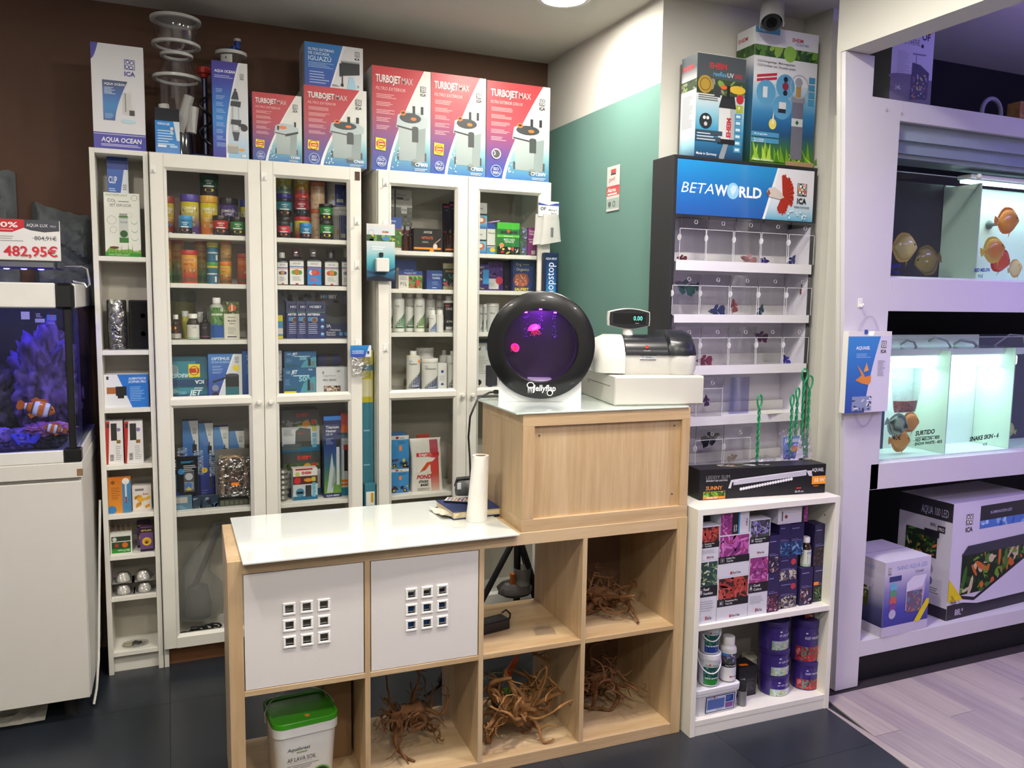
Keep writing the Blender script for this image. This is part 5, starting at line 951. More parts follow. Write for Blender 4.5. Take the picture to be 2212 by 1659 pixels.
# standing pouch of pond food
xc, w_, h_ = span(889, 957, 949, 3.46, z)
t = thing('food_pouch', 'white and red pouch of koi pond sticks standing in the second cabinet', 'pouch', (xc, 3.5, z))
R = []
for k2 in range(13):
    v = k2/12; dd = .045*(1-v)**.6+.002; ww = w_*(1-.05*sin(v*pi)); R.append([(x+.004*noise.noise((v*4, 1, 2)), y, v*h_) for x, y in rrect(ww, dd*2, min(dd*.9, .01))])
MB().loft(R).build('pouch', M('pouch_white', '#d4d1c8', .28, bump=.2, bscale=25), t, True)
A = Art(w_*.94, h_*.97, seed=3)
A.strip(.62, .9, 0, 1, ramp(['#c8b0a0', '#b84a40', '#c0433c', '#b04a52', '#a05060']), 6); A.rect(.16, .68, .92, .75, '#b83036'); A.text('DAJANA', .25, .69, .05, '#f0ece6', w=.55, bold=.03)
A.poly([(.12, .38), (.2, .36), (.55, .5), (.8, .64), (.62, .66), (.4, .58)], '#dcd6cc'); A.poly([(.25, .38), (.45, .42), (.7, .58), (.5, .56)], '#c8502c'); A.ell(.55, .36, .1, '#cfcabc', ry=.03); A.ell(.6, .7, .1, '#c86048', ry=.03)
A.text('POND', .14, .25, .075, '#b82e34', w=.62, shear=.25, bold=.04); A.text('STICKS', .2, .17, .045, '#2a2424', w=.42, shear=.2, bold=.04); A.text('BASIC', .26, .105, .045, '#2a2424', w=.36, shear=.2, bold=.04); A.lines(.15, .02, .6, .08, 3, '#8a8478', .3, .2)
dfr = lambda b: .045*(1-min(b/h_, 1))**.6+.002
A.build(t, lambda a, b, l: (-w_*.47+a, -dfr(b)-.0008-l, b), PG)
MB().box(-.03, .028, h_*.8, .03, .034, h_*1.06, .002).build('second_pouch', M('pouch_red', '#a04038', .35), t)
carton('ceramic_panel', 'brown edged card panel leaning at the right of the pond pouch', (968, 990, 958), 3.56, z, .012, '#a89a88', rz=-.3, seam=False)
# right door
z = Z2[0]+.0005
def a_reef(word): return lambda A: (A.rect(0, 0, 1, 1, '#d5d6d0'), A.strip(lambda v: .0, 1, 0, .55, ramp(['#3a5a9c', '#6ab0d0', '#7abcd8']), 4), A.strip(lambda v: 0, 1, .52, .58, '#2a2c30', 2), A.ell(.6, .32, .3, '#b86a4a', ry=.14), A.ell(.55, .34, .18, '#e4dcd0', ry=.08), A.text(word, .2, .75, .07, '#555', w=.7))
xc, w_, h_ = span(1022, 1050, 494, 3.47, z)
carton('test_kit', 'white and sky-blue reef test box with a shark, lower of two', (1022, 1050, 494), 3.47, z, .04, '#d5d6d0', a_reef('Nitrate'))
carton('test_kit', 'white and sky-blue reef test box with a clownfish, upper of two', (1024, 1052, 438), 3.47, z+h_+.0006, .04, '#d5d6d0', a_reef('Nitrite'))
carton('test_kit', 'white silicate test box with a yellow fish', (1052, 1072, 484), 3.48, z, .04, '#d5d6d0', lambda A: (A.rect(0, 0, 1, 1, '#d5d6d0'), A.rect(0, .84, 1, 1, '#2f4f94'), A.text('Silicate', .15, .68, .06, '#444', w=.8), A.strip(0, 1, 0, .25, '#4a8ac0', 2), A.ell(.6, .16, .3, '#d8c040', ry=.07), A.rect(0, .28, 1, .31, '#2a2c30')))
def a_green(A): A.rect(0, 0, 1, 1, '#2f7a3c'); A.rect(0, .8, 1, 1, '#4ab83c'); A.rect(0, .55, 1, .62, '#6ac04a'); A.text('FRESHWATER', .3, .565, .035, '#e4f4dc', w=.5); A.text('NITRATE', .35, .38, .06, '#e8f4e4', w=.4); A.text('BEST NO3', .3, .45, .06, '#e8f4e4', w=.5); A.rect(.15, .66, .9, .74, '#2a4a3a'); A.ell(.5, .74, .07, '#c8582c'); A.rect(0, 0, 1, .26, '#1c2420'); A.blobs(.1, .02, .95, .24, ['#1c2420', '#d8d4c8', '#b83a34', '#2a2c2c', '#c8c060'], 12, .1); A.ell(.2, .3, .1, '#e88a5a')
carton('test_kit', 'bright green freshwater nitrate test box', (1074, 1122, 481), 3.455, z, .05, '#4a9a3c', a_green, lambda A: (A.rect(0, 0, 1, 1, '#5a9a44'), A.rect(.3, .05, .6, .4, '#d8d8d0')))
carton('salt_box', 'lavender flower patterned box beside the green test', (1123, 1141, 492), 3.48, z, .05, '#5a5a8a', lambda A: A.blobs(0, 0, 1, 1, ['#4a5a48', '#6a6aa8', '#8a8ac0', '#4a7a48', '#5a5a98', '#aab0c8'], 40, .16))
carton('salt_box', 'magenta test box with white lettering at the right door edge', (1141, 1166, 492), 3.465, z, .05, '#8a3a7a', lambda A: (A.rect(0, 0, 1, 1, '#8a3a7a'), A.text('Royal', .1, .84, .08, '#e8d4e4', w=.7), A.text('Nature', .1, .74, .08, '#e8d4e4', w=.7), A.rect(0, .58, 1, .6, '#e8d4e4'), A.text('ROYAL', .12, .46, .08, '#f0e0ec', w=.75), A.rect(.3, .06, .65, .2, '#e4dcd8')))
z = Z2[1]+.0005
carton('test_kit', 'purple and blue calcium test box at the left edge', (1022, 1056, 571), 3.46, z, .04, '#3c2c6c', lambda A: (A.rect(0, 0, 1, 1, '#33286a'), A.text('SALIFERT', .1, .85, .07, '#c8c070', w=.6), A.blobs(.1, .2, .6, .78, ['#4a3a5a', '#c86a7a', '#8aa080', '#d8c0c8'], 14, .15), A.rect(.62, .25, 1, .8, '#3a8ac0'), A.text('Profi Test', .1, .05, .07, '#d8c86a', w=.75)))
carton('test_kit', 'purple reef box with a red seal and white label', (1054, 1087, 566), 3.48, z, .04, '#4a2c6a', lambda A: (A.rect(0, 0, 1, 1, '#432a66'), A.blobs(0, .1, 1, .98, ['#432a66', '#5a3a7c', '#3a2458', '#6a4a80'], 20, .14), A.rect(0, .06, .7, .42, '#ccccca'), A.ell(.74, .36, .24, '#c03a4c'), A.lines(.05, .12, .6, .3, 4, '#888', .3)))
carton('test_kit', 'nearly black narrow box left of the organics test', (1088, 1107, 566), 3.49, z, .04, '#1c1a26', lambda A: (A.rect(0, 0, 1, 1, '#1f1c2a'), A.blobs(.2, .05, .8, .4, ['#1f1c2a', '#3a3440', '#544a48'], 6, .2)))
carton('test_kit', 'navy organics test box with a round orange coral', (1108, 1155, 562), 3.46, z, .05, '#2c3a72', lambda A: (A.rect(0, 0, 1, 1, '#2f3d74'), A.text('Org', .12, .82, .09, '#d8cc80', bold=0), A.lines(.45, .84, .85, .88, 1, '#a8a890', .7), A.text('Organics', .15, .66, .09, '#d8cc80', w=.66, bold=0), A.ell(.38, .36, .36, '#8a4a3a', ry=.23), A.blobs(.1, .18, .66, .55, ['#a05a44', '#d8a088', '#c07a60', '#e0b8a0', '#8a4432'], 40, .07), A.rect(0, 0, 1, .13, '#26305e'), A.text('SALIFERT', .08, .02, .09, '#e0c850', w=.65, bold=.03)))
z = Z2[2]+.0005
for i, (a, b, l) in enumerate(((1020, 1032, 'white filter media jar behind the door stile'), (1032, 1046, 'slim white filter media jar with a dark teal swoosh'), (1044, 1052, 'narrow white jar between two wider ones'), (1048, 1078, 'wide white media jar half hidden by the round jellyfish tank'))):
    tub(l, (a, b, 657+(i == 3)*(-2)), 3.475+.03*(i % 2), z, '#dededa', '#e4e2dc', lambda A: (A.rect(0, .05, 1, .95, '#d8dad6'), A.text('Phos', .3, .72, .07, '#444', w=.5), A.strip(lambda v: .4+.6*v, 1, .05, .5, '#2f5a58', 5), A.ell(.5, .25, .15, '#d8dcd8')), lf=.12, name='media_jar', cat='jar')
z = Z2[3]+.0005
carton('reactor_box', 'white box with blue stripe and bold 5 beside the jellyfish tank', (1020, 1078, 733), 3.47, z, .08, '#d8d9d4', lambda A: (A.rect(0, 0, 1, 1, '#d8d9d4'), A.rect(0, .93, 1, 1, '#33363c'), A.rect(0, .92, 1, .935, '#3a8ac0'), A.text('al', .2, .78, .07, '#222', shear=.2, bold=.03), A.text('5', .48, .78, .08, '#4a9ac8', bold=.03), A.lines(.1, .3, .6, .68, 9, '#a8a89c', .25), A.ell(.25, .12, .1, '#26262a'), A.text('DD', .12, .02, .05, '#222')))
t = thing('power_adapter', 'dark slim adapter hanging behind the jellyfish tank base', 'adapter', (at(1062, 800, 3.46).x, 3.46, Z2[3]+.0005)); MB().box(-.025, 0, .01, .03, .03, .105, .003).build('case', M('adapter_dark', '#25262c', .5), t); MB().box(-.012, .005, 0, .006, .02, .012, .002).build('plug', M('adapter_blue', '#2a3a70', .5), t)
# ------------------------------------------------------------------ things hanging on the cabinet doors
def hang(name, label, box, Y, zb, art, th=.0015, col='#d8d6d0', cat='pack', pm=None):
    p0 = at(box[0], (box[2]+box[3])/2, Y); p1 = at(box[1], (box[2]+box[3])/2, Y); zt = at((box[0]+box[1])/2, box[2], Y).z; zb = at((box[0]+box[1])/2, box[3], Y).z
    w, h = p1.x-p0.x, zt-zb; t = thing(name, label, cat, ((p0.x+p1.x)/2, Y, zb)); m = MB()
    # card with a slot for the hook
    for a, b, c, d in ((-w/2, 0, w/2, h-.02), (-w/2, h-.012, w/2, h), (-w/2, h-.02, -.012, h-.012), (.012, h-.02, w/2, h-.012)): m.box(a, 0, b, c, th, d)
    m.build('card', M('card_'+col, col, .5), t); A = Art(w, h, seed=5); art(A); A.build(t, face_front(w, h, 0), pm); return t, w, h
def a_card(A): A.rect(0, 0, 1, .962, '#cfd4d8'); A.strip(0, 1, 0, .7, ramp(['#26304a', '#2a6a8a', '#3a96a8', '#6ab4bc', '#b8ccd0', '#ccd2d4']), 8); A.poly([(0, .05), (.4, .1), (1, .02), (1, 0), (0, 0)], '#1e2438'); A.poly([(0, .18), (.5, .14), (1, .24), (1, .2), (.5, .1), (0, .13)], '#26486a'); A.text('EHEIM', .55, .85, .03, '#c03a40', w=.28, bold=.05); A.ring(.16, .845, .1, .012, '#999'); A.blobs(0, .7, 1, .81, ['#3a5a34', '#6a9a4a', '#2a4a2c', '#8aa858', '#c8a83a'], 18, .09); A.ell(.68, .75, .14, '#4a80b0', ry=.04); A.lines(.2, .55, .75, .63, 2, '#e8eef0', .4)
t, w_, h_ = hang('filter_card', 'hanging aquarium filter part card with white cube on the second cabinet', (792, 853, 484, 607), YB-.045, 0, a_card)
MB().box(-w_*.22, -.03, h_*.16, w_*.24, -.001, h_*.4, .003).build('foam_cube', M('white_cube', '#dddcd6', .6), t); MB().box(-.008, -.012, h_*.42, .008, -.001, h_*.5, .002).build('clip', BLACKP, t)
t, w_, h_ = hang('accessory_card', 'hanging blue header card with clear bag on the first cabinet', (757, 802, 746, 771), YB-.045, 0, lambda A: (A.rect(0, 0, 1, 1, '#d8dce2'), A.strip(0, lambda v: .7+.2*v, 0, 1, ramp(['#3348a0', '#2a88cc']), 4), A.text('ACCESORIOS', .08, .45, .12, '#eef2f8', w=.55), A.text('ACUARIOFILIA', .08, .28, .12, '#eef2f8', w=.55), A.rect(.8, .25, .9, .5, '#444')))
m = MB(); m.loft([[(s*.042*cos(a)*(1+.2*noise.noise((cos(a)*2, sin(a)*2, h*40))), .012*sin(a)-.002, h) for a in [2*pi*i/16 for i in range(16)]] for s, h in ((.9, -.001), (1, -.02), (.95, -.05), (1, -.075), (.9, -.085))]); m.build('bag', BAG, t, True)
t, w_, h_ = hang('silicone_bag', 'two hanging clear bags with white and blue header card by the teal wall', (1163, 1207, 435, 468), YB-.05, 0, lambda A: (A.rect(0, 0, 1, 1, '#d6d8dc'), A.strip(lambda v: 0, lambda v: 1, .72, .9, '#3a4a9a', 3), A.poly([(0, .9), (.5, .75), (1, .95), (1, 1), (0, 1)], '#dfe2e6'), A.text('OF', .1, .4, .22, '#222', shear=.2, bold=.03), A.text('Making It', .5, .38, .13, '#555', w=.42, shear=.2), A.text('Better', .62, .16, .13, '#555', w=.3, shear=.2)))
for i, (dx, dy) in enumerate(((-.018, .012), (.012, -.004))):
    m = MB(); m.loft([[(dx+s*.045*cos(a)*(1+.15*noise.noise((cos(a)*2, sin(a)*2, h*40+i))), dy+.012*sin(a), h+.01*cos(a)*(h < -.1)) for a in [2*pi*k/16 for k in range(16)]] for s, h in ((.85, .01), (.9, -.02), (1, -.06), (1.1, -.1), (1.15, -.118))]); m.build('bag', M('milky_bag', '#e0dfda', .25, alpha=.6, bump=.5, bscale=40), t, True)
MB().lathe([(.007, -.09), (.008, -.05), (0, -.048)], 10, (.012, -.012, 0)).build('spring', CHROME, t, True)
xc = at(1187, 590, YB-.04).x
t = thing('hose_stop_box', 'navy hanging box with tall white upright lettering beside the teal wall', 'box', (xc, YB-.06, at(1187, 640, YB-.05).z)); hh = at(1187, 546, YB-.05).z-t.location.z
MB().box(-.036, 0, 0, .036, .03, hh, .003).build('carton', M('card_#1c2a4a', '#1c2a4a', .3), t)
A = Art(.072, hh); A.strip(.15, .8, 0, .9, ramp(['#3a8ad0', '#26528c', '#1c2a4a']), 4); A.text('hopstop', .66, .04, .2, '#e4ecf4', w=2.0, rot=pi/2, bold=.0); A.text('AQUA MEDIC', .08, .84, .05, '#d0d8e4', w=.8, shear=.2); A.build(t, face_front(.072, hh, 0), PG)
# ------------------------------------------------------------------ long teal lamp boxes standing between the cabinets
for i, (px, yt, dx) in enumerate(((793, 757, 0), (801, 1043, .012))):
    zt = at(px, yt, 3.43).z
    t = thing('lamp_box', ['long teal lamp carton standing in the gap between the cabinets', 'short teal lamp carton with energy label in the gap between the cabinets'][i], 'box', (.833, 3.455-.042*i, 0)); hh = zt
    MB().box(-.029+.01*i, 0, 0, .029, .038, hh, .001).build('carton', M('card_teal', '#3a7a8c', .45), t); A = Art(.056-.01*i, hh)
    for k2 in range(7): A.rect(.25, .12+.12*k2, .75, .125+.12*k2, '#8ab8c4')
    if i == 0: A.rect(0, .82, 1, .93, '#b8b030'); A.rect(0, .95, 1, 1, '#b8b030'); A.rect(.1, .84, .9, .9, '#d0cca8')
    else: A.rect(.1, .86, .9, .95, '#e4e2d8'); A.rect(.55, .88, .8, .94, '#c8a030')
    A.build(t, face_front(.056-.01*i, hh, 0, x=.005*i))
# ------------------------------------------------------------------ on the counter
ZG = .7722
a, b, c = atz(979, 1124, ZG), atz(1086, 1112, ZG), atz(930, 1082, ZG)
bw_, bd_ = .235, .17
t = thing('ledger_book', 'navy bound ledger book with loose pages lying on the white glass plate', 'book', (a.x, a.y, ZG+.0004), atan2(b.y-a.y, b.x-a.x)*.8)
NAVY = M('navy_cloth', '#22305e', .6, bump=.15, bscale=300); PAGE = M('page_edges', '#d8c8a4', .85, var=.12, scale=120, stretch=(1, 1, 20))
MB().box(0, 0, 0, bw_, bd_, .003, .001).build('back_cover', NAVY, t); MB().box(.003, .003, .003, bw_-.004, bd_-.004, .024, .001).build('page_block', PAGE, t); MB().box(0, 0, .024, bw_, bd_, .027, .001).build('front_cover', NAVY, t)
m = MB(); m.raw([(-.03+.06*i/6, .02+.13*j/8-.03*(i/6), .012+.006*sin(i*1.3+j)-.004*(i < 2)+.006*(j == 0)) for j in range(9) for i in range(7)], [(j*7+i, j*7+i+1, j*7+i+8, j*7+i+7) for j in range(8) for i in range(6)]); m.build('loose_page', M('loose_paper', '#d8d0bc', .8), t)
p = atz(988, 1083, ZG+.028)
t = thing('remote_control', 'small white remote control with coloured buttons lying on the ledger', 'remote control', (p.x, p.y, ZG+.0278), -.55)
MB().box(-.042, -.026, 0, .042, .026, .007, .002).build('case', BLACKP, t); A = Art(.08, .048); A.rect(0, 0, 1, 1, '#e4e4e0')
cols = ['#e8d83a', '#d83a30', '#c83050', '#2f9a4a', '#3a5ac0', '#b83a90', '#e07a30', '#4ab0c8']
for i in range(6):
    for j in range(4): A.rect(.06+.155*i, .08+.22*j, .17+.155*i, .24+.22*j, '#333' if i == 0 else cols[(i*3+j) % 8])
A.build(t, lambda x, y, l: (-.04+x, -.024+y, .007+l), PR, 'button_face')
p = atz(1012, 1072, ZG+.028)
t = thing('card_reader', 'grey and black handheld label device standing behind the remote', 'device', (p.x+.01, p.y+.03, ZG+.0278), -.3)
m = MB(); m.loft([[(x, y, 0) for x, y in rrect(.09, .05, .012)], [(x, y, .012) for x, y in rrect(.095, .055, .014)], [(x*.95, y*.9+.006, .04) for x, y in rrect(.095, .055, .014)], [(x*.8, y*.7+.012, .055) for x, y in rrect(.095, .055, .014)]]); m.build('body', M('device_grey', '#4a4b4d', .4), t, True)
MB().box(-.04, -.026, .022, -.025, -.02, .046, .002).build('label_window', M('label_grey', '#c8ccd0', .5), t); MB().tube([(-.045, .01, .03), (-.04, -.01, .058), (.03, -.008, .064), (.045, .01, .05)], .006, 7).build('handle', M('device_dark', '#2c2d30', .4), t, True)
# paper roll
p = atz(1037, 1129, ZG); zt = at(1044, 985, p.y+.02).z-ZG
t = thing('paper_roll', 'tall slim white kitchen paper roll standing on the glass plate', 'paper roll', (p.x, p.y+.033, ZG+.0003))
m = MB(); n = 28; R = []
for k in range(13):
    v = k/12; r = .0345-.008*v; R.append([((r+.0012*noise.noise((cos(a)*3, sin(a)*3, v*7)))*cos(a)+.012*v, (r)*sin(a), zt*v) for a in [2*pi*i/n for i in range(n)]])
m.loft(R, False); k = len(R)-1
rin = [(.012+.018*cos(2*pi*i/n), .018*sin(2*pi*i/n), zt) for i in range(n)]; m.loft([R[-1], rin, [(x, y, zt-.05) for x, y, q in rin]], False); m.build('paper', M('kitchen_paper', '#ebe9e2', .9, bump=.3, bscale=120), t, True)
m = MB(); m.loft([[(.012+.0178*cos(2*pi*i/n), .0178*sin(2*pi*i/n), h) for i in range(n)] for h in (zt-.06, zt-.002)], False); m.build('core', M('core_card', '#9a7a58', .9), t, True)
# ------------------------------------------------------------------ round jellyfish tank
ZB = KH+.371+.0062
t = thing('jellyfish_tank', 'round black-rimmed jellyfish tank glowing purple on a white base', 'aquarium', (1.2035, 2.474, ZB), -.378)
GB = M('gloss_black', '#0d0d0f', .28, coat=.15); GW = M('gloss_white', '#e6e5e8', .2, coat=.4); R0, RI, HC = .181, .123, .193
m = MB(); m.prism([(-.14, .0), (.14, .0), (.14, .07), (.11, .075), (-.11, .075), (-.14, .07)], .004, .12); m.build('base', GW, t); 
for x in (-.115, .115): MB().lathe([(.012, -.0), (.012, .003)], 10, (x, .02, -.001)).build('foot', BLACKP, t)
MB().lathe([(RI, -.012), (RI+.004, -.016), (R0-.004, -.016), (R0, -.013), (R0, .006), (RI, .006), (RI, -.012)], 64, (0, 0, HC), 'y').build('front_ring', GB, t, True)
MB().lathe([(R0-.004, .006), (R0-.003, .10), (R0-.02, .112), (R0-.04, .112)], 64, (0, 0, HC), 'y', cap=False).build('housing', GW, t, True)
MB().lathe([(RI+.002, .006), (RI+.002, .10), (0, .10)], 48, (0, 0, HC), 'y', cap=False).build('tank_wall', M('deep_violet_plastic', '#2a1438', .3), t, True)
MB().lathe([(0, -.004), (RI+.001, -.004)], 48, (0, 0, HC), 'y', cap=False).build('window', glassm('dark_window', (.8, .76, .85), .0), t)
LED = M('violet_led', '#8a30ff', .4, emit='#8a2cff', es=25)
for x in (-.05, .0, .05):
    MB().lathe([(.005, 0), (.005, .004), (0, .004)], 10, (x, .05, HC+sqrt(RI**2-x*x)-.006)).build('led', LED, t)
    for i in range(26):
        q = random.Random(int(x*1000)+i*7); MB().lathe([(0, -.0008), (.0011, 0), (0, .0008)], 5, (x+q.uniform(-.008, .008), .05+q.uniform(-.02, .02), HC+sqrt(RI**2-x*x)-.015-.075*q.random()**1.3)).build('bubble', M('bubble_glow', '#b070ff', .2, emit='#7a20ff', es=1.5), t)  # bubbles emit violet to stand in for the light streaks below the LEDs
A = Art(.1, .045); A.text('Jellyflap', .2, .3, .46, '#f0f0f0', 'f', w=.78, bold=.02, shear=.1); A.ell(.13, .72, .13, '#f0f0f0', ry=.24); A.ell(.13, .72, .1, '#151515', ry=.18)
for i in range(4): A.poly([(.04+.06*i, .6), (.08+.06*i, .6), (.05+.05*i, .05+.05*(i % 2))], '#f0f0f0')
A.ell(.78, .15, .1, '#f0f0f0'); A.ell(.78, .15, .075, '#151515'); A.build(t, lambda x, y, l: (-.05+x+.004, -.0162-l, HC-R0+.014+y), PG, 'printed_logo')
m = MB(); m.tube([(-.141, .03, .03), (-.17, .02, .028), (-.21, .0, .01), (-.235, -.02, -.05), (-.24, -.02, -.12), (-.235, .0, -.2), (-.232, .03, -.30)], .0035, 7); m.build('power_cable', BLACKP, t, True); MB().box(-.158, .024, .022, -.14, .036, .036, .003).build('plug', BLACKP, t)
JP = M('jelly_pink_glow', '#ff5ab8', .3, emit='#ff2a9a', es=.9, trans=.3)  # emission stands in for lamp light caught by the jellyfish bell
def jelly(label, x, y, zz, r, rx, ry, seed):
    o = thing('jellyfish', label, 'jellyfish', t.matrix_basis @ Vector((x, y, zz)), -.378); o.rotation_euler = (rx, ry, -.378)
    m = MB(); m.lathe([(0, r*.62), (r*.5, r*.52), (r*.9, r*.2), (r, -.1*r), (r*.86, -.12*r), (r*.75, .12*r), (r*.4, .38*r), (0, .45*r)], 18); m.build('bell', JP, o, True); q = random.Random(seed)
    for i in range(8):
        a = 2*pi*i/8; m = MB(); m.tube([(r*.35*cos(a)+r*.15*q.uniform(-1, 1)*k, r*.35*sin(a)+r*.15*q.uniform(-1, 1)*k, .3*r-r*.28*k) for k in range(6)], lambda v: r*.12*(1.1-v), 5); m.build('arm', M('jelly_arm_glow', '#e04a70', .4, emit='#c02a50', es=.5), o, True)  # arms also glow by emission in place of lamp light
jelly('bright pink jellyfish swimming in the upper part of the round tank', -.022, .03, HC+.055, .022, .2, -.25, 1)
jelly('dim pink jellyfish near the left wall of the round tank', -.085, .04, HC-.012, .016, -.9, .9, 2)
# ------------------------------------------------------------------ till
t = thing('cash_drawer', 'light grey steel cash drawer on top of the oak box', 'cash drawer', (1.396, 2.304, ZB), -.19)
STEEL = M('grey_steel', '#c6c3bb', .4, var=.02)
MB().box(0, .004, .0, .315, .42, .098, .003).build('housing', STEEL, t); MB().box(.002, 0, .004, .313, .005, .094, .002).build('drawer_front', STEEL, t)
for q in ((0.0, .02, .06, .3), (.0, .25, .052, .3)): MB().box(-.001, q[1]+.03, q[2], .0005, q[3], q[2]+.0015).build('side_seam', M('seam_dark', '#55534e', .7), t)
p = atz(1290, 806, ZB+.099)
t = thing('receipt_printer', 'white and black rounded receipt printer and till on the cash drawer', 'cash register', (1.372, 2.372, ZB+.0985), -.3)
WP = M('till_white', '#d9d8d2', .35); BPn = M('till_black', '#1d1e24', .3)
L = .355
low = [[(x, y+.1, z) for x, y in rrect(.285*k, .19*k, .03, 5, 0, 0)] for z, k in ((.0, .86), (.012, .92), (.05, 1), (.075, 1))]
m = MB(); m.loft([[(x+.17, y, z) for x, y, z in r] for r in low]); m.build('lower_body', WP, t, True)
def arch(h, y0, y1, z0, n=10): return [(y0, z0)]+[(y0+(y1-y0)*.42*(1-cos(pi/2*i/n)), z0+(h-z0)*sin(pi/2*i/n)) for i in range(1, n+1)]+[(y1, h*.97), (y1, z0)]
MB().prism(arch(.132, .0, .19, .066), .09, .235, 'x').build('paper_cover', BPn, t, True)
m = MB(); m.loft([[(x, y, z) for y, z in arch(h, y0, .195, .066)] for x, h, y0 in ((.236, .138, .0), (.244, .15, -.006), (.30, .15, -.008), (.325, .14, .0), (.335, .115, .01))]); m.build('printer_cover', BPn, t, True)
m = MB(); m.loft([[(x, y+(0.1-y)*s, .004+(z)*k) for y, z in [(.0, .0)]+arch(.128, -.004, .19, .03)[1:-1]+[(.19, .0)]] for x, s, k in ((.088, 0, 1), (.05, .02, 1), (.02, .12, .9), (.0, .4, .6))]); m.build('end_cap', WP, t, True)
m = MB(); m.loft([[(x+.288, y+.1, z) for x, y in rrect(.1*k, .21*k, .03, 5)] for z, k in ((0, .9), (.02, 1), (.066, 1.0))]); m.build('printer_base', WP, t, True)
A = Art(.03, .03); A.rect(.3, .55, .62, .9, '#d8402c'); A.text('olivetti', .08, .15, .2, '#e8e8e8', w=.8); A.build(t, lambda x, y, l: (.148+x, .0+.004+l*0-.001-.0015*0-.0006-l, .074+y*.9), PR, 'printed_logo')
A = Art(.055, .02); A.rect(0, .75, 1, 1, '#333'); A.rect(0, .1, 1, .7, '#c8ccd4'); A.text('CE', .05, .3, .3, '#222'); A.lines(.3, .3, .95, .6, 2, '#445', .5); A.rect(0, 0, 1, .08, '#333'); A.build(t, lambda x, y, l: (.14+x, .0035-l, .05+y), PR, 'type_plate')
t = thing('customer_display', 'black oval customer display reading 0.00 on a white pole', 'display', (1.505, 2.415, ZB+.0985), -.36)
zb0 = .118
MB().lathe([(.021, zb0), (.019, zb0+.01), (.018, zb0+.035), (0, zb0+.035)], 20).build('pole', WP, t, True)
o = [( .072*s*(1 if abs(s) < 2 else 1), 0) for s in ()]
def lens(w, h, bow): return [(-w, -h*.62)]+[(-w+2*w*i/12, -h*.62-bow*sin(pi*i/12)) for i in range(1, 12)]+[(w, -h*.62), (w*1.02, 0), (w, h*.62)]+[(w-2*w*i/12, h*.62+bow*sin(pi*i/12)) for i in range(1, 12)]+[(-w, h*.62), (-w*1.02, 0)]
hz = zb0+.068
MB().prism([(x, z+hz) for x, z in lens(.07, .038, .012)], -.018, .018).build('rim', WP, t); MB().prism([(x, z+hz) for x, z in lens(.067, .035, .011)], -.022, -.017).build('face', BPn, t); MB().box(-.056, -.0228, hz-.018, .056, -.0218, hz+.018, .0004).build('screen', M('screen_black', '#08090c', .08), t)
m = MB(); A = Art(.1, .03); A.text('0.00', .64, .25, .5, '#5affd8', w=.3, bold=.0); A.build(t, lambda x, y, l: (-.05+x, -.0229-l, hz-.013+y), M('digit_glow', '#5ad8c8', .4, emit='#5affe0', es=.9), 'digits')
A = Art(.02, .004); A.text('olivetti', .0, .1, .8, '#aaa', w=1); A.build(t, lambda x, y, l: (.02+x, -.0229-l, hz-.017+y), PR, 'brand_print')
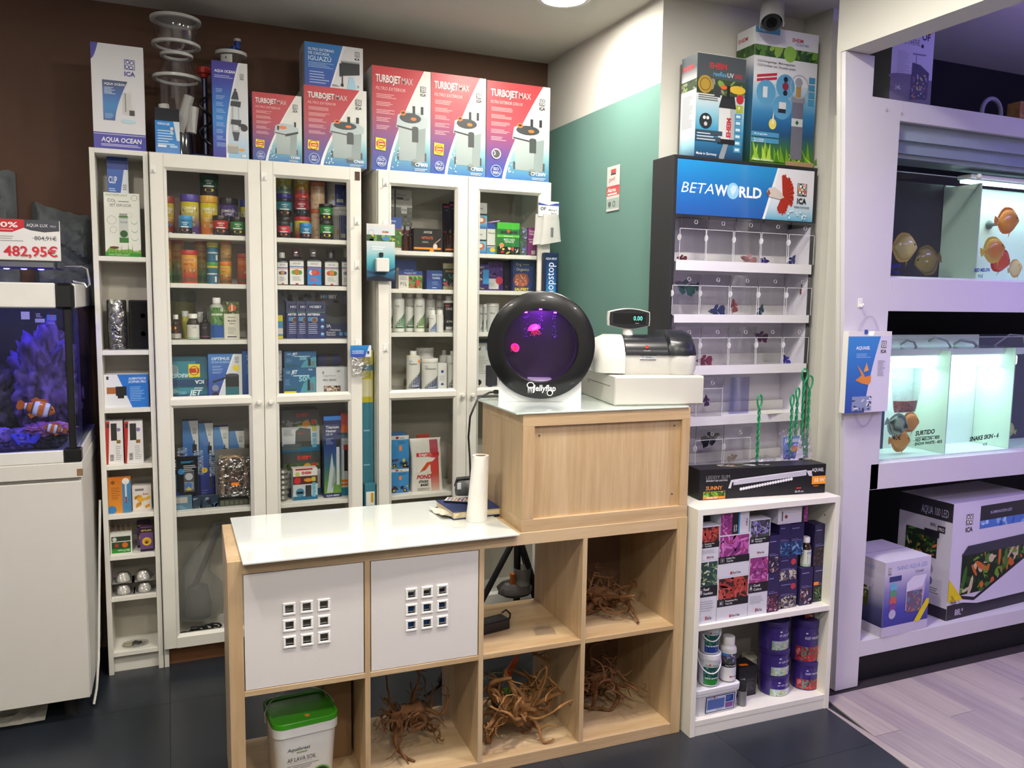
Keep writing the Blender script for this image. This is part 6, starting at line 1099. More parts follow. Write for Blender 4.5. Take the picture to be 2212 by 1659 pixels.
# ------------------------------------------------------------------ in the cubes of the counter
WOODD = M('driftwood', '#704a28', .85, var=.6, scale=30, bump=.7, bscale=70)
WOODL = M('driftwood_pale', '#8f6436', .85, var=.6, scale=30, bump=.7, bscale=70)
def driftwood(label, a, b, zz, seed, sx, sy, sz, n, mat, core=.03, up=.3, thick=.0105):
    o = thing('driftwood', label, 'driftwood', kal(a, b, zz), KR); q = random.Random(seed); m = MB()
    lo, hi = 1e9, 0
    pts = []
    bm = bmesh.new(); bmesh.ops.create_icosphere(bm, subdivisions=3, radius=1)
    for v in bm.verts:
        d = 1+.9*noise.noise(v.co*2+Vector((seed, 0, 0)))+.7*noise.noise(v.co*5+Vector((0, seed, 0)))+.4*noise.noise(v.co*11)
        v.co = Vector((v.co.x*core*1.7, v.co.y*core*1.2, v.co.z*core))*d+Vector((0, 0, sz*.38))
    vs = [tuple(v.co) for v in bm.verts]; fs = [tuple(v.index for v in f.verts) for f in bm.faces]; bm.free(); m.raw(vs, fs)
    def grow(p, d, ln, r0, k, wig, depth):
        P = [p.copy()]; wob = Vector((q.uniform(0, 50), q.uniform(0, 50), 0))
        for s_ in range(k):
            g = P[-1]*16; d = (d+wig*Vector((noise.noise(g+wob), noise.noise(g+wob*2), noise.noise(g+wob*3)))+.25*Vector((q.uniform(-1, 1), q.uniform(-1, 1), q.uniform(-1, 1)))).normalized()
            p = p+d*ln/k
            for ax, lim in ((0, sx), (1, sy)):
                if abs(p[ax]) > lim: p[ax] = math.copysign(lim, p[ax])*q.uniform(.9, 1); d[ax] *= -.4
            if p.z > sz: p.z = sz*q.uniform(.9, 1); d.z = -.3
            if p.z < .005: p.z = .005; d.z = abs(d.z)*.3
            P.append(p.copy())
        sd = q.random()*9
        m.tube(P, lambda v: r0*(1-.75*v)*(1+.45*noise.noise((v*9, sd, 1)))+.001, 7 if depth == 0 else 5)
        if depth < 2:
            for j in range(q.randint(1, 3) if depth == 0 else q.randint(0, 2)):
                s0 = q.randint(2, k-1); dd = (d+Vector((q.uniform(-1, 1), q.uniform(-1, 1), q.uniform(-.6, .9)))).normalized(); grow(P[s0], dd, ln*q.uniform(.3, .55), r0*.42, 8, wig*1.2, depth+1)
    for i in range(n):
        th = 2*pi*(i+q.random())/n; d = Vector((cos(th)*1.3, sin(th)*.9, q.uniform(-.7, up*2))).normalized()
        grow(Vector((cos(th)*core*.9, sin(th)*core*.6, sz*.35+q.uniform(-.5, .5)*core)), d, q.uniform(.7, 1.5)*sx, thick*q.uniform(.35, 1.1)**1.3, 13, .75, 0)
    low = min(v[2] for v in m.v); m.v = [(x, y, z-low) for x, y, z in m.v]
    m.build('roots', mat, o, True, ang=None); return o
Z0 = KO+.0005; Z1b = ZM+.0165
driftwood('tangled brown driftwood root in the second lower cube', CX[1]+.165, .17, Z0, 11, .145, .14, .29, 22, WOODD, .03, .8)
driftwood('pale gnarled driftwood root sticking out of the third lower cube', CX[2]+.165, .11, Z0, 23, .155, .11, .24, 30, WOODL, .038, .6, .013)
driftwood('dark spidery driftwood root in the lower cube beside the bookcase', CX[3]+.15, .2, Z0, 37, .15, .15, .28, 26, WOODD, .03, .7)
driftwood('flat knotted driftwood branch in the upper cube beside the bookcase', CX[3]+.15, .19, Z1b, 41, .14, .16, .16, 24, WOODD, .028, .3)
# bucket
t = thing('soil_bucket', 'white plastic bucket with bright green lid in the first lower cube', 'bucket', kal(CX[0]+.165, .135, Z0), KR+.1)
bh_ = .215; m = MB(); m.loft([[(x, y, z) for x, y in rrect(.185*k, .175*k, .03, 5)] for z, k in ((0, .86), (.004, .88), (bh_-.045, .99), (bh_-.044, 1.04), (bh_-.014, 1.05), (bh_-.012, 1.0))]); m.build('body', M('bucket_white', '#e4e4e0', .35), t, True)
GL = M('green_lid', '#3f9a1e', .25)
m = MB(); m.loft([[(x, y, z) for x, y in rrect(.195*k, .186*k, .032, 5)] for z, k in ((bh_-.016, 1), (bh_-.002, 1), (bh_, .98), (bh_, .93), (bh_-.008, .91))]); m.build('lid', GL, t, True)
A = Art(.15, .14); A.text('Aquaforest', .12, .8, .075, '#444', w=.45, shear=.2); A.lines(.3, .74, .52, .77, 1, '#7a9a5a', .8); A.text('AF LAVA SOIL', .12, .56, .095, '#3a3a40', w=.56, bold=.0); A.rect(.12, .53, .6, .534, '#888'); A.lines(.12, .38, .8, .5, 3, '#777', .3); A.strip(0, 1, 0, .18, '#5a9a34', 2); A.strip(lambda v: .2, 1, .0, .1, '#23264a', 2); A.ell(.78, .14, .19, '#5a9a34'); A.ell(.78, .14, .16, '#23252c'); A.blobs(.68, .02, .88, .26, ['#23252c', '#3a3c44', '#15161a', '#4a4c52'], 14, .14)
A.build(t, lambda x, y, l: (-.075+x, -.0875*(.88+.11*(y+.012)/(bh_-.045))-.0006-l, .012+y), PR, 'printed_label')
m = MB(); m.tube([(-.103, 0, bh_-.03)]+[(-.105*cos(pi*i/14), .055*sin(pi*i/14)+.0, bh_-.02+.055*sin(pi*i/14)) for i in range(1, 14)]+[(.103, 0, bh_-.03)], .0022, 6); m.build('handle', FROST, t, True); A = Art(.02, .02); A.ell(.5, .5, .4, '#f08a28'); A.build(t, lambda x, y, l: (.0+x, -.06+y, bh_-.0075+l), PR, 'price_tag')
t = thing('cardboard_box', 'brown cardboard box behind the green-lidded bucket', 'box', kal(CX[0]+.29, .27, Z0), KR); MB().box(-.045, -.09, 0, .038, .06, .26, .002).build('carton', KRAFT, t); MB().box(-.045, -.0045, .26, .038, -.0035, .262).build('flap_seam', M('flap_seam_grey', '#8d8880', .8), t)
# power brick and acrylic stand
t = thing('power_supply', 'black power brick with cable in the third upper cube', 'power supply', kal(CX[2]+.085, .17, Z1b), KR+.22)
MB().box(-.06, -.028, 0, .06, .028, .036, .003).build('case', BLACKP, t); A = Art(.07, .035); A.lines(.0, .1, .9, .9, 5, '#5a5a5e', .4); A.build(t, lambda x, y, l: (-.02+x, -.018+y, .036+l), PR, 'printed_plate'); MB().tube([(.06, 0, .02), (.08, .005, .022), (.092, .02, .03), (.085, .035, .04), (.07, .04, .03)], .0035, 7).build('cable', BLACKP, t, True); MB().tube([(-.06, -.005, .012), (-.085, -.01, .006)], .003, 7).build('lead', BLACKP, t, True)
t = thing('acrylic_stand', 'small clear acrylic stand on the third upper cube floor', 'stand', kal(CX[2]+.25, .1, Z1b), KR-.2); MB().box(-.035, -.03, 0, .035, .03, .002).build('base_plate', ACRYL, t); MB().lathe([(.011, -.025), (.011, .025)], 16, (0, .02, .013), 'x').build('tube', ACRYL, t, True)
# spray bottle lying behind the pale root
t = thing('spray_bottle', 'clear spray bottle with orange nozzle leaning behind the pale root', 'bottle', kal(CX[2]+.13, .28, Z0+.105), KR)
t.rotation_euler = (0, 1.15, KR)
MB().lathe([(0, -.13), (.03, -.13), (.033, -.12)]+[(.033-.002*(i % 2), -.11+.012*i) for i in range(11)]+[(.028, .03), (.014, .055), (.013, .065), (0, .065)], 20).build('body', glassm('clear_pet', (.9, .92, .92), .05, bump=.3), t, True)
m = MB(); m.loft([[(x, y, z) for x, y in rrect(.03*k, .026*k, .008, 3, cx, 0)] for z, k, cx in ((.058, 1, 0), (.075, .9, -.004), (.1, .75, -.02), (.125, .6, -.04))]); m.build('nozzle', M('orange_nozzle', '#d8551e', .4), t, True); MB().tube([(-.04, 0, .125), (-.047, 0, .136)], .006, 8).build('tip', M('tip_grey', '#8a8c90', .4), t)
tag(MB().lathe([(0, 0), (.035, 0), (.042, .05), (.038, .052), (0, .045)], 20).build('green_cup', M('leaf_green', '#4f9a20', .4), loc=kal(CX[2]+.2, .3, Z0), smooth=True), 'leaf-green plastic cup behind the pale root', 'cup')
# tripod and bits behind the counter
t = thing('tripod', 'black folding tripod on the floor behind the counter', 'tripod', (at(1118, 1160, 2.88).x, 2.88, 0)); TP = M('tripod_black', '#26282a', .5); za = at(1118, 1150, 2.88).z
for x, y in ((-.33, -.02), (.2, .12), (.16, -.1)): MB().tube([(0, 0, za), (x, y, .012)], .012, 8).build('leg', TP, t); MB().tube([(0, 0, za*.42), (x*.55, y*.55, za*.45)], .006, 6).build('strut', TP, t)
MB().tube([(0, 0, za*.4), (0, 0, za+.03)], .014, 9).build('column', TP, t)
t = thing('floor_cable', 'thin black cable lying on the dark floor behind the counter', 'cable', (1.02, 2.85, 0)); MB().tube([(-.12, -.05, .004), (-.05, .0, .004), (.0, .06, .005), (.08, .08, .01), (.12, .1, .1), (.14, .12, .25)], .0035, 6).build('cable', BLACKP, t, True)
t = thing('plastic_cup', 'clear plastic cup with orange marks on the tripod cushion', 'cup', at(1128, 1262, 2.85)); MB().lathe([(0, 0), (.03, 0), (.036, .07), (.0355, .07), (.029, .002)], 20).build('cup', FROST, t, True); MB().box(-.05, -.012, .005, -.036, .01, .05, .002).build('orange_tab', ORANGE, t)
p = at(1115, 1285, 2.87); tag(MB().loft([[((.075+.015*noise.noise((cos(a)*2, sin(a)*2, h*30)))*s*cos(a), .05*s*sin(a), h) for a in [2*pi*i/20 for i in range(20)]] for s, h in ((.7, 0), (1, .015), (1, .04), (.8, .055), (.5, .057))]).build('foam_cushion', M('grey_foam', '#8a8986', .8, bump=.5), loc=p, smooth=True), 'crumpled grey foam pad resting on the tripod', 'pad')
# ------------------------------------------------------------------ fish
def fish(name, label, cat, loc, L, prof, thick, colf, rot=(0, 0, 0), fins=(), eye=.05, eyec='#111', group=None, eyepos=(.13, .12)):
    """one continuous body along x (nose at -L/2), fins and eyes as parts; rot: heading about z, roll"""
    o = thing(name, label, cat, loc, 0, group); o.rotation_euler = rot; m = MB(); n = 12; K = len(prof); rings = []
    for s, top, bot in prof:
        zc, hh = (top+bot)/2*L, (top-bot)/2*L; t = thick(s)*L
        rings.append([((s-.5)*L, t*cos(2*pi*i/n), zc+hh*sin(2*pi*i/n)) for i in range(n)])
    m.loft(rings)
    for j, (s, top, bot) in enumerate(prof):
        for i in range(n): m.c[j*n+i] = lin(colf(s, sin(2*pi*i/n)))
    m.build('body', PG, o, True, ang=None)
    for nm, pts, c, th in fins:
        f = MB(); f.prism([((a-.5)*L, b*L) for a, b in pts], -th*L, th*L); cc = lin(c)
        f.c = {i: cc for i in range(len(f.v))}; f.build(nm, PG, o)
    if eye:
        for sy in (-1, 1):
            s = eyepos[0]; y = sy*(thick(s)*L*.93); MB().lathe([(0, -.3*eye*L), (eye*L, 0), (0, .3*eye*L)], 10, ((s-.5)*L, y, eyepos[1]*L), 'y').build('eye', M('fish_eye_'+eyec, eyec, .15), o, True)
    return o
def arcfin(prof, s0, s1, side, ext, n=8):
    f = lambda s: next((a[k]+(b[k]-a[k])*((s-a[0])/(b[0]-a[0])) for a, b in zip(prof, prof[1:]) if a[0] <= s <= b[0]), 0) if True else 0
    k = 1 if side > 0 else 2
    inner = [(s0+(s1-s0)*i/n, f(s0+(s1-s0)*i/n)*.96) for i in range(n+1)]; outer = [(s+.05*(i/n), z+side*ext*sin(pi*(.12+.8*i/n))) for i, (s, z) in enumerate(inner)]
    return inner+outer[::-1]
def discus(label, loc, L, c, c2, rot, pat=None, eyec='#161010'):
    pr = [(0, .05, -.04), (.03, .13, -.1), (.09, .25, -.2), (.18, .37, -.33), (.3, .46, -.43), (.45, .48, -.46), (.6, .46, -.45), (.72, .36, -.36), (.8, .22, -.22), (.86, .1, -.1), (.9, .085, -.085)]
    k = 1
    def cf(s, v):
        if pat: return pat(s, v)
        return mixc(c, c2, min(1, abs(v)**2*.7+max(0, s-.6)))
    def fin(side):
        kk = 1 if side > 0 else 2; I = [(p[0], p[kk]*.95) for p in pr[2:10]]; O = [(s+.02+.06*i/7, z*1.02+side*(.01+.1*sin(pi*i/7*.9))) for i, (s, z) in enumerate(I)]; return I+O[::-1]
    fins = [('dorsal_fin', fin(1), c2, .008), ('anal_fin', fin(-1), c2, .008), ('tail_fin', [(.88, .08), (1.05, .2), (1.08, 0), (1.05, -.2), (.88, -.08)], c2, .006), ('pelvic_fin', [(.3, -.36), (.38, -.42), (.42, -.72)], c2, .005)]
    o = fish('discus_fish', label, 'fish', loc, L, pr, lambda s: .11*sin(pi*min(1, s*1.05+.03))**.7+.008, cf, rot, fins, .035, eyec)
    f = MB(); f.prism([((.33-.5)*L, .0), ((.47-.5)*L, .03*L), ((.46-.5)*L, -.07*L)], -.125*L, -.115*L); f.c = {i: lin(mixc(c, '#ffffff', .3)) for i in range(len(f.v))}; f.build('pectoral_fin', PG, o)
    return o
BP = [(0, .02, -.02), (.06, .07, -.06), (.18, .12, -.11), (.35, .13, -.12), (.5, .1, -.1), (.58, .06, -.06), (.62, .045, -.045)]
def betta(label, px, py, Y, L, c, c2, head=-1, pitch=0.0, yaw=0.0):
    """small fighting fish with flowing fins; head -1 looks left"""
    p = at(px, py, Y); fl = 0 if head < 0 else pi
    fins = [('tail_fin', [(.58, .05), (.78, .24), (1.0, .26), (1.08, .08), (1.02, -.12), (1.06, -.28), (.8, -.3), (.58, -.05)], c2, .008), ('dorsal_fin', [(.34, .11), (.46, .3), (.62, .33), (.66, .2), (.55, .08)], c2, .007), ('anal_fin', [(.26, -.1), (.34, -.28), (.56, -.38), (.68, -.24), (.56, -.07)], c2, .007), ('pelvic_fin', [(.18, -.1), (.22, -.1), (.3, -.32)], c2, .005)]
    return fish('betta_fish', label, 'fish', p, L, BP, lambda s: .075*sin(pi*min(1, s*1.3+.08))**.6 if s < .68 else .02, lambda s, v: mixc(c, c2, min(1, s*1.1)), (0, pitch*(1 if head < 0 else 1), fl+yaw), fins, .016, '#e8e0d0', eyepos=(.07, .03))
# ------------------------------------------------------------------ fighting fish display rack
RY, RZ = 2.55, .0006; RX = at(1449, 560, RY).x
t = thing('betta_rack', 'tall black display rack of small betta tanks under a blue sign', 'display rack', (RX, RY, RZ)); RW, RD, RH = at(1756, 560, RY).x-RX, .142, at(1600, 347, RY).z-RZ
RB = M('rack_black', '#232427', .55, var=.1); LAV = M('rack_white', '#e2dfea', .45, var=.02)
for x in (0, RW-.016): MB().box(x, 0, 0, x+.016, RD, RH, .001).build('side_panel', RB, t)
MB().box(.016, 0, RH-.012, RW-.016, RD, RH, .001).build('top_panel', RB, t); MB().box(.016, RD-.006, 0, RW-.016, RD, RH-.012).build('back_panel', LAV, t)
for x in (.0162, RW-.0182): MB().box(x, .004, .8, x+.002, RD-.007, at(1600, 470, RY).z-RZ-.02).build('side_liner', LAV, t)
zr = lambda py, px=1600: at(px, py, RY).z-RZ
zs0 = zr(470); MB().box(.016, -.002, zs0-.014, RW-.016, .012, zs0, .001).build('sign_rail', RB, t)
sw, sh_ = RW-.03, RH-.014-zs0
MB().box(.015, .0, zs0, RW-.015, .012, RH-.013, .001).build('sign_panel', M('sign_board', '#2a5aa8', .3), t)
A = Art(sw, sh_)
bd_x = lambda v: .615+.10*v
A.strip(0, lambda v: bd_x(v), 0, 1, ramp(['#2a5cae', '#2470bc', '#2a8fd0']), 6); A.strip(lambda v: bd_x(v), 1, 0, 1, ramp(['#5fa8d0', '#c4d8e8', '#e4e2ee', '#e6e4f0', '#e6e4f0']), 8); A.strip(lambda v: bd_x(v)-.0, lambda v: bd_x(v)+.018, 0, 1, '#eeeef6', 4)
A.text('BETA', .03, .40, .2, '#f0f0f6', 'f', w=.225, bold=-.004, shear=.22); A.text('W', .262, .39, .2, '#f4f4fa', 'f', w=.092, bold=.03); A.ell(.392, .49, .043, '#8ec8e8', ry=.155); A.poly([(.37, .52), (.39, .6), (.42, .58), (.41, .48), (.39, .4)], '#c4e0ee'); A.text('RLD', .437, .39, .2, '#f4f4fa', 'f', w=.165, bold=.03)
q = random.Random(3)
for i in range(44):
    a = -2.15+3.75*i/43; r_ = (.92+.12*q.random())*(1 if a > -.6 else .82+.12*sin(a*3)); A.poly([(.757, .47), (.757+.088*r_*cos(a), .48+.40*r_*sin(a)), (.757+.088*r_*cos(a+.12), .48+.40*r_*sin(a+.12))], ('#a83228', '#b53d30', '#96281f')[i % 3])
A.poly([(.635, .52), (.65, .6), (.69, .63), (.74, .55), (.77, .44), (.74, .4), (.69, .42), (.65, .44)], '#cfc4c0'); A.poly([(.635, .5), (.65, .58), (.665, .5), (.65, .44)], '#8a5048')
ica(A, .905, .36, .085, '#1c1c22')
for dx, dy, c in ((-.02, .62, '#d88a50'), (.02, .7, '#e0a8a8'), (.02, .58, '#c85a50')): A.ell(.905+dx, dy, .012, c)
A.text('www.icasa.com', .905, .26, .045, '#2a4a6a', 'c', w=.12)
for i in range(12): A.ell(.8+.15*A.rng.random(), .05+.15*A.rng.random(), .006, '#dff0f8', n=7)
A.build(t, lambda x, y, l: (.015+x, -.0003-l, zs0+y), PG, 'printed_sign')
rows = [(470, 566, 588), (591, 679, 697), (702, 787, 807), (809, 895, 914), (917, 1005, 1018)]
for i, (yt, yb, yl) in enumerate(rows):
    z1, z0 = zr(yb), zr(yl); MB().box(.016, -.012, z0, RW-.016, -.009, z1-.001).build('shelf_lip', LAV, t); MB().box(.016, -.009, z1-.006, RW-.016, RD-.006, z1-.002).build('shelf', LAV, t)
    MB().box(.018, RD-.03, z1-.0018, RW-.018, RD-.008, z1+.035).build('white_backing', M('backing_white', '#eceae8', .5), t)
TINT = glassm('betta_acrylic', (.993, .993, .997), .02); EDGE = M('acrylic_edge', '#eceaf6', .2, alpha=.8); FLAP = glassm('flap_acrylic', (.955, .95, .98), .05, .08)
rd = ['first', 'second', 'third', 'fourth', 'lowest']
def bettabox(row, k, x0, x1, nm):
    yt, yb, yl = rows[row]; zb = RZ+zr(yb)-.0015; zt = RZ+zr(yt)-.004; a, b = at(x0, (yt+yb)/2, RY).x, at(x1, (yt+yb)/2, RY).x; w, h, d = b-a-.002, zt-zb-.004, .085
    o = thing('betta_tank', 'small clear acrylic betta tank, '+nm, 'fish tank', ((a+b)/2, RY-.006, zb), 0, 'betta tanks'); e = .0018; m = MB(); hf = h*.72
    m.box(-w/2, 0, 0, w/2, d, e); m.box(-w/2, 0, e, -w/2+e, d, h); m.box(w/2-e, 0, e, w/2, d, h); m.box(-w/2+e, 0, e, w/2-e, e, hf); m.box(-w/2+e, d-e, e, w/2-e, d, h); m.build('tank_walls', TINT, o)
    f = MB(); f.prism([(0, 0), (-.014, h-hf), (-.0125, h-hf+.001), (.0018, .001)], -w/2+e, w/2-e, 'x'); q = f.build('feeding_flap', FLAP, o, loc=(0, 0, hf))
    MB().lathe([(.0065, -.0005), (.0075, -.0005), (.0075, .0008), (.0065, .0008), (.0065, -.0005)], 16, (w*.05, -.009, hf+(h-hf)*.55), 'y').build('flap_hole', EDGE, o)
    MB().box(-w/2, -.0006, hf-.001, w/2, .0012, hf+.0008).build('rim', EDGE, o)
    for s in (-1, 1): MB().box(s*w/2-.0007, -.0008, 0, s*w/2+.0007, .0012, hf).build('edge', EDGE, o)
    MB().box(-.0008, d+.001, .002, .0008, d+.002, h).build('back_seam', M('seam_grey', '#77748c', .5), o)
    MB().lathe([(0, -.0008), (.012, -.0008), (.012, .0008), (0, .0008)], 14, (-w/2-.001, .002, hf*.72), 'x', -pi/2 if False else 0, 2*pi).build('side_tab', M('tab_white', '#dfdde6', .4), o)
    return o
for i, (a, b) in enumerate(((1466, 1523), (1524, 1582), (1584, 1641), (1643, 1699), (1702, 1757))): bettabox(0, i, a, b, 'top row, %s from the black side panel' % rd[i].replace('lowest', 'fifth'))
for i, (a, b) in enumerate(((1450, 1509), (1511, 1573), (1576, 1634), (1637, 1693), (1697, 1751))): bettabox(1, i, a, b, 'second row, %s from the black side panel' % rd[i].replace('lowest', 'fifth'))
for i, (a, b) in enumerate(((1451, 1509), (1511, 1571), (1573, 1630), (1632, 1687), (1690, 1744))): bettabox(2, i, a, b, 'third row, %s from the black side panel' % rd[i].replace('lowest', 'fifth'))
bettabox(3, 0, 1502, 1559, 'fourth row, beside the cash drawer')
bettabox(4, 0, 1500, 1559, 'lowest row, holding the black fish'); bettabox(4, 1, 1562, 1619, 'lowest row, holding the small brown fish')
for l, px, py, c, c2, L, h, pt in (('maroon betta resting in the first top-row tank', 1472, 558, '#4a2028', '#5a2830', .03, -1, .1), ('pink and cream betta in the third top-row tank', 1616, 561, '#5a3034', '#a87880', .05, -1, .25),
    ('deep violet betta in the fourth top-row tank', 1652, 564, '#2a1c5a', '#3a2a78', .032, 1, 0), ('navy betta in the fifth top-row tank', 1711, 562, '#22285a', '#2c3470', .036, 1, .9),
    ('dark green betta at the water surface of the first second-row tank', 1478, 618, '#1c3438', '#24484a', .06, -1, .35), ('dark green betta fin up at the side of the first second-row tank', 1502, 620, '#1c3438', '#24484a', .034, 1, .8), ('slim navy betta on the floor of the second tank, second row', 1547, 671, '#1a2450', '#243060', .05, -1, -.1),
    ('brick red betta at the left wall of the third tank, second row', 1586, 659, '#6a2c34', '#7a3a40', .035, -1, 1.3), ('blue-black betta on the floor of the fourth tank, second row', 1643, 669, '#1c2c3c', '#2a4656', .034, 1, 1.2),
    ('dark red betta high up in the fifth tank, second row', 1736, 628, '#5a2430', '#6a2c38', .042, -1, 1.15), ('wine red betta on the floor of the second tank, third row', 1520, 779, '#5a1c3a', '#6a2040', .048, -1, 0),
    ('violet and red betta at the surface of the fourth tank, third row', 1643, 726, '#2a1c50', '#4a2448', .045, -1, .25), ('cobalt betta at the left of the fifth tank, third row', 1698, 776, '#1c1c70', '#26269a', .034, -1, .9),
    ('small dark violet betta in the fourth-row tank', 1526, 864, '#2c1428', '#3a1850', .03, -1, 1.4), ('black veiltail betta near the surface, lowest row', 1536, 946, '#1c1e26', '#24262e', .058, 1, .35), ('small tan betta near the floor, lowest row', 1583, 988, '#6a5648', '#8a8078', .032, 1, .3)):
    betta(l, px, py, RY+.035, L*1.45, c, c2, h, pt)
p = at(1597, 860, RY+.03); o = MB().box(-.048, 0, 0, .048, .003, .145, .001).build('loose_panel', glassm('blue_acrylic', (.72, .72, .95), .1, .2), loc=(p.x, RY+.03, RZ+zr(895)-.0015)); tag(o, 'loose bluish acrylic panel standing in the fourth row', 'panel')
tag(MB().box(-.06, -.04, 0, .06, .04, .002, .0004).build('price_card', CARD, loc=(at(1668, 890, RY+.02).x, RY+.025, RZ+zr(895)-.0014), rz=.15), 'white card lying on the empty fourth shelf of the betta rack', 'card')
# ------------------------------------------------------------------ boxes and camera above the rack
ZR = RZ+RH+.0005
def a_reeflex(A):
    A.strip(0, 1, 0, .6, ramp(['#1c3a5c', '#2a6a94', '#4a9ac0', '#8fc0d4', '#cdd6d8']), 8); A.rect(0, .6, 1, .73, '#d4d6d8'); A.rect(0, .72, 1, 1, '#4a5258'); A.text('EHEIM', .25, .87, .055, '#c83038', w=.5, bold=.02); A.text('reeflex', .33, .8, .045, '#5aa4d0', w=.28); A.text('UV', .62, .8, .045, '#e0e0e4', w=.13); A.text('500', .77, .8, .045, '#c83038', w=.17); A.blobs(0, .62, 1, .77, ['#3a4a34', '#7a9a4a', '#2a3a2c', '#26242c', '#8a8a7a', '#5a7a44'], 22, .08); A.ell(.84, .69, .17, '#d8b43a', ry=.04); A.ell(.55, .7, .07, '#d8622c', ry=.02); A.ell(.17, .71, .15, '#a88a3a'); A.ring(.17, .71, .11, .015, '#6a5420')
    A.ell(.9, .6, .08, '#b82c34'); A.rect(.82, .47, .97, .545, '#a8b040'); A.text('9', .87, .5, .03, '#fff')
    for i in range(6): A.rect(.8, .08+.065*i, .95, .135+.065*i, '#4a90b8'); A.rect(.83, .095+.065*i, .92, .12+.065*i, '#c8dce4')
    A.lines(.04, .56, .44, .62, 3, '#666', .4); A.strip(.47, .8, .2, .5, '#d0d2d4', 2); A.rect(.7, .2, .8, .5, '#a8aaac'); A.poly([(.46, .5), (.82, .5), (.78, .62), (.52, .62)], '#2a2c30'); A.rect(.36, .6, .48, .7, '#3a3c40'); A.rect(.62, .6, .68, .72, '#222'); A.rect(.46, .15, .82, .2, '#222'); A.text('EHEIM', .72, .22, .05, '#b82c34', w=.5, rot=pi/2, bold=.05)
    A.ell(.2, .36, .13, '#2a2e32'); A.ell(.17, .39, .03, '#ddd'); A.ell(.24, .39, .03, '#ddd'); A.ell(.2, .33, .035, '#bbb'); A.rect(0, .225, .55, .27, '#3a4a58'); A.rect(0, .165, .52, .21, '#3a4a58'); A.lines(.03, .175, .48, .26, 3, '#b8c4d0', .4); A.text('Made in Germany', .03, .03, .025, '#e0e8f0', w=.42); A.poly([(.5, .03), (.58, .15), (.68, .15), (.6, 0), (.5, 0)], '#8a9098')
def a_side1(A): A.strip(0, 1, 0, 1, ramp(['#2a4a6c', '#8fc0d4', '#d4d6d8', '#d4d6d8', '#d4d6d8', '#d4d6d8', '#4a5258', '#4a5258']), 8); A.lines(.12, .3, .85, .62, 22, '#777', .4); A.text('EHEIM', .1, .86, .05, '#c83038', w=.7, bold=.02); A.blobs(0, .66, 1, .76, ['#3a4a34', '#7a9a4a', '#2a3a2c', '#8a8a7a'], 12, .1)
def box2(name, label, x0, x1, yt, depth, col, art, left):
    xc, w, h = span(x0, x1, yt, 2.565, ZR); t = thing(name, label, 'box', (xc, 2.565, ZR), -.02)
    MB().box(-w/2, 0, 0, w/2, depth, h, .001).build('carton', M('card_'+col, col, .5), t); A = Art(w, h, seed=9); art(A); A.build(t, face_front(w, h, 0)); A = Art(depth, h, seed=4); left(A); A.build(t, face_left(depth, h, -w/2, 0), None, 'printed_side')
    MB().box(-w/2, .0, h, w/2, .002, h+.0015).build('lid_edge', CARD, t); return t
box2('uv_box', 'shorter grey-topped UV clarifier box with a gold seal on the rack', 1504, 1607, 120, .1, '#4a5258', a_reeflex, a_side1)
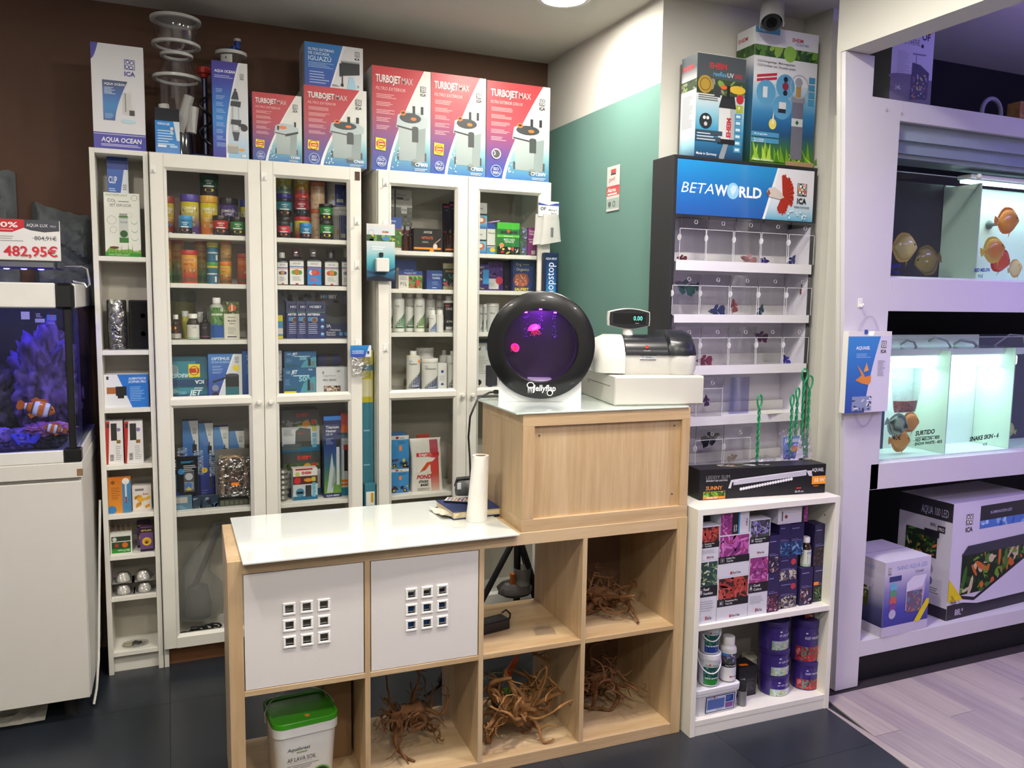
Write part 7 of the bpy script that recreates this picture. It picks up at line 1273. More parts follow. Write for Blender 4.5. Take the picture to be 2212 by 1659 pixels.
def a_co2(A):
    A.strip(0, 1, 0, .62, ramp(['#4a7a2c', '#3a6a3a', '#1c4a7c', '#2a78b0', '#7ab4d4', '#d4dade']), 8); A.rect(0, .6, 1, 1, '#dedfe4'); A.blobs(0, .79, 1, .87, ['#3a5a2c', '#6a9a3a', '#2a4a24', '#8aae4a', '#55803a'], 26, .09); A.ell(.55, .83, .1, '#8ab84a'); A.rect(0, .955, .38, 1, '#5a9ac0'); A.text('completSET', .05, .97, .018, '#e4eef4', w=.28); A.text('EHEIM', .58, .925, .028, '#b82c34', w=.26, bold=.02); A.text('CO2SET400', .63, .9, .018, '#6a8ab8', w=.3)
    A.text('CO2-Düngeanlage | Mehrwegsystem', .05, .745, .017, '#444', w=.8); A.text('CO2 Fertilizer unit | Reusable system', .05, .715, .017, '#444', w=.8); A.poly([(.05, .65), (.36, .68), (.36, .66), (.05, .63)], '#b83040'); A.poly([(.05, .62), (.36, .65), (.36, .63), (.05, .6)], '#b83040')
    for x, y in ((.2, .53), (.5, .59), (.46, .43)): A.ell(x, y, .15, '#5a9cc4')
    A.rect(.15, .49, .22, .57, '#d4dce0'); A.ell(.5, .59, .05, '#8a2c34'); A.ell(.5, .64, .035, '#222'); A.ell(.5, .54, .035, '#222'); A.rect(.41, .42, .52, .47, '#d8d8d8'); A.rect(.4, .39, .52, .42, '#26282c')
    A.rect(.62, .06, .8, .48, '#6f6e7c'); A.rect(.62, .3, .8, .36, '#c8ccd0'); A.poly([(.71, .31), (.74, .33), (.71, .35), (.68, .33)], '#2a5a3a'); A.rect(.6, .48, .82, .52, '#8a8c94'); A.rect(.67, .52, .75, .62, '#b08a4a'); A.ell(.71, .63, .06, '#9a9ca4'); A.ring(.72, .6, .15, .012, '#b0b2b8')
    for i in range(4): A.rect(.87, .47+.055*i, .97, .515+.055*i, '#4a94bc')
    A.ell(.32, .3, .06, '#e0d060', ry=.04); A.poly([(.3, .3), (.34, .3), (.33, .4)], '#e8e0c0'); A.rect(0, .2, .43, .235, '#4a90b8'); A.rect(0, .155, .43, .19, '#4a90b8'); A.text('Für ein gesundes', .04, .213, .013, '#e4eef4', w=.3); A.text('For a healthy', .04, .172, .013, '#e4eef4', w=.24); A.text('plant growth', .04, .158, .012, '#e4eef4', w=.2)
    for i in range(26): x = A.rng.random(); A.poly([(x, .02), (x+.08, .02), (x+.1*A.rng.uniform(-1, 1), .06+.14*A.rng.random())], A.rng.choice(['#6a9a2c', '#8ab83a', '#4a7a28', '#a8c848']))
    A.rect(.55, 0, 1, .035, '#a88a6a'); A.text('Made in Germany', .05, .02, .018, '#e8eee8', w=.38); A.rect(.62, .05, .8, .3, '#6f6e7c')
def a_side2(A): A.strip(0, 1, 0, 1, ramp(['#2a4a24', '#2a5a70', '#3a6a8a', '#3a6a8a', '#dedfe4', '#dedfe4']), 8); A.blobs(0, .79, 1, .87, ['#3a5a2c', '#6a9a3a', '#2a4a24'], 10, .12); A.text('EHEIM', .1, .915, .03, '#b82c34', w=.8, bold=.02)
box2('co2_set_box', 'taller white and green plant fertilizer set box on the rack', 1627, 1761, 65, .11, '#dedfe4', a_co2, a_side2)
t = thing('security_camera', 'grey bullet security camera with hood above the boxes', 'camera', at(1668, 34, 2.5)); CG = M('camera_grey', '#9a99a0', .4)
t.rotation_euler = Vector((-.42, -.5, -.55)).to_track_quat('-Y', 'Z').to_euler(); t.scale = (1.2, 1.2, 1.2)
MB().lathe([(0, -.05), (.026, -.05), (.03, -.045), (.03, .08), (.026, .085), (0, .085)], 22, (0, 0, 0), 'y').build('body', M('camera_dark', '#26282e', .35), t, True); MB().lathe([(.036, -.068), (.036, .08), (.033, .08), (.033, -.066), (.036, -.068)], 20, (0, 0, 0), 'y', -.25, pi+.25).build('hood', CG, t, True); MB().lathe([(0, -.052), (.016, -.052)], 18, (0, 0, 0), 'y').build('lens', M('lens_black', '#050507', .05), t)
MB().tube([(0, .05, .03), (.02, .1, .08), (.02, .13, .09)], .009, 8).build('bracket', CG, t, True)
# alarm sticker on the teal wall
P0 = atx(1325, 407, 1.7865)
t = thing('alarm_sticker', 'white and red alarm sticker on the teal wall', 'sticker', P0, 0); t.rotation_euler[2] = pi/2
A = Art(.105, .185); A.rect(0, 0, 1, 1, '#cdcbc4'); A.rect(.3, .8, .7, .93, '#b83034'); A.rect(.3, .8, .7, .84, '#333'); A.text('Direct', .15, .64, .08, '#b83a40', w=.65, shear=.4, rot=.2); A.rect(0, .34, 1, .56, '#c03430'); A.text('Alarma', .08, .43, .09, '#f0e8e4', w=.82, bold=.02); A.lines(.08, .36, .85, .41, 1, '#f0d8d4', .7); A.rect(0, 0, 1, .28, '#a4b4ac'); A.ell(.25, .15, .12, '#5a625e'); A.ell(.6, .15, .12, '#5a625e'); A.ell(.6, .15, .08, '#a4b4ac'); A.rect(0, 0, 1, .05, '#d4d2cc')
MB().box(-.0525, .0006, -.0925, .0525, .0012, .0925).build('backing', CARD, t); A.build(t, lambda x, y, l: (.0525-x, .0012+l, -.0925+y), PG)
# ------------------------------------------------------------------ lamp carton and nets on the bookcase
c0, c1 = atz(1509.5, 1081, .8005), atz(1781, 1064, .8005); ang = atan2(c1.y-c0.y, c1.x-c0.x); ww = (c1-c0).length
hh = at(1497, 1017, c0.y).z-.8005
t = thing('lamp_carton', 'long black LED lamp carton with orange lettering on the bookcase', 'box', (c0.x, c0.y, .8006), ang)
MB().box(0, 0, 0, ww, .085, hh, .001).build('carton', M('card_black', '#17171a', .45), t); A = Art(ww, hh, seed=2)
A.rect(0, 0, 1, 1, '#17171b'); A.text('LEDDY SLIM', .05, .68, .12, '#8a8a90', w=.25, bold=-.004); A.text('EFFICIENT LED LIGHTING', .05, .6, .05, '#d8d8dc', w=.18); A.text('SUNNY', .05, .32, .13, '#e8862c', w=.14); A.rect(.03, .02, .2, .27, '#e8862c'); A.blobs(.03, .1, .2, .26, ['#3a5a24', '#6a9a34', '#c84a2c', '#8ab84a', '#2a4420'], 16, .12); A.text('MODEL 10W', .06, .035, .05, '#fff', w=.1)
A.poly([(.26, .44), (.84, .64), (.84, .8), (.26, .6)], '#b8b6c4'); A.poly([(.26, .6), (.84, .8), (.84, .83), (.26, .63)], '#dcdae4'); A.poly([(.22, .35), (.24, .62), (.3, .64), (.3, .56), (.25, .54), (.24, .34)], '#c8c6d4'); A.poly([(.84, .8), (.88, .8), (.89, .6), (.86, .62)], '#c8c6d4')
for i in range(20): A.ell(.32+.019*i*1.1, .3+.013*i, .011, '#dcdce2'); 
A.text('AQUAEL', .88, .76, .12, '#e4e4ea', w=.1, shear=.1); A.rect(.885, .32, 1, .6, '#e8962c'); A.text('10 W', .91, .4, .13, '#f4ece0', w=.08); A.lines(.9, .24, .95, .29, 1, '#a05a28', .8); A.text('50-70 cm', .75, .07, .07, '#d4d4d8', w=.07); A.rect(.76, .2, .8, .24, '#c83030')
A.build(t, lambda x, y, l: (x, -.0003-l, y), PR); A = Art(ww, .085); A.blobs(.2, .3, .62, .9, ['#1c1c20', '#6a6a58', '#8a6a40', '#3a4a34', '#a8a8a8'], 14, .08); A.build(t, lambda x, y, l: (x, y, hh+l), PR, 'printed_top')
GRN = M('green_wire', '#1f8a58', .3)
def loop(label, px, pyt, pyb, Y, wl, lp, lean=0):
    a, b = at(px, pyt, Y), at(px, pyb, Y); h = a.z-b.z; o = thing('wire_net_stick', label, 'net stick', (b.x, Y, b.z)); H = h-lp
    o.rotation_euler[1] = lean
    for s in (-1, 1): MB().tube([(s*.0035*cos(i*1.1), s*.0035*sin(i*1.1), H*i/24) for i in range(25)], .0032, 6).build('twisted_wire', GRN, o, True)
    MB().tube([(-.003, 0, H-.004)]+[(wl*sin(2*pi*(i/20-.5))*-1*(.35+.65*sin(pi*i/20)), 0, H+lp*.5*(1-cos(2*pi*i/20))) for i in range(1, 20)]+[(.003, 0, H-.004)], .0035, 7).build('loop', GRN, o, True)
YN = c0.y+.05; zt0 = .8006+hh
def pyz(px, z, Y): return pj((at(px, 1000, Y).x, Y, z))[1]
loop('single green net handle standing on the black lamp carton', 1635, 853, pyz(1635, zt0, YN), YN, .012, .05)
loop('tallest green net handle above the net bag', 1729, 797, pyz(1729, zt0+.0005, YN), YN, .016, .05)
loop('green net handle behind the tallest one', 1741, 812, pyz(1741, zt0+.0005, YN+.012), YN+.012, .016, .05)
loop('green net handle left of the tallest one', 1716, 838, pyz(1716, zt0+.0005, YN+.006), YN+.006, .010, .045)
loop('short green net handle at the left of the group', 1705, 853, pyz(1705, zt0+.0005, YN-.006), YN-.006, .010, .045)
t = thing('net_pack', 'clear bag with a blue fish net card on the lamp carton', 'bag', (at(1716, 960, YN).x, YN-.01, zt0+.0005)); t.rotation_euler[0] = -.12
MB().box(-.058, 0, .004, .035, .0012, .088).build('card', CARD, t); A = Art(.093, .084); A.rect(0, 0, 1, 1, '#dcdce4'); A.strip(0, lambda v: .6+.28*v, 0, 1, ramp(['#3a48a0', '#3a6ab8', '#4a86c4']), 4); A.text('SALABRE', .1, .74, .15, '#eef2fa', w=.72, bold=.03, shear=.15); A.ell(.55, .45, .2, '#d88a3a', ry=.14); A.ell(.5, .52, .15, '#b85a2c', ry=.08); ica(A, .88, .45, .13, '#333'); A.rect(0, 0, .6, .12, '#3a3f98'); A.build(t, lambda x, y, l: (-.058+x, -.0003-l, .004+y), PG)
m = MB(); N = 12; m.raw([((i/N-.5)*.15, -.006+.006*noise.noise((i*.6, j*.6, 1)), j/N*.115) for j in range(N+1) for i in range(N+1)], [(j*(N+1)+i, j*(N+1)+i+1, (j+1)*(N+1)+i+1, (j+1)*(N+1)+i) for j in range(N) for i in range(N)]); m.build('bag', BAG, t, True)
MB().box(.04, .002, .004, .062, .006, .08, .002).build('net', M('green_net', '#2a7a5a', .8, bump=.8, bscale=200), t)
tag(MB().loft([[((.06+.01*noise.noise((cos(a)*3, sin(a)*3, h*60)))*s*cos(a), .022*s*sin(a), h) for a in [2*pi*i/18 for i in range(18)]] for s, h in ((.9, 0), (1, .004), (.8, .014), (.3, .02))]).build('crumpled_film', BAG, loc=(at(1650, 1000, YN).x, YN+.005, zt0+.0006), smooth=True), 'crumpled clear film bag lying on the lamp carton', 'bag')
# ------------------------------------------------------------------ goods in the low bookcase
z = BS+.0005; BY = 2.20
def rs(x, y): return 1460+x/5.53, 1050+y/5.53
def redsea(pal, blk, kit, white=.42, side=True):
    def f(A):
        A.rect(0, 0, 1, 1, '#d2d2dc'); A.blobs(0.03, white+.16, .97, .97, pal, 46, .11, 2.0); A.rect(.0, white, 1, white+.17, '#1a1a1e'); A.rect(.06, white+.03, .2, white+.14, '#55555a'); A.text(kit[0], .13, white+.055, .055, '#e8e8ec', 'c'); A.text(blk[0], .26, white+.1, .042, '#eceef0', w=.6); A.text(blk[1], .26, white+.035, .042, '#eceef0', w=.5)
        A.lines(.1, .2, .9, white-.04, 5, '#9a9aa6', .25, .3) if white > .35 else None; A.rect(.4, .05, .46, .11, '#c02c34'); A.text('Red Sea', .48, .055, .055, '#2a2a30', w=.26)
    return f
PINK = ['#8a3478', '#b85aa8', '#6a2a68', '#d080c0', '#a03a70', '#c06ab0']; RED = ['#3a1c1c', '#a83c34', '#b8463c', '#983430', '#c0564a']; GRN2 = ['#26403a', '#6a8a5a', '#3a5a58', '#9aac7a', '#c8ccb0', '#2a4a4a']; VIO = ['#3a4a38', '#6a58a0', '#8a80c0', '#5a3a3a', '#b0a8d8', '#3a2a50']
def kit(label, x0, y0, x1, y1, zz, dep, art, dy=0, name='test_kit', col='#d2d2dc'):
    a, b = rs(x0, y0), rs(x1, y1); bx = (a[0], b[0], a[1]); carton(name, label, bx, BY+dy, zz, dep, col, art, seam=False); return zz+span(*bx, BY+dy, zz)[2]+.0006
zz = kit('tall white supplement box picturing green corals, bottom left', 272, 885, 490, 1590, z, .05, redsea(GRN2, ('Reef', 'Foundation'), 'B', .42))
kit('white potassium refill box with red corals, upper left', 282, 478, 518, 885, zz, .05, redsea(RED, ('Potassium Pro', 'Test Refill'), 'K', .36))
zz = kit('white potassium test kit with a red coral, bottom of its stack', 494, 1075, 862, 1570, z, .06, redsea(RED, ('Potassium Pro', 'Test Kit'), 'K', .32))
zz = kit('white iodine test kit with pink anemone, middle of its stack', 508, 575, 876, 1070, zz, .06, redsea(PINK, ('Iodine Pro', 'Test Kit'), 'I', .32))
kit('white iodine refill box lying sideways on top of its stack', 538, 285, 874, 550, zz, .06, lambda A: (A.rect(0, 0, 1, 1, '#d2d2dc'), A.blobs(0, 0, .4, 1, PINK, 40, .12, 2), A.rect(.4, 0, .62, 1, '#1a1a1e'), A.rect(.62, 0, .67, 1, '#3a90c8'), A.text('Iodine Pro', .5, .1, .07, '#eee', w=.2, rot=pi/2), A.text('Test Refill', .57, .1, .07, '#eee', w=.2, rot=pi/2), A.rect(.9, .3, .94, .36, '#c02c34'), A.text('Red Sea', .94, .4, .08, '#222', w=.15, rot=pi/2)))
zz = kit('tall white supplement box with magenta coral, third column', 866, 830, 1096, 1512, z, .05, redsea(PINK, ('Coral', 'Colors'), 'A', .38))
kit('white magnesium refill box with violet polyps', 884, 395, 1122, 812, zz, .05, redsea(VIO, ('Magnesium Pro', 'Test Refill'), 'Mg', .34))
def afb(pal, title=True, seal=False):
    def f(A):
        A.rect(0, 0, 1, 1, '#2a2250'); A.blobs(0.02, .02, .98, .45, pal, 30, .12, 1.2); A.lines(.1, .85, .7, .9, 1, '#8a80b8', .5); A.rect(.1, .48, .85, .49, '#a8a0d0'); A.rect(.1, .52, .6, .53, '#8a80b8')
        if seal: A.ell(.78, .78, .14, '#b83a4a')
    return f
CR = ['#2c2440', '#7a3a48', '#c0b8b8', '#4a3a58', '#8a5a60', '#201a30']; BL = ['#26406a', '#4a78b0', '#7aa0d0', '#2a3a70', '#1c2a50']; BR = ['#3a3458', '#b0a898', '#8a8270', '#6a6058', '#c8c0b0']; PK = ['#40243a', '#b07088', '#c88aa0', '#7a3a50', '#2a1a2c']
zz = kit('violet supplement box with pink coral, bottom of the first violet column', 1092, 1040, 1228, 1472, z, .05, afb(PK), 0, 'supplement_box', '#2a2250')
kit('violet supplement box with speckled coral, top of the first violet column', 1104, 602, 1240, 1036, zz, .05, afb(CR), 0, 'supplement_box', '#2a2250')
zz = kit('violet carton with a red seal and tan coral, lowest of the lying pair', 1228, 1130, 1440, 1430, z, .08, afb(BR, seal=True), .01, 'supplement_box', '#2a2250')
zz = kit('violet carton with a red seal and tan coral, upper of the lying pair', 1232, 848, 1446, 1128, zz, .08, afb(BR, seal=True), .01, 'supplement_box', '#2a2250')
z5 = kit('blue coral supplement box, left one standing on the lying pair', 1234, 448, 1364, 842, zz, .05, afb(BL), .015, 'supplement_box', '#2a2250')
kit('blue coral supplement box, right one standing on the lying pair', 1368, 448, 1524, 842, zz, .05, afb(BL), .015, 'supplement_box', '#2a2250')
kit('white and pink carton lying across the blue coral boxes', 1222, 255, 1572, 440, z5, .1, lambda A: (A.rect(0, 0, 1, 1, '#d0ced6'), A.rect(.8, 0, .88, 1, '#1a1a1e'), A.blobs(.88, 0, 1, 1, PINK, 12, .3), A.rect(.12, .2, .16, .8, '#555'), A.ell(.27, .45, .05, '#8a3a40')), .01)
a, b = rs(1486, 975), rs(1632, 1390); zz = kit('violet supplement box under the white-capped bottle', 1486, 978, 1630, 1390, z, .05, afb(CR), .01, 'supplement_box', '#2a2250')
a, b = rs(1470, 630), rs(1620, 965)
bottle('brown bottle with white cap and label in the low bookcase', (a[0], b[0], a[1]), BY+.035, zz, '#1c1614', '#eceae4', wl('#ccd0c8', '#3a4a90', 'CPS'), mat=AMBER, sh=.64, neck=.6, lab=(.02, .92))
zz = kit('violet supplement box with green coral and orange tag', 1645, 950, 1785, 1362, z, .05, lambda A: (afb(['#2a2a30', '#3a5a3a', '#5a7a4a', '#2a3a2c', '#6a8a58'])(A), A.rect(0, .47, .4, .56, '#ff8a1e')), .02, 'supplement_box', '#2a2250')
kit('tall violet supplement box with dark coral at the right side panel', 1654, 458, 1796, 948, zz, .06, afb(['#26202c', '#4a3440', '#6a4a40', '#2a1a24']), .02, 'supplement_box', '#2a2250')
# lower compartment
z = .0555
def rl(x, y): return 1460+x/5.028, 1290+y/5.028
a, b = rl(215, 960), rl(690, 1420); xc, w_, h_ = span(a[0], b[0], a[1]+6, 2.205, z)
t = thing('square_bucket', 'white square bucket with a blue and mauve label', 'bucket', (xc, 2.205, z)); dd = .13
m = MB(); m.loft([[(x, y+dd/2, q) for x, y in rrect(w_*k, dd*k, .016, 4)] for q, k in ((0, .9), (.003, .92), (h_*.78, .985), (h_*.79, 1.03), (h_*.97, 1.04), (h_, 1.0))]); m.build('body', M('bucket_white2', '#dcdce0', .35), t, True)
m = MB(); m.loft([[(x, y+dd/2, q) for x, y in rrect(w_*k, dd*k, .018, 4)] for q, k in ((h_*.9, 1.05), (h_+.003, 1.05), (h_+.005, 1.02), (h_+.005, .95), (h_+.002, .93))]); m.build('lid', M('bucket_white2', '#dcdce0', .35), t, True)
A = Art(w_*.66, h_*.66); A.rect(0, 0, 1, 1, '#26305c'); A.rect(.03, .05, .97, .95, '#c0c8e0'); A.text('Classic Nature', .08, .84, .08, '#3a4a90', w=.55, shear=.2); A.ell(.28, .9, .03, '#c83a2c'); A.rect(.06, .2, .64, .8, '#5a70b0'); A.rect(.68, .5, .94, .9, '#26408c'); A.lines(.7, .6, .9, .86, 5, '#8aa0d8', .3); A.rect(.68, .12, .94, .45, '#8a5a98'); A.rect(.38, .08, .6, .2, '#a8aab8'); A.build(t, lambda x, y, l: (-w_*.27+x, .004-(y/h_)*.006-.001-l, h_*.07+y), PG, 'printed_label'); ZQ = z+h_+.0058
def a_cn(c): return lambda A: (A.rect(0, 0, 1, 1, '#c8ccd0'), A.text('Classic Nature', .1, .84, .09, '#3a5a50', w=.75, shear=.2), A.ell(.35, .92, .05, '#c83a2c'), A.blobs(0, .3, 1, .8, ['#1c4a48', '#2a6a5a', '#3a8a6a', '#1a3a48', '#4a9a80'], 24, .1), A.rect(0, 0, 1, .3, c), A.rect(.1, .27, .9, .33, '#dde'), A.lines(.1, .06, .9, .2, 3, '#cfe0d8', .3))
def pail(label, a, b, Y, zz, lab):
    xc, R, h = cyl((a[0], b[0], a[1]+2), Y, zz); R *= .96; t = thing('small_pail', label, 'pail', (xc, Y, zz), -.4); m = MB()
    m.lathe([(0, 0), (R*.84, 0), (R*.86, .002), (R*.96, h*.8), (R, h*.8), (R, h*.85), (0, h*.85)], 26); m.build('body', M('bucket_white2', '#dcdce0', .35), t, True); MB().lathe([(R*1.0, h*.84), (R*1.04, h*.85), (R*1.04, h*.985), (R*.98, h), (R*.9, h), (R*.88, h-.003), (0, h-.003)], 26).build('lid', M('bucket_white2', '#dcdce0', .35), t, True)
    A = Art(R*1.6, h*.7, seg=.01, seed=5); lab(A); A.build(t, face_cyl(R*.9, R*1.6, h*.05, th=.12, taper=lambda y: R*(.865+.1*y/(h*.75))), PG, 'printed_label')
    MB().tube([(R*1.02*cos(pi+pi*i/16), R*1.06*sin(pi+pi*i/16), h*.8-.36*h*sin(pi*i/16)) for i in range(17)], .0022, 6).build('handle', M('bucket_white2', '#dcdce0', .35), t, True); return zz+h+.0006
zp = pail('white pail with a green label, under the blue-labelled pail', rl(222, 640), rl(490, 1010), 2.245, ZQ, a_cn('#2a8a3a'))
pail('white pail with a blue label, on top of the green-labelled pail', rl(240, 290), rl(492, 650), 2.245, zp, a_cn('#26408c'))
a, b = rl(472, 465), rl(660, 970)
bottle('white supplement bottle with a violet polyp label', (a[0], b[0], a[1]), 2.245, ZQ, '#dcdcd8', '#e4e4e0', lambda A: (A.rect(0, 0, 1, 1, '#dcdce0'), A.blobs(0, .6, 1, .95, VIO, 26, .1), A.rect(0, .85, .4, .95, '#3a8ad0'), A.rect(0, .46, 1, .6, '#1a1a1e'), A.text('Reef Foundation', .25, .5, .05, '#eee', w=.6), A.lines(.2, .25, .8, .4, 3, '#aaa', .3), A.rect(.45, .1, .52, .16, '#c02c34'), A.text('Red Sea', .54, .105, .05, '#333', w=.3)), sh=.74, neck=.62, capf=.17)
a, b = rl(665, 735), rl(872, 1190)
carton('carbon_box', 'black box with an orange tag between the bucket and purple tubs', (a[0]+4, b[0], a[1]+4), 2.27, z, .07, '#1c1c20', lambda A: (A.rect(0, 0, 1, 1, '#1c1c20'), A.rect(0, 0, .35, .62, '#9a9aa0'), A.lines(.45, .2, .9, .6, 6, '#55555c', .3)), top=lambda A: (A.rect(0, 0, 1, 1, '#222226'), A.poly([(.2, .2), (.6, .1), (.62, .3), (.22, .4)], '#ff8a1e')), seam=False)
a, b = rl(668, 945), rl(770, 1260); tub('grey tin with black lid beside the white square bucket', (a[0], b[0], a[1]), 2.225, z, '#7a7a7e', '#2a2a2e', lf=.35, name='carbon_tin', cat='tin')
a, b = rl(705, 655), rl(895, 900); tub('white-lidded jar behind the black box', (a[0], b[0], a[1]+4), 2.36, z, '#c8c4b8', '#b8b4a4', lf=.1, name='powder_jar', cat='jar')
PUR = '#3b2a78'
def a_life(A): A.rect(0, 0, 1, 1, PUR); A.rect(.5, .82, .55, .88, '#eee'); A.lines(.56, .83, .8, .87, 1, '#d8d4ec', .6); A.text('AF LIFE SOURCE', .48, .62, .11, '#e0dcf4', w=.46, bold=0); A.lines(.5, .5, .8, .54, 1, '#a8a0d8', .6); A.rect(.3, .0, .95, .42, '#aebcc4'); A.blobs(.3, 0, .95, .42, ['#a8b8c0', '#c8d0cc', '#8aa87a', '#c0c860', '#b8c4d0', '#d0d8d8'], 30, .1)
def a_min(A): A.rect(0, 0, 1, 1, PUR); A.rect(.4, .84, .45, .88, '#eee'); A.lines(.46, .85, .75, .87, 1, '#d8d4ec', .6); A.text('REEF MINERAL', .38, .68, .085, '#e0dcf4', w=.52, bold=0); A.lines(.4, .58, .8, .61, 1, '#a8a0d8', .6); A.blobs(.12, .03, .95, .46, ['#a03038', '#c84a50', '#2a6a60', '#d87a80', '#7a2430', '#4a9088', '#b84048'], 34, .11, 2)
zz = z
for i, (y0, l) in enumerate(((880, 'purple tub with a pale picture at the bottom of the stack of three'), (600, 'purple tub with a pale picture in the middle of the stack of three'), (300, 'purple tub with a pale picture on top of the stack of three'))):
    a, b = rl(885, y0), rl(1232, 1200); bx = (a[0], b[0], a[1]); tub(l, bx, 2.275, zz, PUR, '#34246c', a_life, lf=.2, name='powder_tub', group='purple tubs with pale pictures'); zz += cyl(bx, 2.275, zz)[2]+.0006
a, b = rl(1095, 178), rl(1236, 290); tub('small purple tub on top of the stack under the shelf', (a[0], b[0], a[1]+4), 2.33, zz, '#2c2060', '#281c58', lf=.3, name='powder_tub')
zz = z
for i, (y0, l) in enumerate(((735, 'purple tub with a red clam picture, lower one'), (285, 'purple tub with a red clam picture, upper one'))):
    a, b = rl(1236, y0), rl(1550, 1180); bx = (a[0], b[0], a[1]); tub(l, bx, 2.265, zz, PUR, '#34246c', a_min, lf=.16, name='powder_tub', group='purple tubs with red clams'); zz += cyl(bx, 2.265, zz)[2]+.0006
a, b = rl(1402, 128), rl(1588, 272); carton('supplement_box', 'small violet box standing on the upper red clam tub', (a[0], b[0]-1, a[1]), 2.25, zz, .05, '#2a2250', afb(['#2a2250', '#c08a70', '#b03a3a', '#d8b0a0']), seam=False)
# ------------------------------------------------------------------ tank wall on the right
FW = M('frame_white', '#d2cfd6', .4, var=.02); FY, FB = 2.265, 2.284
zs_ = at(1846, 1388, FY).z; zsb = at(1844, 1422, FY).z
t = thing('tank_frame', 'white panelled frame holding two rows of fish tanks', 'tank frame', (2.4, FY, 0)); ox = -2.4
m = MB(); m.prism([(2.386+ox, 0), (2.50+ox, 0), (2.50+ox, .784), (2.54+ox, .784), (2.54+ox, 2.23), (2.40+ox, 2.23), (2.40+ox, 2.370), (2.263+ox, 2.370), (2.369+ox, .8)], 0, FB-FY); m.build('post', FW, t)
for z0, z1 in ((2.158, 2.23), (1.464, 1.588), (.782, .882)): MB().box(2.5405+ox if z0 > 1 else 2.5005+ox, 0, z0, 4.4+ox, FB-FY, z1, .001).build('rail', FW, t)
MB().box(2.5005+ox, 0, zsb, 4.4+ox, FB-FY, zs_, .001).build('shelf_edge', FW, t); MB().box(2.46+ox, FB-FY+.001, zs_-.02, 4.4+ox, .275, zs_, .001).build('shelf', FW, t)
for z_ in (.884, 1.590): MB().box(2.5405+ox, FB-FY+.001, z_-.02, 4.4+ox, .275, z_, .001).build('tank_shelf', FW, t)
for x, z_ in ((2.47, 2.21), (2.545, 2.205)): MB().lathe([(.006, -.0005), (.006, .002), (0, .002)], 10, (x+ox, -.0015, z_-.02), 'y').build('screw_cap', M('screw_cap', '#b8b2c0', .4), t)
hood = M('hood_board', '#9aa8b4', .5)
MB().box(2.56+ox, .03, 2.10, 4.4+ox, .045, 2.165).build('hood_board', hood, t); MB().box(2.56+ox, .045, 2.055, 4.4+ox, .06, 2.10).build('hood_board', M('hood_board2', '#8898a8', .5), t)
MB().box(2.56+ox, .06, 2.04, 4.4+ox, .18, 2.055).build('hood_base', hood, t)
MB().box(2.545+ox, .24, .90, 4.4+ox, .245, 2.04).build('black_backing', BLACKW, t) if False else None
# tanks
GT = glassm('tank_glass', (.90, .965, .94), .0)
PALE = M('pale_divider', '#c9d8cc', .35); WB_ = M('tank_white_back', '#dfe8e4', .5); BB = M('tank_black_back', '#04060b', .4); NB = M('tank_navy_back', '#0d1c4a', .35)
def tank(name, label, z0, z1, divs, backs, x0=2.55, x1=4.3, y0=2.292, y1=2.475):
    o = thing(name, label, 'fish tank', (x0, y0, z0)); w, d, h = x1-x0, y1-y0, z1-z0
    MB().box(0, 0, .006, w, .006, h).build('front_glass', GT, o); MB().box(0, .006, 0, w, d, .006).build('bottom', WB_, o)
    MB().box(0, .006, .006, .006, d, h).build('side_glass', PALE if divs[0][2] else GT, o)
    for a, b, mt in backs: MB().box(a-x0, d-.006, .006, b-x0, d, h).build('back_panel', mt, o)
    for x, zz, mt in divs: MB().box(x-x0, .007, .007, x-x0+.005, d-.007, h*zz).build('divider', mt or PALE, o)
    MB().box(0, .006, h*.9, w, d-.007, h*.9+.001).build('water_surface', glassm('water_film', (.95, .98, .97), .02, bump=.05), o)
    MB().box(0, -.002, h-.003, w, .008, h).build('rim', M('silicone_rim', '#8fa09c', .4), o)
    return o
up = tank('upper_fish_tank', 'upper glass fish tank with yellow and orange discus', 1.5905, 1.985, [(3.035, .97, None), (3.62, .97, None)], [(2.556, 3.03, BB), (3.045, 4.3, WB_)])
lo = tank('lower_fish_tank', 'brightly lit lower fish tank with names written on the glass', .8845, 1.365, [(2.93, .88, None), (3.31, .9, None)], [(2.556, 2.78, NB), (2.78, 3.31, WB_), (3.315, 4.3, NB)])
TUBE = M('tank_tube_glow', '#ffffff', .4, emit='#d8fff6', es=3)
t = thing('light_strip', 'glowing white light strip over the lower tank', 'lamp', (3.0, 2.40, 1.235)); MB().box(-.42, -.04, .0, .42, .04, .05, .01).build('diffuser', TUBE, t); MB().box(-.44, -.05, .05, .44, .05, .08, .004).build('housing', WHITEP, t)
t = thing('light_strip', 'white light strip over the orange discus in the upper tank', 'lamp', (3.36, 2.39, 1.988)); MB().box(-.3, -.03, .0, .3, .03, .012, .003).build('diffuser', TUBE, t); MB().box(-.31, -.035, .012, .31, .035, .03, .004).build('housing', WHITEP, t)
HOSE = M('grey_hose', '#8b949a', .4)
for i, (px0, py0, px1, py1, lb) in enumerate(((1960, 735, 1988, 770, 'grey air hose nearest the post above the lower tank'), (2020, 728, 2068, 770, 'grey air hose arching over the first lower compartment'), (2075, 735, 2130, 770, 'thicker grey hose arching over the second lower compartment'), (2150, 745, 2210, 725, 'grey hose rising at the right of the lower tank'))):
    a, b = at(px0, py0, 2.44), at(px1, py1, 2.40); mid = (a+b)/2+Vector((0, 0, .025)); o = thing('air_hose', lb, 'hose', (a.x, 2.44, 1.375)); B0 = Vector((a.x, 2.44, 1.375))
    MB().tube([a+Vector((0, .03, -.02))-B0, a-B0, mid-B0, b-B0, b+Vector((.01, -.01, -.06))-B0], .006 if i == 2 else .004, 7).build('hose', HOSE, o, True)
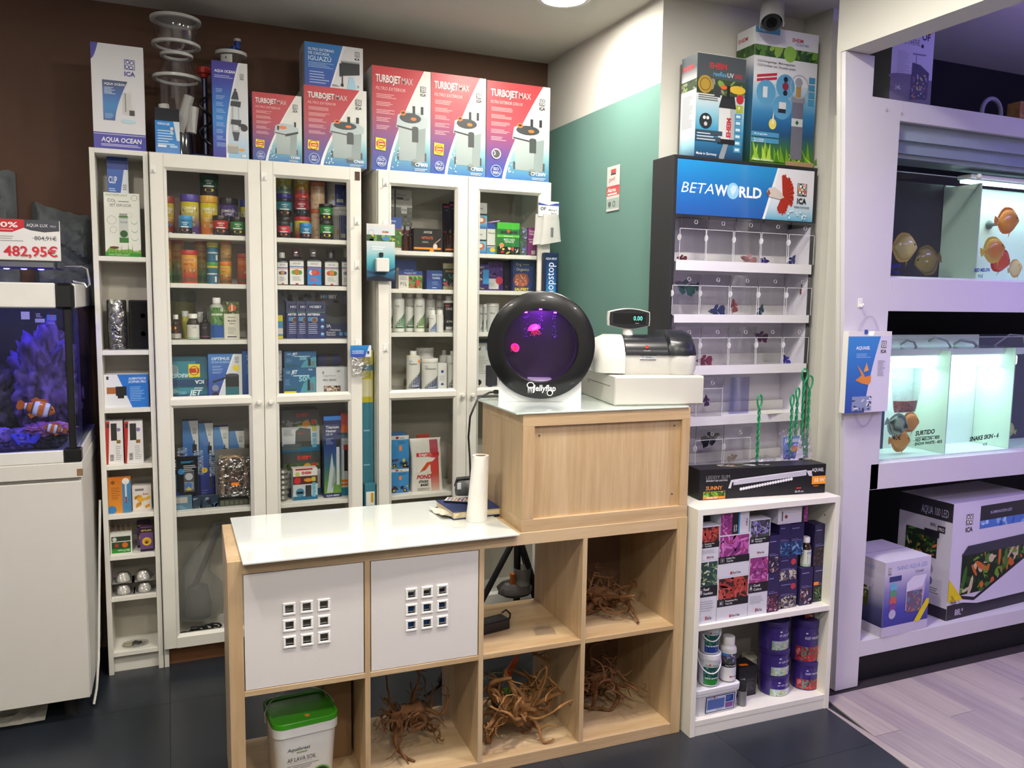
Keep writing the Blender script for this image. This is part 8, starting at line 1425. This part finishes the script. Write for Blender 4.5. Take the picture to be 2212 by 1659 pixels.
t = thing('vent_ball', 'white ball float on the rim of the upper tank', 'float', at(2115, 381, 2.30)); MB().lathe([(0, -.011)]+[(.011*cos(a), .011*sin(a)) for a in [(-pi/2+pi*i/10) for i in range(1, 10)]]+[(0, .011)], 16).build('ball', WHITEP, t, True)
t = thing('suction_heater', 'clear rod with two black suction clips on the divider', 'heater', (2.952, 2.36, .9)); MB().tube([(0, 0, .08), (0, 0, .34)], .008, 10).build('rod', ACRYL, t)
for z_ in (.13, .30): MB().lathe([(.016, 0), (.012, .006), (.006, .01), (.006, .02), (.011, .022), (.011, .04), (0, .04)], 14, (-.016, 0, z_), 'x').build('suction_clip', BLACKP, t, True)
t = thing('suction_clip', 'grey suction clip on the back of the upper tank', 'clip', at(2148, 485, 2.44)); MB().lathe([(.02, 0), (.016, -.008), (.007, -.012), (.007, -.035), (0, -.035)], 14, (0, .025, 0), 'y').build('cup', M('clip_grey', '#55625e', .4), t, True)
INK = M('marker_ink', '#101a50', .5)
A = Art(.16, .06); A.text('SURTIDO', .05, .66, .3, '#0a0e1a', w=.75, shear=.2, rot=.04, bold=.04); A.rect(.05, .52, .85, .56, '#101420'); A.text('- RED MELON - 45€', .0, .26, .2, '#0a0e1a', w=.95, rot=.04, bold=.035); A.text('· SNOW WHITE - 45€', .0, .0, .2, '#0a0e1a', w=1, rot=.02, bold=.035); p = at(1973, 963, 2.29); A.build(lo, lambda x, y, l: (p.x-2.55+x, -.0004-l, p.z-.8845+y), PR, 'writing')
A2 = Art(.2, .06); A2.text('SNAKE SKIN - 6', .0, .4, .3, '#0a0e1a', w=.95, shear=.2, rot=.05, bold=.04); A2.text('45€', .4, .0, .2, '#55608a', w=.3, rot=.05); p2 = at(2094, 966, 2.29); A2.build(lo, lambda x, y, l: (p2.x-2.55+x, -.0004-l, p2.z-.8845+y), PR, 'writing')
A3 = Art(.08, .04); A3.text('40€', 0, .3, .5, '#101420', w=.8); p3 = at(1928, 958, 2.29); A3.build(lo, lambda x, y, l: (p3.x-2.55+x, -.0004-l, p3.z-.8845+y), PR, 'writing')
for tx, px, py, w in ((('ROJO P.', '190€'), 1918, 594, .09), (('RED MELON', '95€'), 2104, 602, .09)):
    A = Art(w, .045); A.text(tx[0], 0, .6, .3, '#1a2c90', w=1, shear=.2, rot=.05, bold=.04); A.text(tx[1], .25, .1, .3, '#1a2c90', w=.5); p = at(px, py, 2.29); A.build(up, lambda x, y, l, p=p: (p.x-2.55+x, -.0004-l, p.z-1.5905+y), PR, 'writing')
YF = 2.37
def dis(label, px, py, wpx, c, c2, head=1, pitch=0, yaw=.35, pat=None):
    p = at(px, py, YF); L = wpx*.00235
    discus(label, p, L, c, c2, (0, pitch, (pi if head > 0 else 0)-yaw), pat)
dis('pale yellow discus near the post in the upper tank', 1953, 535, 44, '#d8b878', '#c8a050')
dis('dim ochre discus facing the post in the upper tank', 2002, 563, 46, '#8a7434', '#6a5a28', -1, -.25, .3)
dis('bright orange discus highest in the upper tank', 2176, 477, 42, '#e08a20', '#d8701c')
dis('orange discus with yellow crest in the upper tank', 2146, 540, 42, '#d8741c', '#e0b03a', 1, .2)
dis('red-orange discus lowest of the orange group', 2160, 563, 38, '#d8481c', '#c83018', 1, -.3)
dis('slim pale discus seen head-on in the upper tank', 2193, 580, 30, '#d8b08a', '#c88a60', 1, .2, 1.75)
def snk(s, v): return '#2c3a3c' if (int(s*26)+int((v+1)*9)) % 2 else '#a8b0a0'
dis('patterned grey discus in the lower tank', 1938, 918, 36, '#8a9490', '#9aa49c', 1, -.3, .5, snk)
dis('salmon orange discus behind the patterned one', 1966, 912, 32, '#d88a4a', '#c8783a')
dis('orange discus near the floor of the lower tank', 1944, 952, 36, '#d89048', '#c8803c')
dis('cream discus peeking past the divider in the lower tank', 2176, 928, 26, '#d0cc9a', '#b8b480', -1, .2, 1.2)
# bag and siphon hanging on the post
FILM2 = glassm('fish_bag', (.86, .89, .93), .12, .2, bump=.4)
xa, xb, za, zb_ = at(1918, 775, 2.25).x, at(1990, 775, 2.25).x, at(1955, 772, 2.25).z, at(1950, 890, 2.25).z
t = thing('fish_bag', 'clear tapering bag with reddish water hanging before the lower tank', 'bag', ((xa+xb)/2, 2.235, zb_)); hh = za-zb_
m = MB(); m.loft([[((xb-xa)/2*k*cos(a), .02*k2*sin(a), v*hh) for a in [2*pi*i/20 for i in range(20)]] for v, k, k2 in ((0, .62, .4), (.08, .66, 1), (.3, .76, 1), (.6, .88, .9), (1, 1.0, .3))]); m.build('film', FILM2, t, True)
m = MB(); m.loft([[((xb-xa)/2*k*cos(a), .018*k2*sin(a), v*hh) for a in [2*pi*i/20 for i in range(20)]] for v, k, k2 in ((.01, .6, .3), (.08, .64, .9), (.22, .7, .9))]); m.build('red_water', M('red_water', '#9a5a50', .3, alpha=.8), t, True)
MB().tube([(-(xb-xa)/2, 0, hh), (0, -.004, hh+.002), ((xb-xa)/2, 0, hh)], .0015, 5).build('seam', ACRYL, t)
xa, xb = at(1829, 800, 2.235).x, at(1922, 800, 2.235).x; za, zb_ = at(1875, 716, 2.235).z, at(1875, 890, 2.235).z; ww, hh = xb-xa, za-zb_
t = thing('siphon_box', 'blue and white goldfish siphon box hanging on the white post', 'box', ((xa+xb)/2, 2.235, zb_))
m = MB(); m.prism([(-ww/2, 0), (ww/2, 0), (ww/2, hh), (.02, hh), (.012, hh-.015), (-.03, hh-.015), (-.038, hh), (-ww/2, hh)], 0, .026); m.build('carton', CARD, t)
A = Art(ww, hh); A.rect(0, 0, 1, .94, '#dcdae6'); A.strip(0, lambda v: .45+.32*v**1.5, .0, .94, ramp(['#2a4aa0', '#2a62b4', '#2f78c4', '#3a8ad0']), 8); A.text('AQUASIL', .18, .78, .04, '#e8ecf6', w=.42, bold=.03, shear=.15); A.lines(.2, .68, .55, .74, 3, '#9ac0ea', .35); ica(A, .82, .74, .15, '#333'); A.lines(.7, .45, .88, .65, 12, '#8a8a98', .3)
A.poly([(.22, .6), (.36, .5), (.42, .44), (.56, .46), (.56, .38), (.5, .34), (.36, .36), (.2, .4), (.34, .46)], '#e08a3a'); A.poly([(.38, .5), (.44, .62), (.5, .52)], '#e8a050'); A.rect(.15, .02, .6, .2, '#8a98c8'); A.blobs(.15, .02, .6, .2, ['#8a98b8', '#dfe4ee', '#55607a', '#c8ccd8', '#3a4060'], 16, .1)
A.build(t, face_front(ww, hh, 0), PG)
for r_, dy in ((.075, .012), (.068, .006)): MB().tube([(r_*cos(a)*.95, dy, hh*.5+(hh*.5+.055)*sin(a)) for a in [2*pi*i/40 for i in range(40)]], .0042, 8, True).build('hose_loop', ACRYL, t, True)
MB().tube([(-.01, .012, hh-.01), (-.01, .012, hh+.006)], .006, 8).build('hose_end', M('blue_fitting', '#27429c', .35), t)
p = at(1858, 655, 2.264); t = thing('wall_hook', 'small white hook above the siphon box', 'hook', (p.x, 2.2645, p.z)); hook(t, 0, 0, 0)
# ------------------------------------------------------------------ cartons on the lowest and top shelves
def cbox(label, c0, c1, z_, hpx, depth, art, left, name='aquarium_box', col='#d8d6e0', dy=0):
    a, b = atz(*c0, z_), atz(*c1, z_); a.y += dy; b.y += dy; w = (b-a).length; ang = atan2(b.y-a.y, b.x-a.x); h = at(c0[0], hpx, a.y).z-z_
    t = thing(name, label, 'box', (a.x, a.y, z_+.0005), ang); MB().box(0, 0, 0, w, depth, h, .0012).build('carton', M('card_'+col, col, .5), t)
    A = Art(w, h, seed=8); art(A); A.build(t, lambda x, y, l: (x, -.0003-l, y)); A = Art(depth, h, seed=6); left(A); A.build(t, lambda x, y, l: (-.0003-l, depth-x, y), None, 'printed_side'); MB().box(.002, depth/2-.001, h, w-.002, depth/2+.001, h+.0006).build('flap_seam', M('flap_seam_grey', '#8d8880', .8), t); return t
def a_reef_tank(A, x0, y0, x1, y1, pal): A.blobs(x0, y0, x1, y1, pal, 60, .07, 1.4)
PLANT = ['#1c2a1c', '#3a6a24', '#6a9a2c', '#2a4a20', '#8a7a3a', '#c86a2c', '#c8b898', '#4a7a30', '#203018']
def a_88(A):
    A.rect(0, 0, 1, 1, '#d6d2e2'); A.rect(0, .0, 1, .13, '#2a2630'); A.text('88L*', .1, .03, .055, '#e0dcec', w=.1, bold=0); A.rect(.33, .8, 1, .95, '#26242e'); A.text('ILUMINACION LED', .46, .87, .025, '#b8b4d0', w=.4); A.rect(.33, .75, 1, .82, '#4a78c8'); A.blobs(.33, .75, 1, .82, ['#4a78c8', '#8ab4e8', '#2a58b0', '#b8d4f4'], 14, .05); ica(A, .2, .75, .1, '#26242c')
    A.blobs(.14, .2, .98, .56, PLANT, 90, .06, 1.6); A.poly([(.13, .54), (.98, .54), (.98, .64), (.2, .62)], '#3a3848'); A.poly([(.14, .18), (.36, .18), (.9, .42), (1, .42), (1, .1), (.36, .1), (.14, .14)], '#d6d2e2'); A.poly([(.14, .2), (.32, .16), (.98, .46), (.98, .43), (.32, .13), (.14, .17)], '#26242e'); A.poly([(0, .16), (0, .36), (.18, .16)], '#e0cc20'); A.text('FRÁGIL', .03, .2, .025, '#3a3410', rot=-.8, w=.1); A.text('CRISTAL', .02, .17, .025, '#3a3410', rot=-.8, w=.1)
def a_88s(A): A.rect(0, 0, 1, 1, '#bcb8c8'); A.rect(0, 0, 1, .1, '#2a2630'); A.strip(0, 1, .84, 1, '#26242c', 2); A.text('AQUA 100 LED', .42, .87, .07, '#b0aac8', w=.5, bold=0); A.text('88L', .6, .77, .03, '#333'); A.rect(.74, .73, .88, .79, '#26242c'); A.text('PRO', .76, .745, .03, '#ddd', w=.1); A.blobs(.15, .5, .75, .72, PLANT, 40, .07, 1.6); A.rect(.5, .68, .78, .74, '#1c1a22'); A.ell(.62, .4, .09, '#8a88a0'); A.ell(.62, .3, .09, '#6a688a'); A.lines(.6, .2, .85, .26, 3, '#555', .3)
c = .2
big = cbox('large aquarium carton with a planted tank picture on the lowest shelf', (2043, 1342), (2212, 1300), zs_, 1092, .25, a_88, a_88s)
def a_nano(A): A.strip(0, 1, .12, .85, ramp(['#3a3a90', '#4a4aa8', '#8a86b8', '#cfcadc']), 6); A.rect(0, .84, 1, 1, '#cfcadc'); A.rect(0, 0, 1, .13, '#c4bed2'); A.text('NANO AQUA LED', .26, .87, .06, '#6a86c8', w=.66, bold=0); A.text('Crystal', .66, .8, .04, '#555', w=.26, shear=.3); ica(A, .1, .83, .08, '#333'); A.rect(.1, .73, .36, .8, '#3a3f78'); [A.ell(.2, y, .075, cc) for y, cc in ((.65, '#6ab0d0'), (.56, '#5a9a78'), (.47, '#c8625a'), (.38, '#7a4a90'), (.29, '#b8b4cc'))]; A.poly([(.48, .3), (.48, .66), (.84, .74), (.9, .64), (.84, .26)], '#b8aec8'); A.blobs(.5, .27, .84, .56, ['#6a5a70', '#c88a60', '#a07858', '#3a8ac8', '#c84a60', '#8a7a88'], 30, .08); A.poly([(.48, .56), (.48, .68), (.62, .76), (.92, .76), (.84, .6)], '#dcd8e8'); A.poly([(.68, .13), (.82, .13), (1, .34), (1, .42), (.94, .42)], '#e0cc20')
def a_nanos(A): A.strip(0, 1, .12, .85, ramp(['#26264a', '#4a4a70', '#a8a4b8', '#c4bece']), 6); A.rect(0, .84, 1, 1, '#bdb7c8'); A.rect(0, 0, 1, .13, '#b8b2c4'); A.text('NANO AQUA LED', .1, .87, .05, '#6a86c8', w=.8, bold=0); A.blobs(.0, .35, .7, .62, ['#4a5a1c', '#8a9a2c', '#6a7a24', '#2a341a', '#c8c8b8'], 26, .1); A.poly([(0, .62), (.75, .62), (.8, .74), (.1, .78)], '#cfc9dc'); A.lines(.05, .16, .7, .2, 2, '#444', .4)
cbox('smaller blue and lilac aquarium carton in front of the large one', (1903, 1378), (2001, 1356), zs_, 1218, .24, a_nano, a_nanos, dy=.0)
def a_marine24(A): A.rect(0, .35, 1, 1, '#c8c4e4'); A.rect(0, 0, 1, .36, '#6a6480'); A.ell(.35, .36, .4, '#6a6480', ry=.05); A.text('NANO MARINE', .1, .78, .08, '#2a2a38', w=.55, bold=-.004); A.text('OF', .7, .86, .09, '#1c1c26', w=.2, bold=.03); A.ell(.72, .78, .035, '#1c1c26'); A.rect(.88, .95, .96, 1, '#e0a82c'); A.lines(.13, .4, .45, .7, 14, '#8a86a8', .25); A.text('24L', .12, .2, .05, '#d8d4ec', w=.14); A.rect(.5, .66, .82, .68, '#7a7698'); A.rect(.58, .55, .6, .66, '#7a7698'); A.poly([(.48, .08), (.5, .56), (.7, .54), (.92, .45), (.9, .12)], '#3a3858'); A.blobs(.52, .1, .88, .42, ['#3a3858', '#8a94b8', '#b8c0d8', '#5a5a70', '#a85a6a', '#c8b860', '#6a6a80'], 34, .09)
def a_drk(A): A.rect(0, 0, 1, 1, '#2c2b33')
cbox('dark and lilac small aquarium carton on top of the tank frame', (1956, 215), (2046, 226), 2.2305, 58, .22, a_marine24, a_drk, col='#2c2b33', dy=.075)
t = thing('pipe_loop', 'grey U-shaped pipe sticking up behind the top rail', 'pipe', (3.14, 2.36, 2.2305)); MB().tube([(-.055, 0, 0)]+[(-.055*cos(pi*i/14), 0, .035+.055*sin(pi*i/14)) for i in range(15)]+[(.055, 0, 0)], .009, 10).build('pipe', M('pipe_grey', '#8f8fa0', .35), t, True)
t = thing('amber_lit_box', 'small box coloured amber as if lit, at the right end of the top rail', 'box', (3.36, 2.36, 2.2305)); MB().box(-.05, 0, 0, .08, .06, .1, .002).build('carton', M('amber_lit_card', '#b88a4a', .3, var=.5, scale=50), t); A = Art(.12, .09); A.blobs(0, 0, 1, 1, ['#9a6a34', '#e8c890', '#c89a58', '#6a4420'], 30, .09, 2); A.build(t, lambda x, y, l: (-.045+x, -.0003-l, .005+y), PG)  # amber colours paint in the orange light on an unidentified object
# ------------------------------------------------------------------ marine aquarium on the left
AX0, AX1, AY0, AY1 = -1.2, -.232, 3.04, 3.64
CW = M('cabinet_white', '#d9d6d0', .45, var=.02)
t = thing('aquarium_cabinet', 'white aquarium cabinet with a chipped top edge', 'cabinet', (AX0, AY0, 0)); W_ = AX1-AX0; D_ = AY1-AY0
MB().box(0, .02, .09, W_, D_, .865, .002).build('carcass', CW, t); MB().box(.002, 0, .092, W_-.002, .019, .858, .002).build('door', CW, t)
MB().box(0, -.004, .87, W_+.003, D_, .922, .002).build('top_slab', CW, t); MB().box(W_-.014, -.0045, .876, W_+.0035, .006, .9).build('chipped_edge', M('chipboard', '#8a6a4a', .9, var=.6, scale=200), t)
for x in (.05, W_-.07): MB().lathe([(.025, 0), (.025, .09), (0, .09)], 14, (x, .1, 0)).build('foot', BLACKM, t, True)
t = thing('marine_aquarium', 'marine reef aquarium under blue light beside the narrow shelf unit', 'aquarium', (AX0, AY0, .9225)); TB, TT = .0, .597
TRW = M('aquarium_trim', '#e2e0dc', .3)
MB().box(0, 0, 0, W_-.05, .02, .042, .003).build('bottom_trim', TRW, t); MB().box(W_-.02, .05, 0, W_, D_-.0, .042, .003).build('side_trim', TRW, t); MB().box(W_-.052, -.003, 0, W_+.002, .05, .045, .004).build('corner_foot', BLACKP, t)
MB().box(0, 0, .515, W_-.056, .02, TT, .004).build('top_trim', TRW, t); MB().box(W_-.02, .04, .515, W_, D_, TT, .004).build('top_side_trim', TRW, t)
MB().box(W_-.058, -.002, .51, W_-.002, .04, TT+.001, .01).build('corner_cap', BLACKP, t); MB().box(W_-.034, 0, .044, W_-.012, .02, .512, .003).build('corner_post', BLACKP, t)
RG = glassm('reef_glass', (.80, .84, .96))
MB().box(.01, .004, .04, W_-.036, .010, .516).build('front_glass', RG, t); MB().box(W_-.010, .022, .04, W_-.004, D_, .516).build('side_glass', RG, t)
MB().box(.0, D_-.01, .02, W_-.012, D_, .52).build('back_panel', M('reef_back', '#0a0f2a', .4), t); MB().box(.002, .02, .002, W_-.022, D_-.011, .03).build('sand', M('reef_sand', '#7a7aa0', .9, bump=.6), t)
A = Art(.22, .05); A.rect(.05, .45, .28, .95, '#8a88d8'); A.rect(.42, .25, .68, .5, '#7a7ad0'); A.lines(.45, .6, .62, .9, 3, '#8a8ad8', .4); A.rect(.74, .4, 1, .75, '#3a58c8'); A.text('X', .84, .45, .35, '#a03060'); A.lines(.76, .15, .98, .32, 2, '#6a6ac0', .5)
p = at(42, 705, AY0); A.build(t, lambda x, y, l: (p.x-AX0+x*.48, .0036-l, p.z-.9225+y), PG, 'stickers')
def rock(label, x, y, z_, s, seed, col, name='live_rock', cat='rock', sq=(1, 1, 1), rough=.38, sub=5):
    o = thing(name, label, cat, (x, y, z_)); m = MB(); bm = bmesh.new(); bmesh.ops.create_icosphere(bm, subdivisions=sub, radius=1)
    for v in bm.verts:
        q = v.co.copy(); d = 1+rough*noise.noise(q*1.6+Vector((seed, 0, 0)))+.3*noise.noise(q*4+Vector((0, seed, 0)))+.2*noise.noise(q*9+Vector((0, 0, seed)))+.13*noise.noise(q*21)+.06*noise.noise(q*42); v.co = Vector((q.x*sq[0], q.y*sq[1], q.z*sq[2]))*d*s
    lowz = min(v.co.z for v in bm.verts); vs = [(v.co.x, v.co.y, v.co.z-lowz*.92) for v in bm.verts]; fs = [tuple(v.index for v in f.verts) for f in bm.faces]; bm.free(); m.raw(vs, fs)
    q = random.Random(seed); cr = [lin(c) for c in col]
    for i, v in enumerate(m.v): k = noise.noise(Vector(v)*40+Vector((seed, 1, 2)))+.6*noise.noise(Vector(v)*120); m.c[i] = mixc(cr[0], cr[1], min(1, max(0, .5+k*1.4)))
    m.build('stone', PM, o, True, ang=None); return o
zf = .9525
rock('large purple-crusted live rock at the right of the reef aquarium', -.36, 3.30, zf, .105, 3, ('#3c3048', '#7a5aa0'), sq=(1, .8, 1.75))
rock('dark live rock in the middle of the reef aquarium', -.56, 3.34, zf, .10, 9, ('#2c2830', '#5a4a58'), sq=(1.1, .8, 1.4))
rock('brown live rock ledge at the left of the reef aquarium', -.80, 3.28, zf, .11, 14, ('#3a3230', '#6a5448'), sq=(1.2, .8, 1.7))
rock('low violet coral mound at the front of the reef', -.47, 3.15, zf, .055, 21, ('#4a3a70', '#8a68c8'), 'coral_mound', 'coral', (1.5, .8, .6), .4)
rock('pink plate coral with a knobbly top near the corner post', -.335, 3.16, zf+.045, .055, 27, ('#8a4a78', '#c87ab0'), 'plate_coral', 'coral', (1.35, .9, .4), .25)
rock('dark rubble rock under the plate coral', -.345, 3.17, zf, .05, 31, ('#241f2a', '#4a4058'), sq=(1.3, .8, .6))
o = thing('leather_coral', 'blue finger coral growing on the front mound', 'coral', (-.405, 3.125, zf+.03)); q = random.Random(5)
for i in range(14): a = q.uniform(0, 2*pi); r_ = q.uniform(.004, .03); MB().tube([(r_*cos(a), r_*sin(a)*.6, 0), (r_*1.5*cos(a), r_*1.1*sin(a), .018), (r_*1.8*cos(a)+q.uniform(-.006, .006), r_*1.2*sin(a), .034)], .006, 7).build('finger', M('blue_coral', '#4a4ae0', .6), o, True)
def clown(label, px, py, Y, L, head, pitch):
    pr = [(0, .03, -.03), (.06, .12, -.1), (.18, .21, -.19), (.34, .25, -.24), (.5, .22, -.22), (.66, .15, -.15), (.76, .1, -.1), (.82, .09, -.09)]
    pr2 = []
    for a, b in zip(pr, pr[1:]):
        for k in range(4): f = k/4; pr2.append(tuple(a[i]+(b[i]-a[i])*f for i in range(3)))
    pr2.append(pr[-1])
    cf = lambda s, v: '#f0ecff' if (.17 < s < .27 or .45 < s < .57 or .74 < s < .8) else ('#161016' if abs(min(abs(s-.16), abs(s-.28), abs(s-.44), abs(s-.58), abs(s-.73))) < .012 else '#e8741c')
    fins = [('tail_fin', [(.8, .08), (.93, .15), (1.0, .08), (1, -.08), (.93, -.15), (.8, -.08)], '#d8681c', .012), ('dorsal_fin', [(.25, .22), (.33, .33), (.46, .28), (.58, .32), (.7, .2), (.6, .16)], '#d8681c', .01), ('anal_fin', [(.45, -.2), (.55, -.32), (.68, -.22), (.62, -.15)], '#d8681c', .01), ('pectoral_fin', [(.3, -.02), (.42, .02), (.44, -.12), (.34, -.12)], '#e8841c', .1)]
    p = at(px, py, Y); fish('clownfish', label, 'fish', p, L, pr2, lambda s: .1*sin(pi*min(1, s*1.1+.06))**.6+.012, cf, (0, pitch, pi if head > 0 else 0), fins, .03, '#0c0c10', eyepos=(.1, .06))
clown('larger orange clownfish swimming toward the corner post', 78, 882, 3.10, .115, 1, -.28)
clown('smaller clownfish below the pink plate coral', 120, 927, 3.085, .07, -1, .25)
# lamp bar with sign
t = thing('reef_lamp_bar', 'silver LED bar with blue diodes above the marine aquarium', 'lamp', (-.72, 3.2, 1.5665)); SB = M('silver_bar', '#8e9299', .25, .9)
MB().box(-.5, -.05, 0, .425, .05, .028, .006).build('housing', SB, t); MB().box(.425, -.05, -.002, .445, .05, .028, .006).build('end_cap', M('dark_cap', '#3a3d44', .4), t)
for i in range(17): MB().lathe([(0, -.0035), (.0085, -.0025), (.0095, 0)], 12, (-.42+.05*i, -.035, 0)).build('diode', M('blue_diode', '#4a50ff', .3, emit='#3a3cff', es=26), t)
m = MB(); m.tube([(.44, .0, .012), (.5, 0, .014), (.515, 0, .005), (.52, 0, -.03), (.522, 0, -.05), (.512, 0, -.058), (.505, 0, -.045), (.47, 0, -.038)], .004, 8); m.build('bracket', CHROME, t, True)
t = thing('price_sign', 'white, red and grey sale price sign reading 482,95 on the lamp bar', 'sign', (-.43, 3.17, 1.5955)); t.rotation_euler[0] = -.06
sw_, sh_ = .225, .135; MB().box(-.078, 0, 0, .15, .004, sh_, .001).build('plate', WHITEP, t)
A = Art(sw_, sh_); A.rect(0, 0, 1, 1, '#e8e6e2'); A.poly([(.5, 1), (.5, .82), (.62, .74), (.8, .7), (1, .74), (1, 1)], '#4a4c54'); A.poly([(0, 1), (0, .76), (.15, .68), (.38, .68), (.54, .8), (.54, 1)], '#c8343a'); A.text('-40%', .08, .8, .13, '#f4eeee', 'f', w=.38, bold=.02); A.rect(.15, .73, .4, .755, '#e8a0a0'); A.text('AQUA LUX', .57, .83, .08, '#e8e8ec', 'f', w=.28, bold=.0); A.text('PRO', .88, .83, .05, '#b8b8c0', w=.09)
A.lines(.05, .46, .55, .62, 3, '#888', .3); A.text('804,91€', .96, .5, .105, '#55565c', 'r', w=.3); A.rect(.64, .545, .97, .555, '#777'); A.text('482,95€', .975, .085, .25, '#a8a4a4', 'r', w=.72, bold=.02); A.text('482,95€', .965, .1, .25, '#d8343c', 'r', w=.72, bold=.02)
A.build(t, lambda x, y, l: (-.077+x, -.0003-l, y), PG); MB().box(.1505, -.002, 0, .155, .006, sh_+.004).build('holder', ACRYL, t)
# sculpted rock background on the wall
def rockpanel(label, x0, x1, z0, ztop, seed):
    o = thing('rock_panel', label, 'backdrop', ((x0+x1)/2, 3.695, z0)); w, h = x1-x0, ztop-z0; nx, nz = 26, 34; m = MB(); V = []
    for j in range(nz+1):
        for i in range(nx+1):
            u, v = i/nx, j/nz; x = (u-.5)*w; e = min(1, min(u, 1-u, 1-v+.05)*8)
            ht = h*(1-.13*(u if seed != 2 else 0)+.03*noise.noise((u*5, seed, 0)))*v
            dpt = .02+.075*e*(.45+.7*noise.noise((x*9, ht*13, seed))+.35*abs(noise.noise((x*20, ht*26, seed+3)))+.25*(1 if (noise.noise((x*6+ht*9, 3, seed)) > .1) else 0)); V.append((x, -max(.008, dpt), ht))
    m.raw(V, [(j*(nx+1)+i, j*(nx+1)+i+1, (j+1)*(nx+1)+i+1, (j+1)*(nx+1)+i) for j in range(nz) for i in range(nx)])
    n0 = len(V); m.raw([(x, 0, z_) for x, y, z_ in V[nz*(nx+1):]], []); top = nz*(nx+1)
    for i in range(nx): m.f.append((top+i, top+i+1, n0+i+1, n0+i)); m.m.append(0)
    m.raw([(-w/2, 0, 0), (-w/2, 0, h), (-w/2, V[0][1], 0)], []); 
    m.build('foam_rock', M('dark_rock', '#6a7072', .85, var=.45, scale=22, bump=.8, bscale=60), o, True, ang=.6)
rockpanel('dark sculpted rock panel on the brown wall beside the narrow shelf', -.425, -.212, 1.44, 1.835, 5)
rockpanel('taller dark rock panel behind the price sign', -.72, -.475, 1.44, 1.945, 2)
rockpanel('low dark rock panel behind the lamp bar', -1.2, -.73, 1.44, 1.7, 8)
# cord and papers by the cabinet
t = thing('white_cord', 'white power cord running down beside the aquarium cabinet', 'cord', (-.215, 3.3, 0)); MB().tube([(.006, .12, .7), (.0, .08, .5), (-.004, .02, .3), (-.006, -.05, .14), (-.012, -.1, .05), (-.02, -.14, .008)], .0045, 7).build('cord', WHITEP, t, True)
p = atz(40, 1567, .0); t = thing('paper_sheet', 'crumpled white paper under the aquarium cabinet', 'paper', (p.x, p.y, .0)); m = MB(); N = 8
m.raw([((i/N-.5)*.16, (j/N)*.22, .002+.012*(noise.noise((i*.6, j*.6, 5))+.6)*(1 if j else .2)+.05*(j/N)**2*.6) for j in range(N+1) for i in range(N+1)], [(j*(N+1)+i, j*(N+1)+i+1, (j+1)*(N+1)+i+1, (j+1)*(N+1)+i) for j in range(N) for i in range(N)]); m.build('sheet', M('paper_white', '#d4d0c4', .85), t)
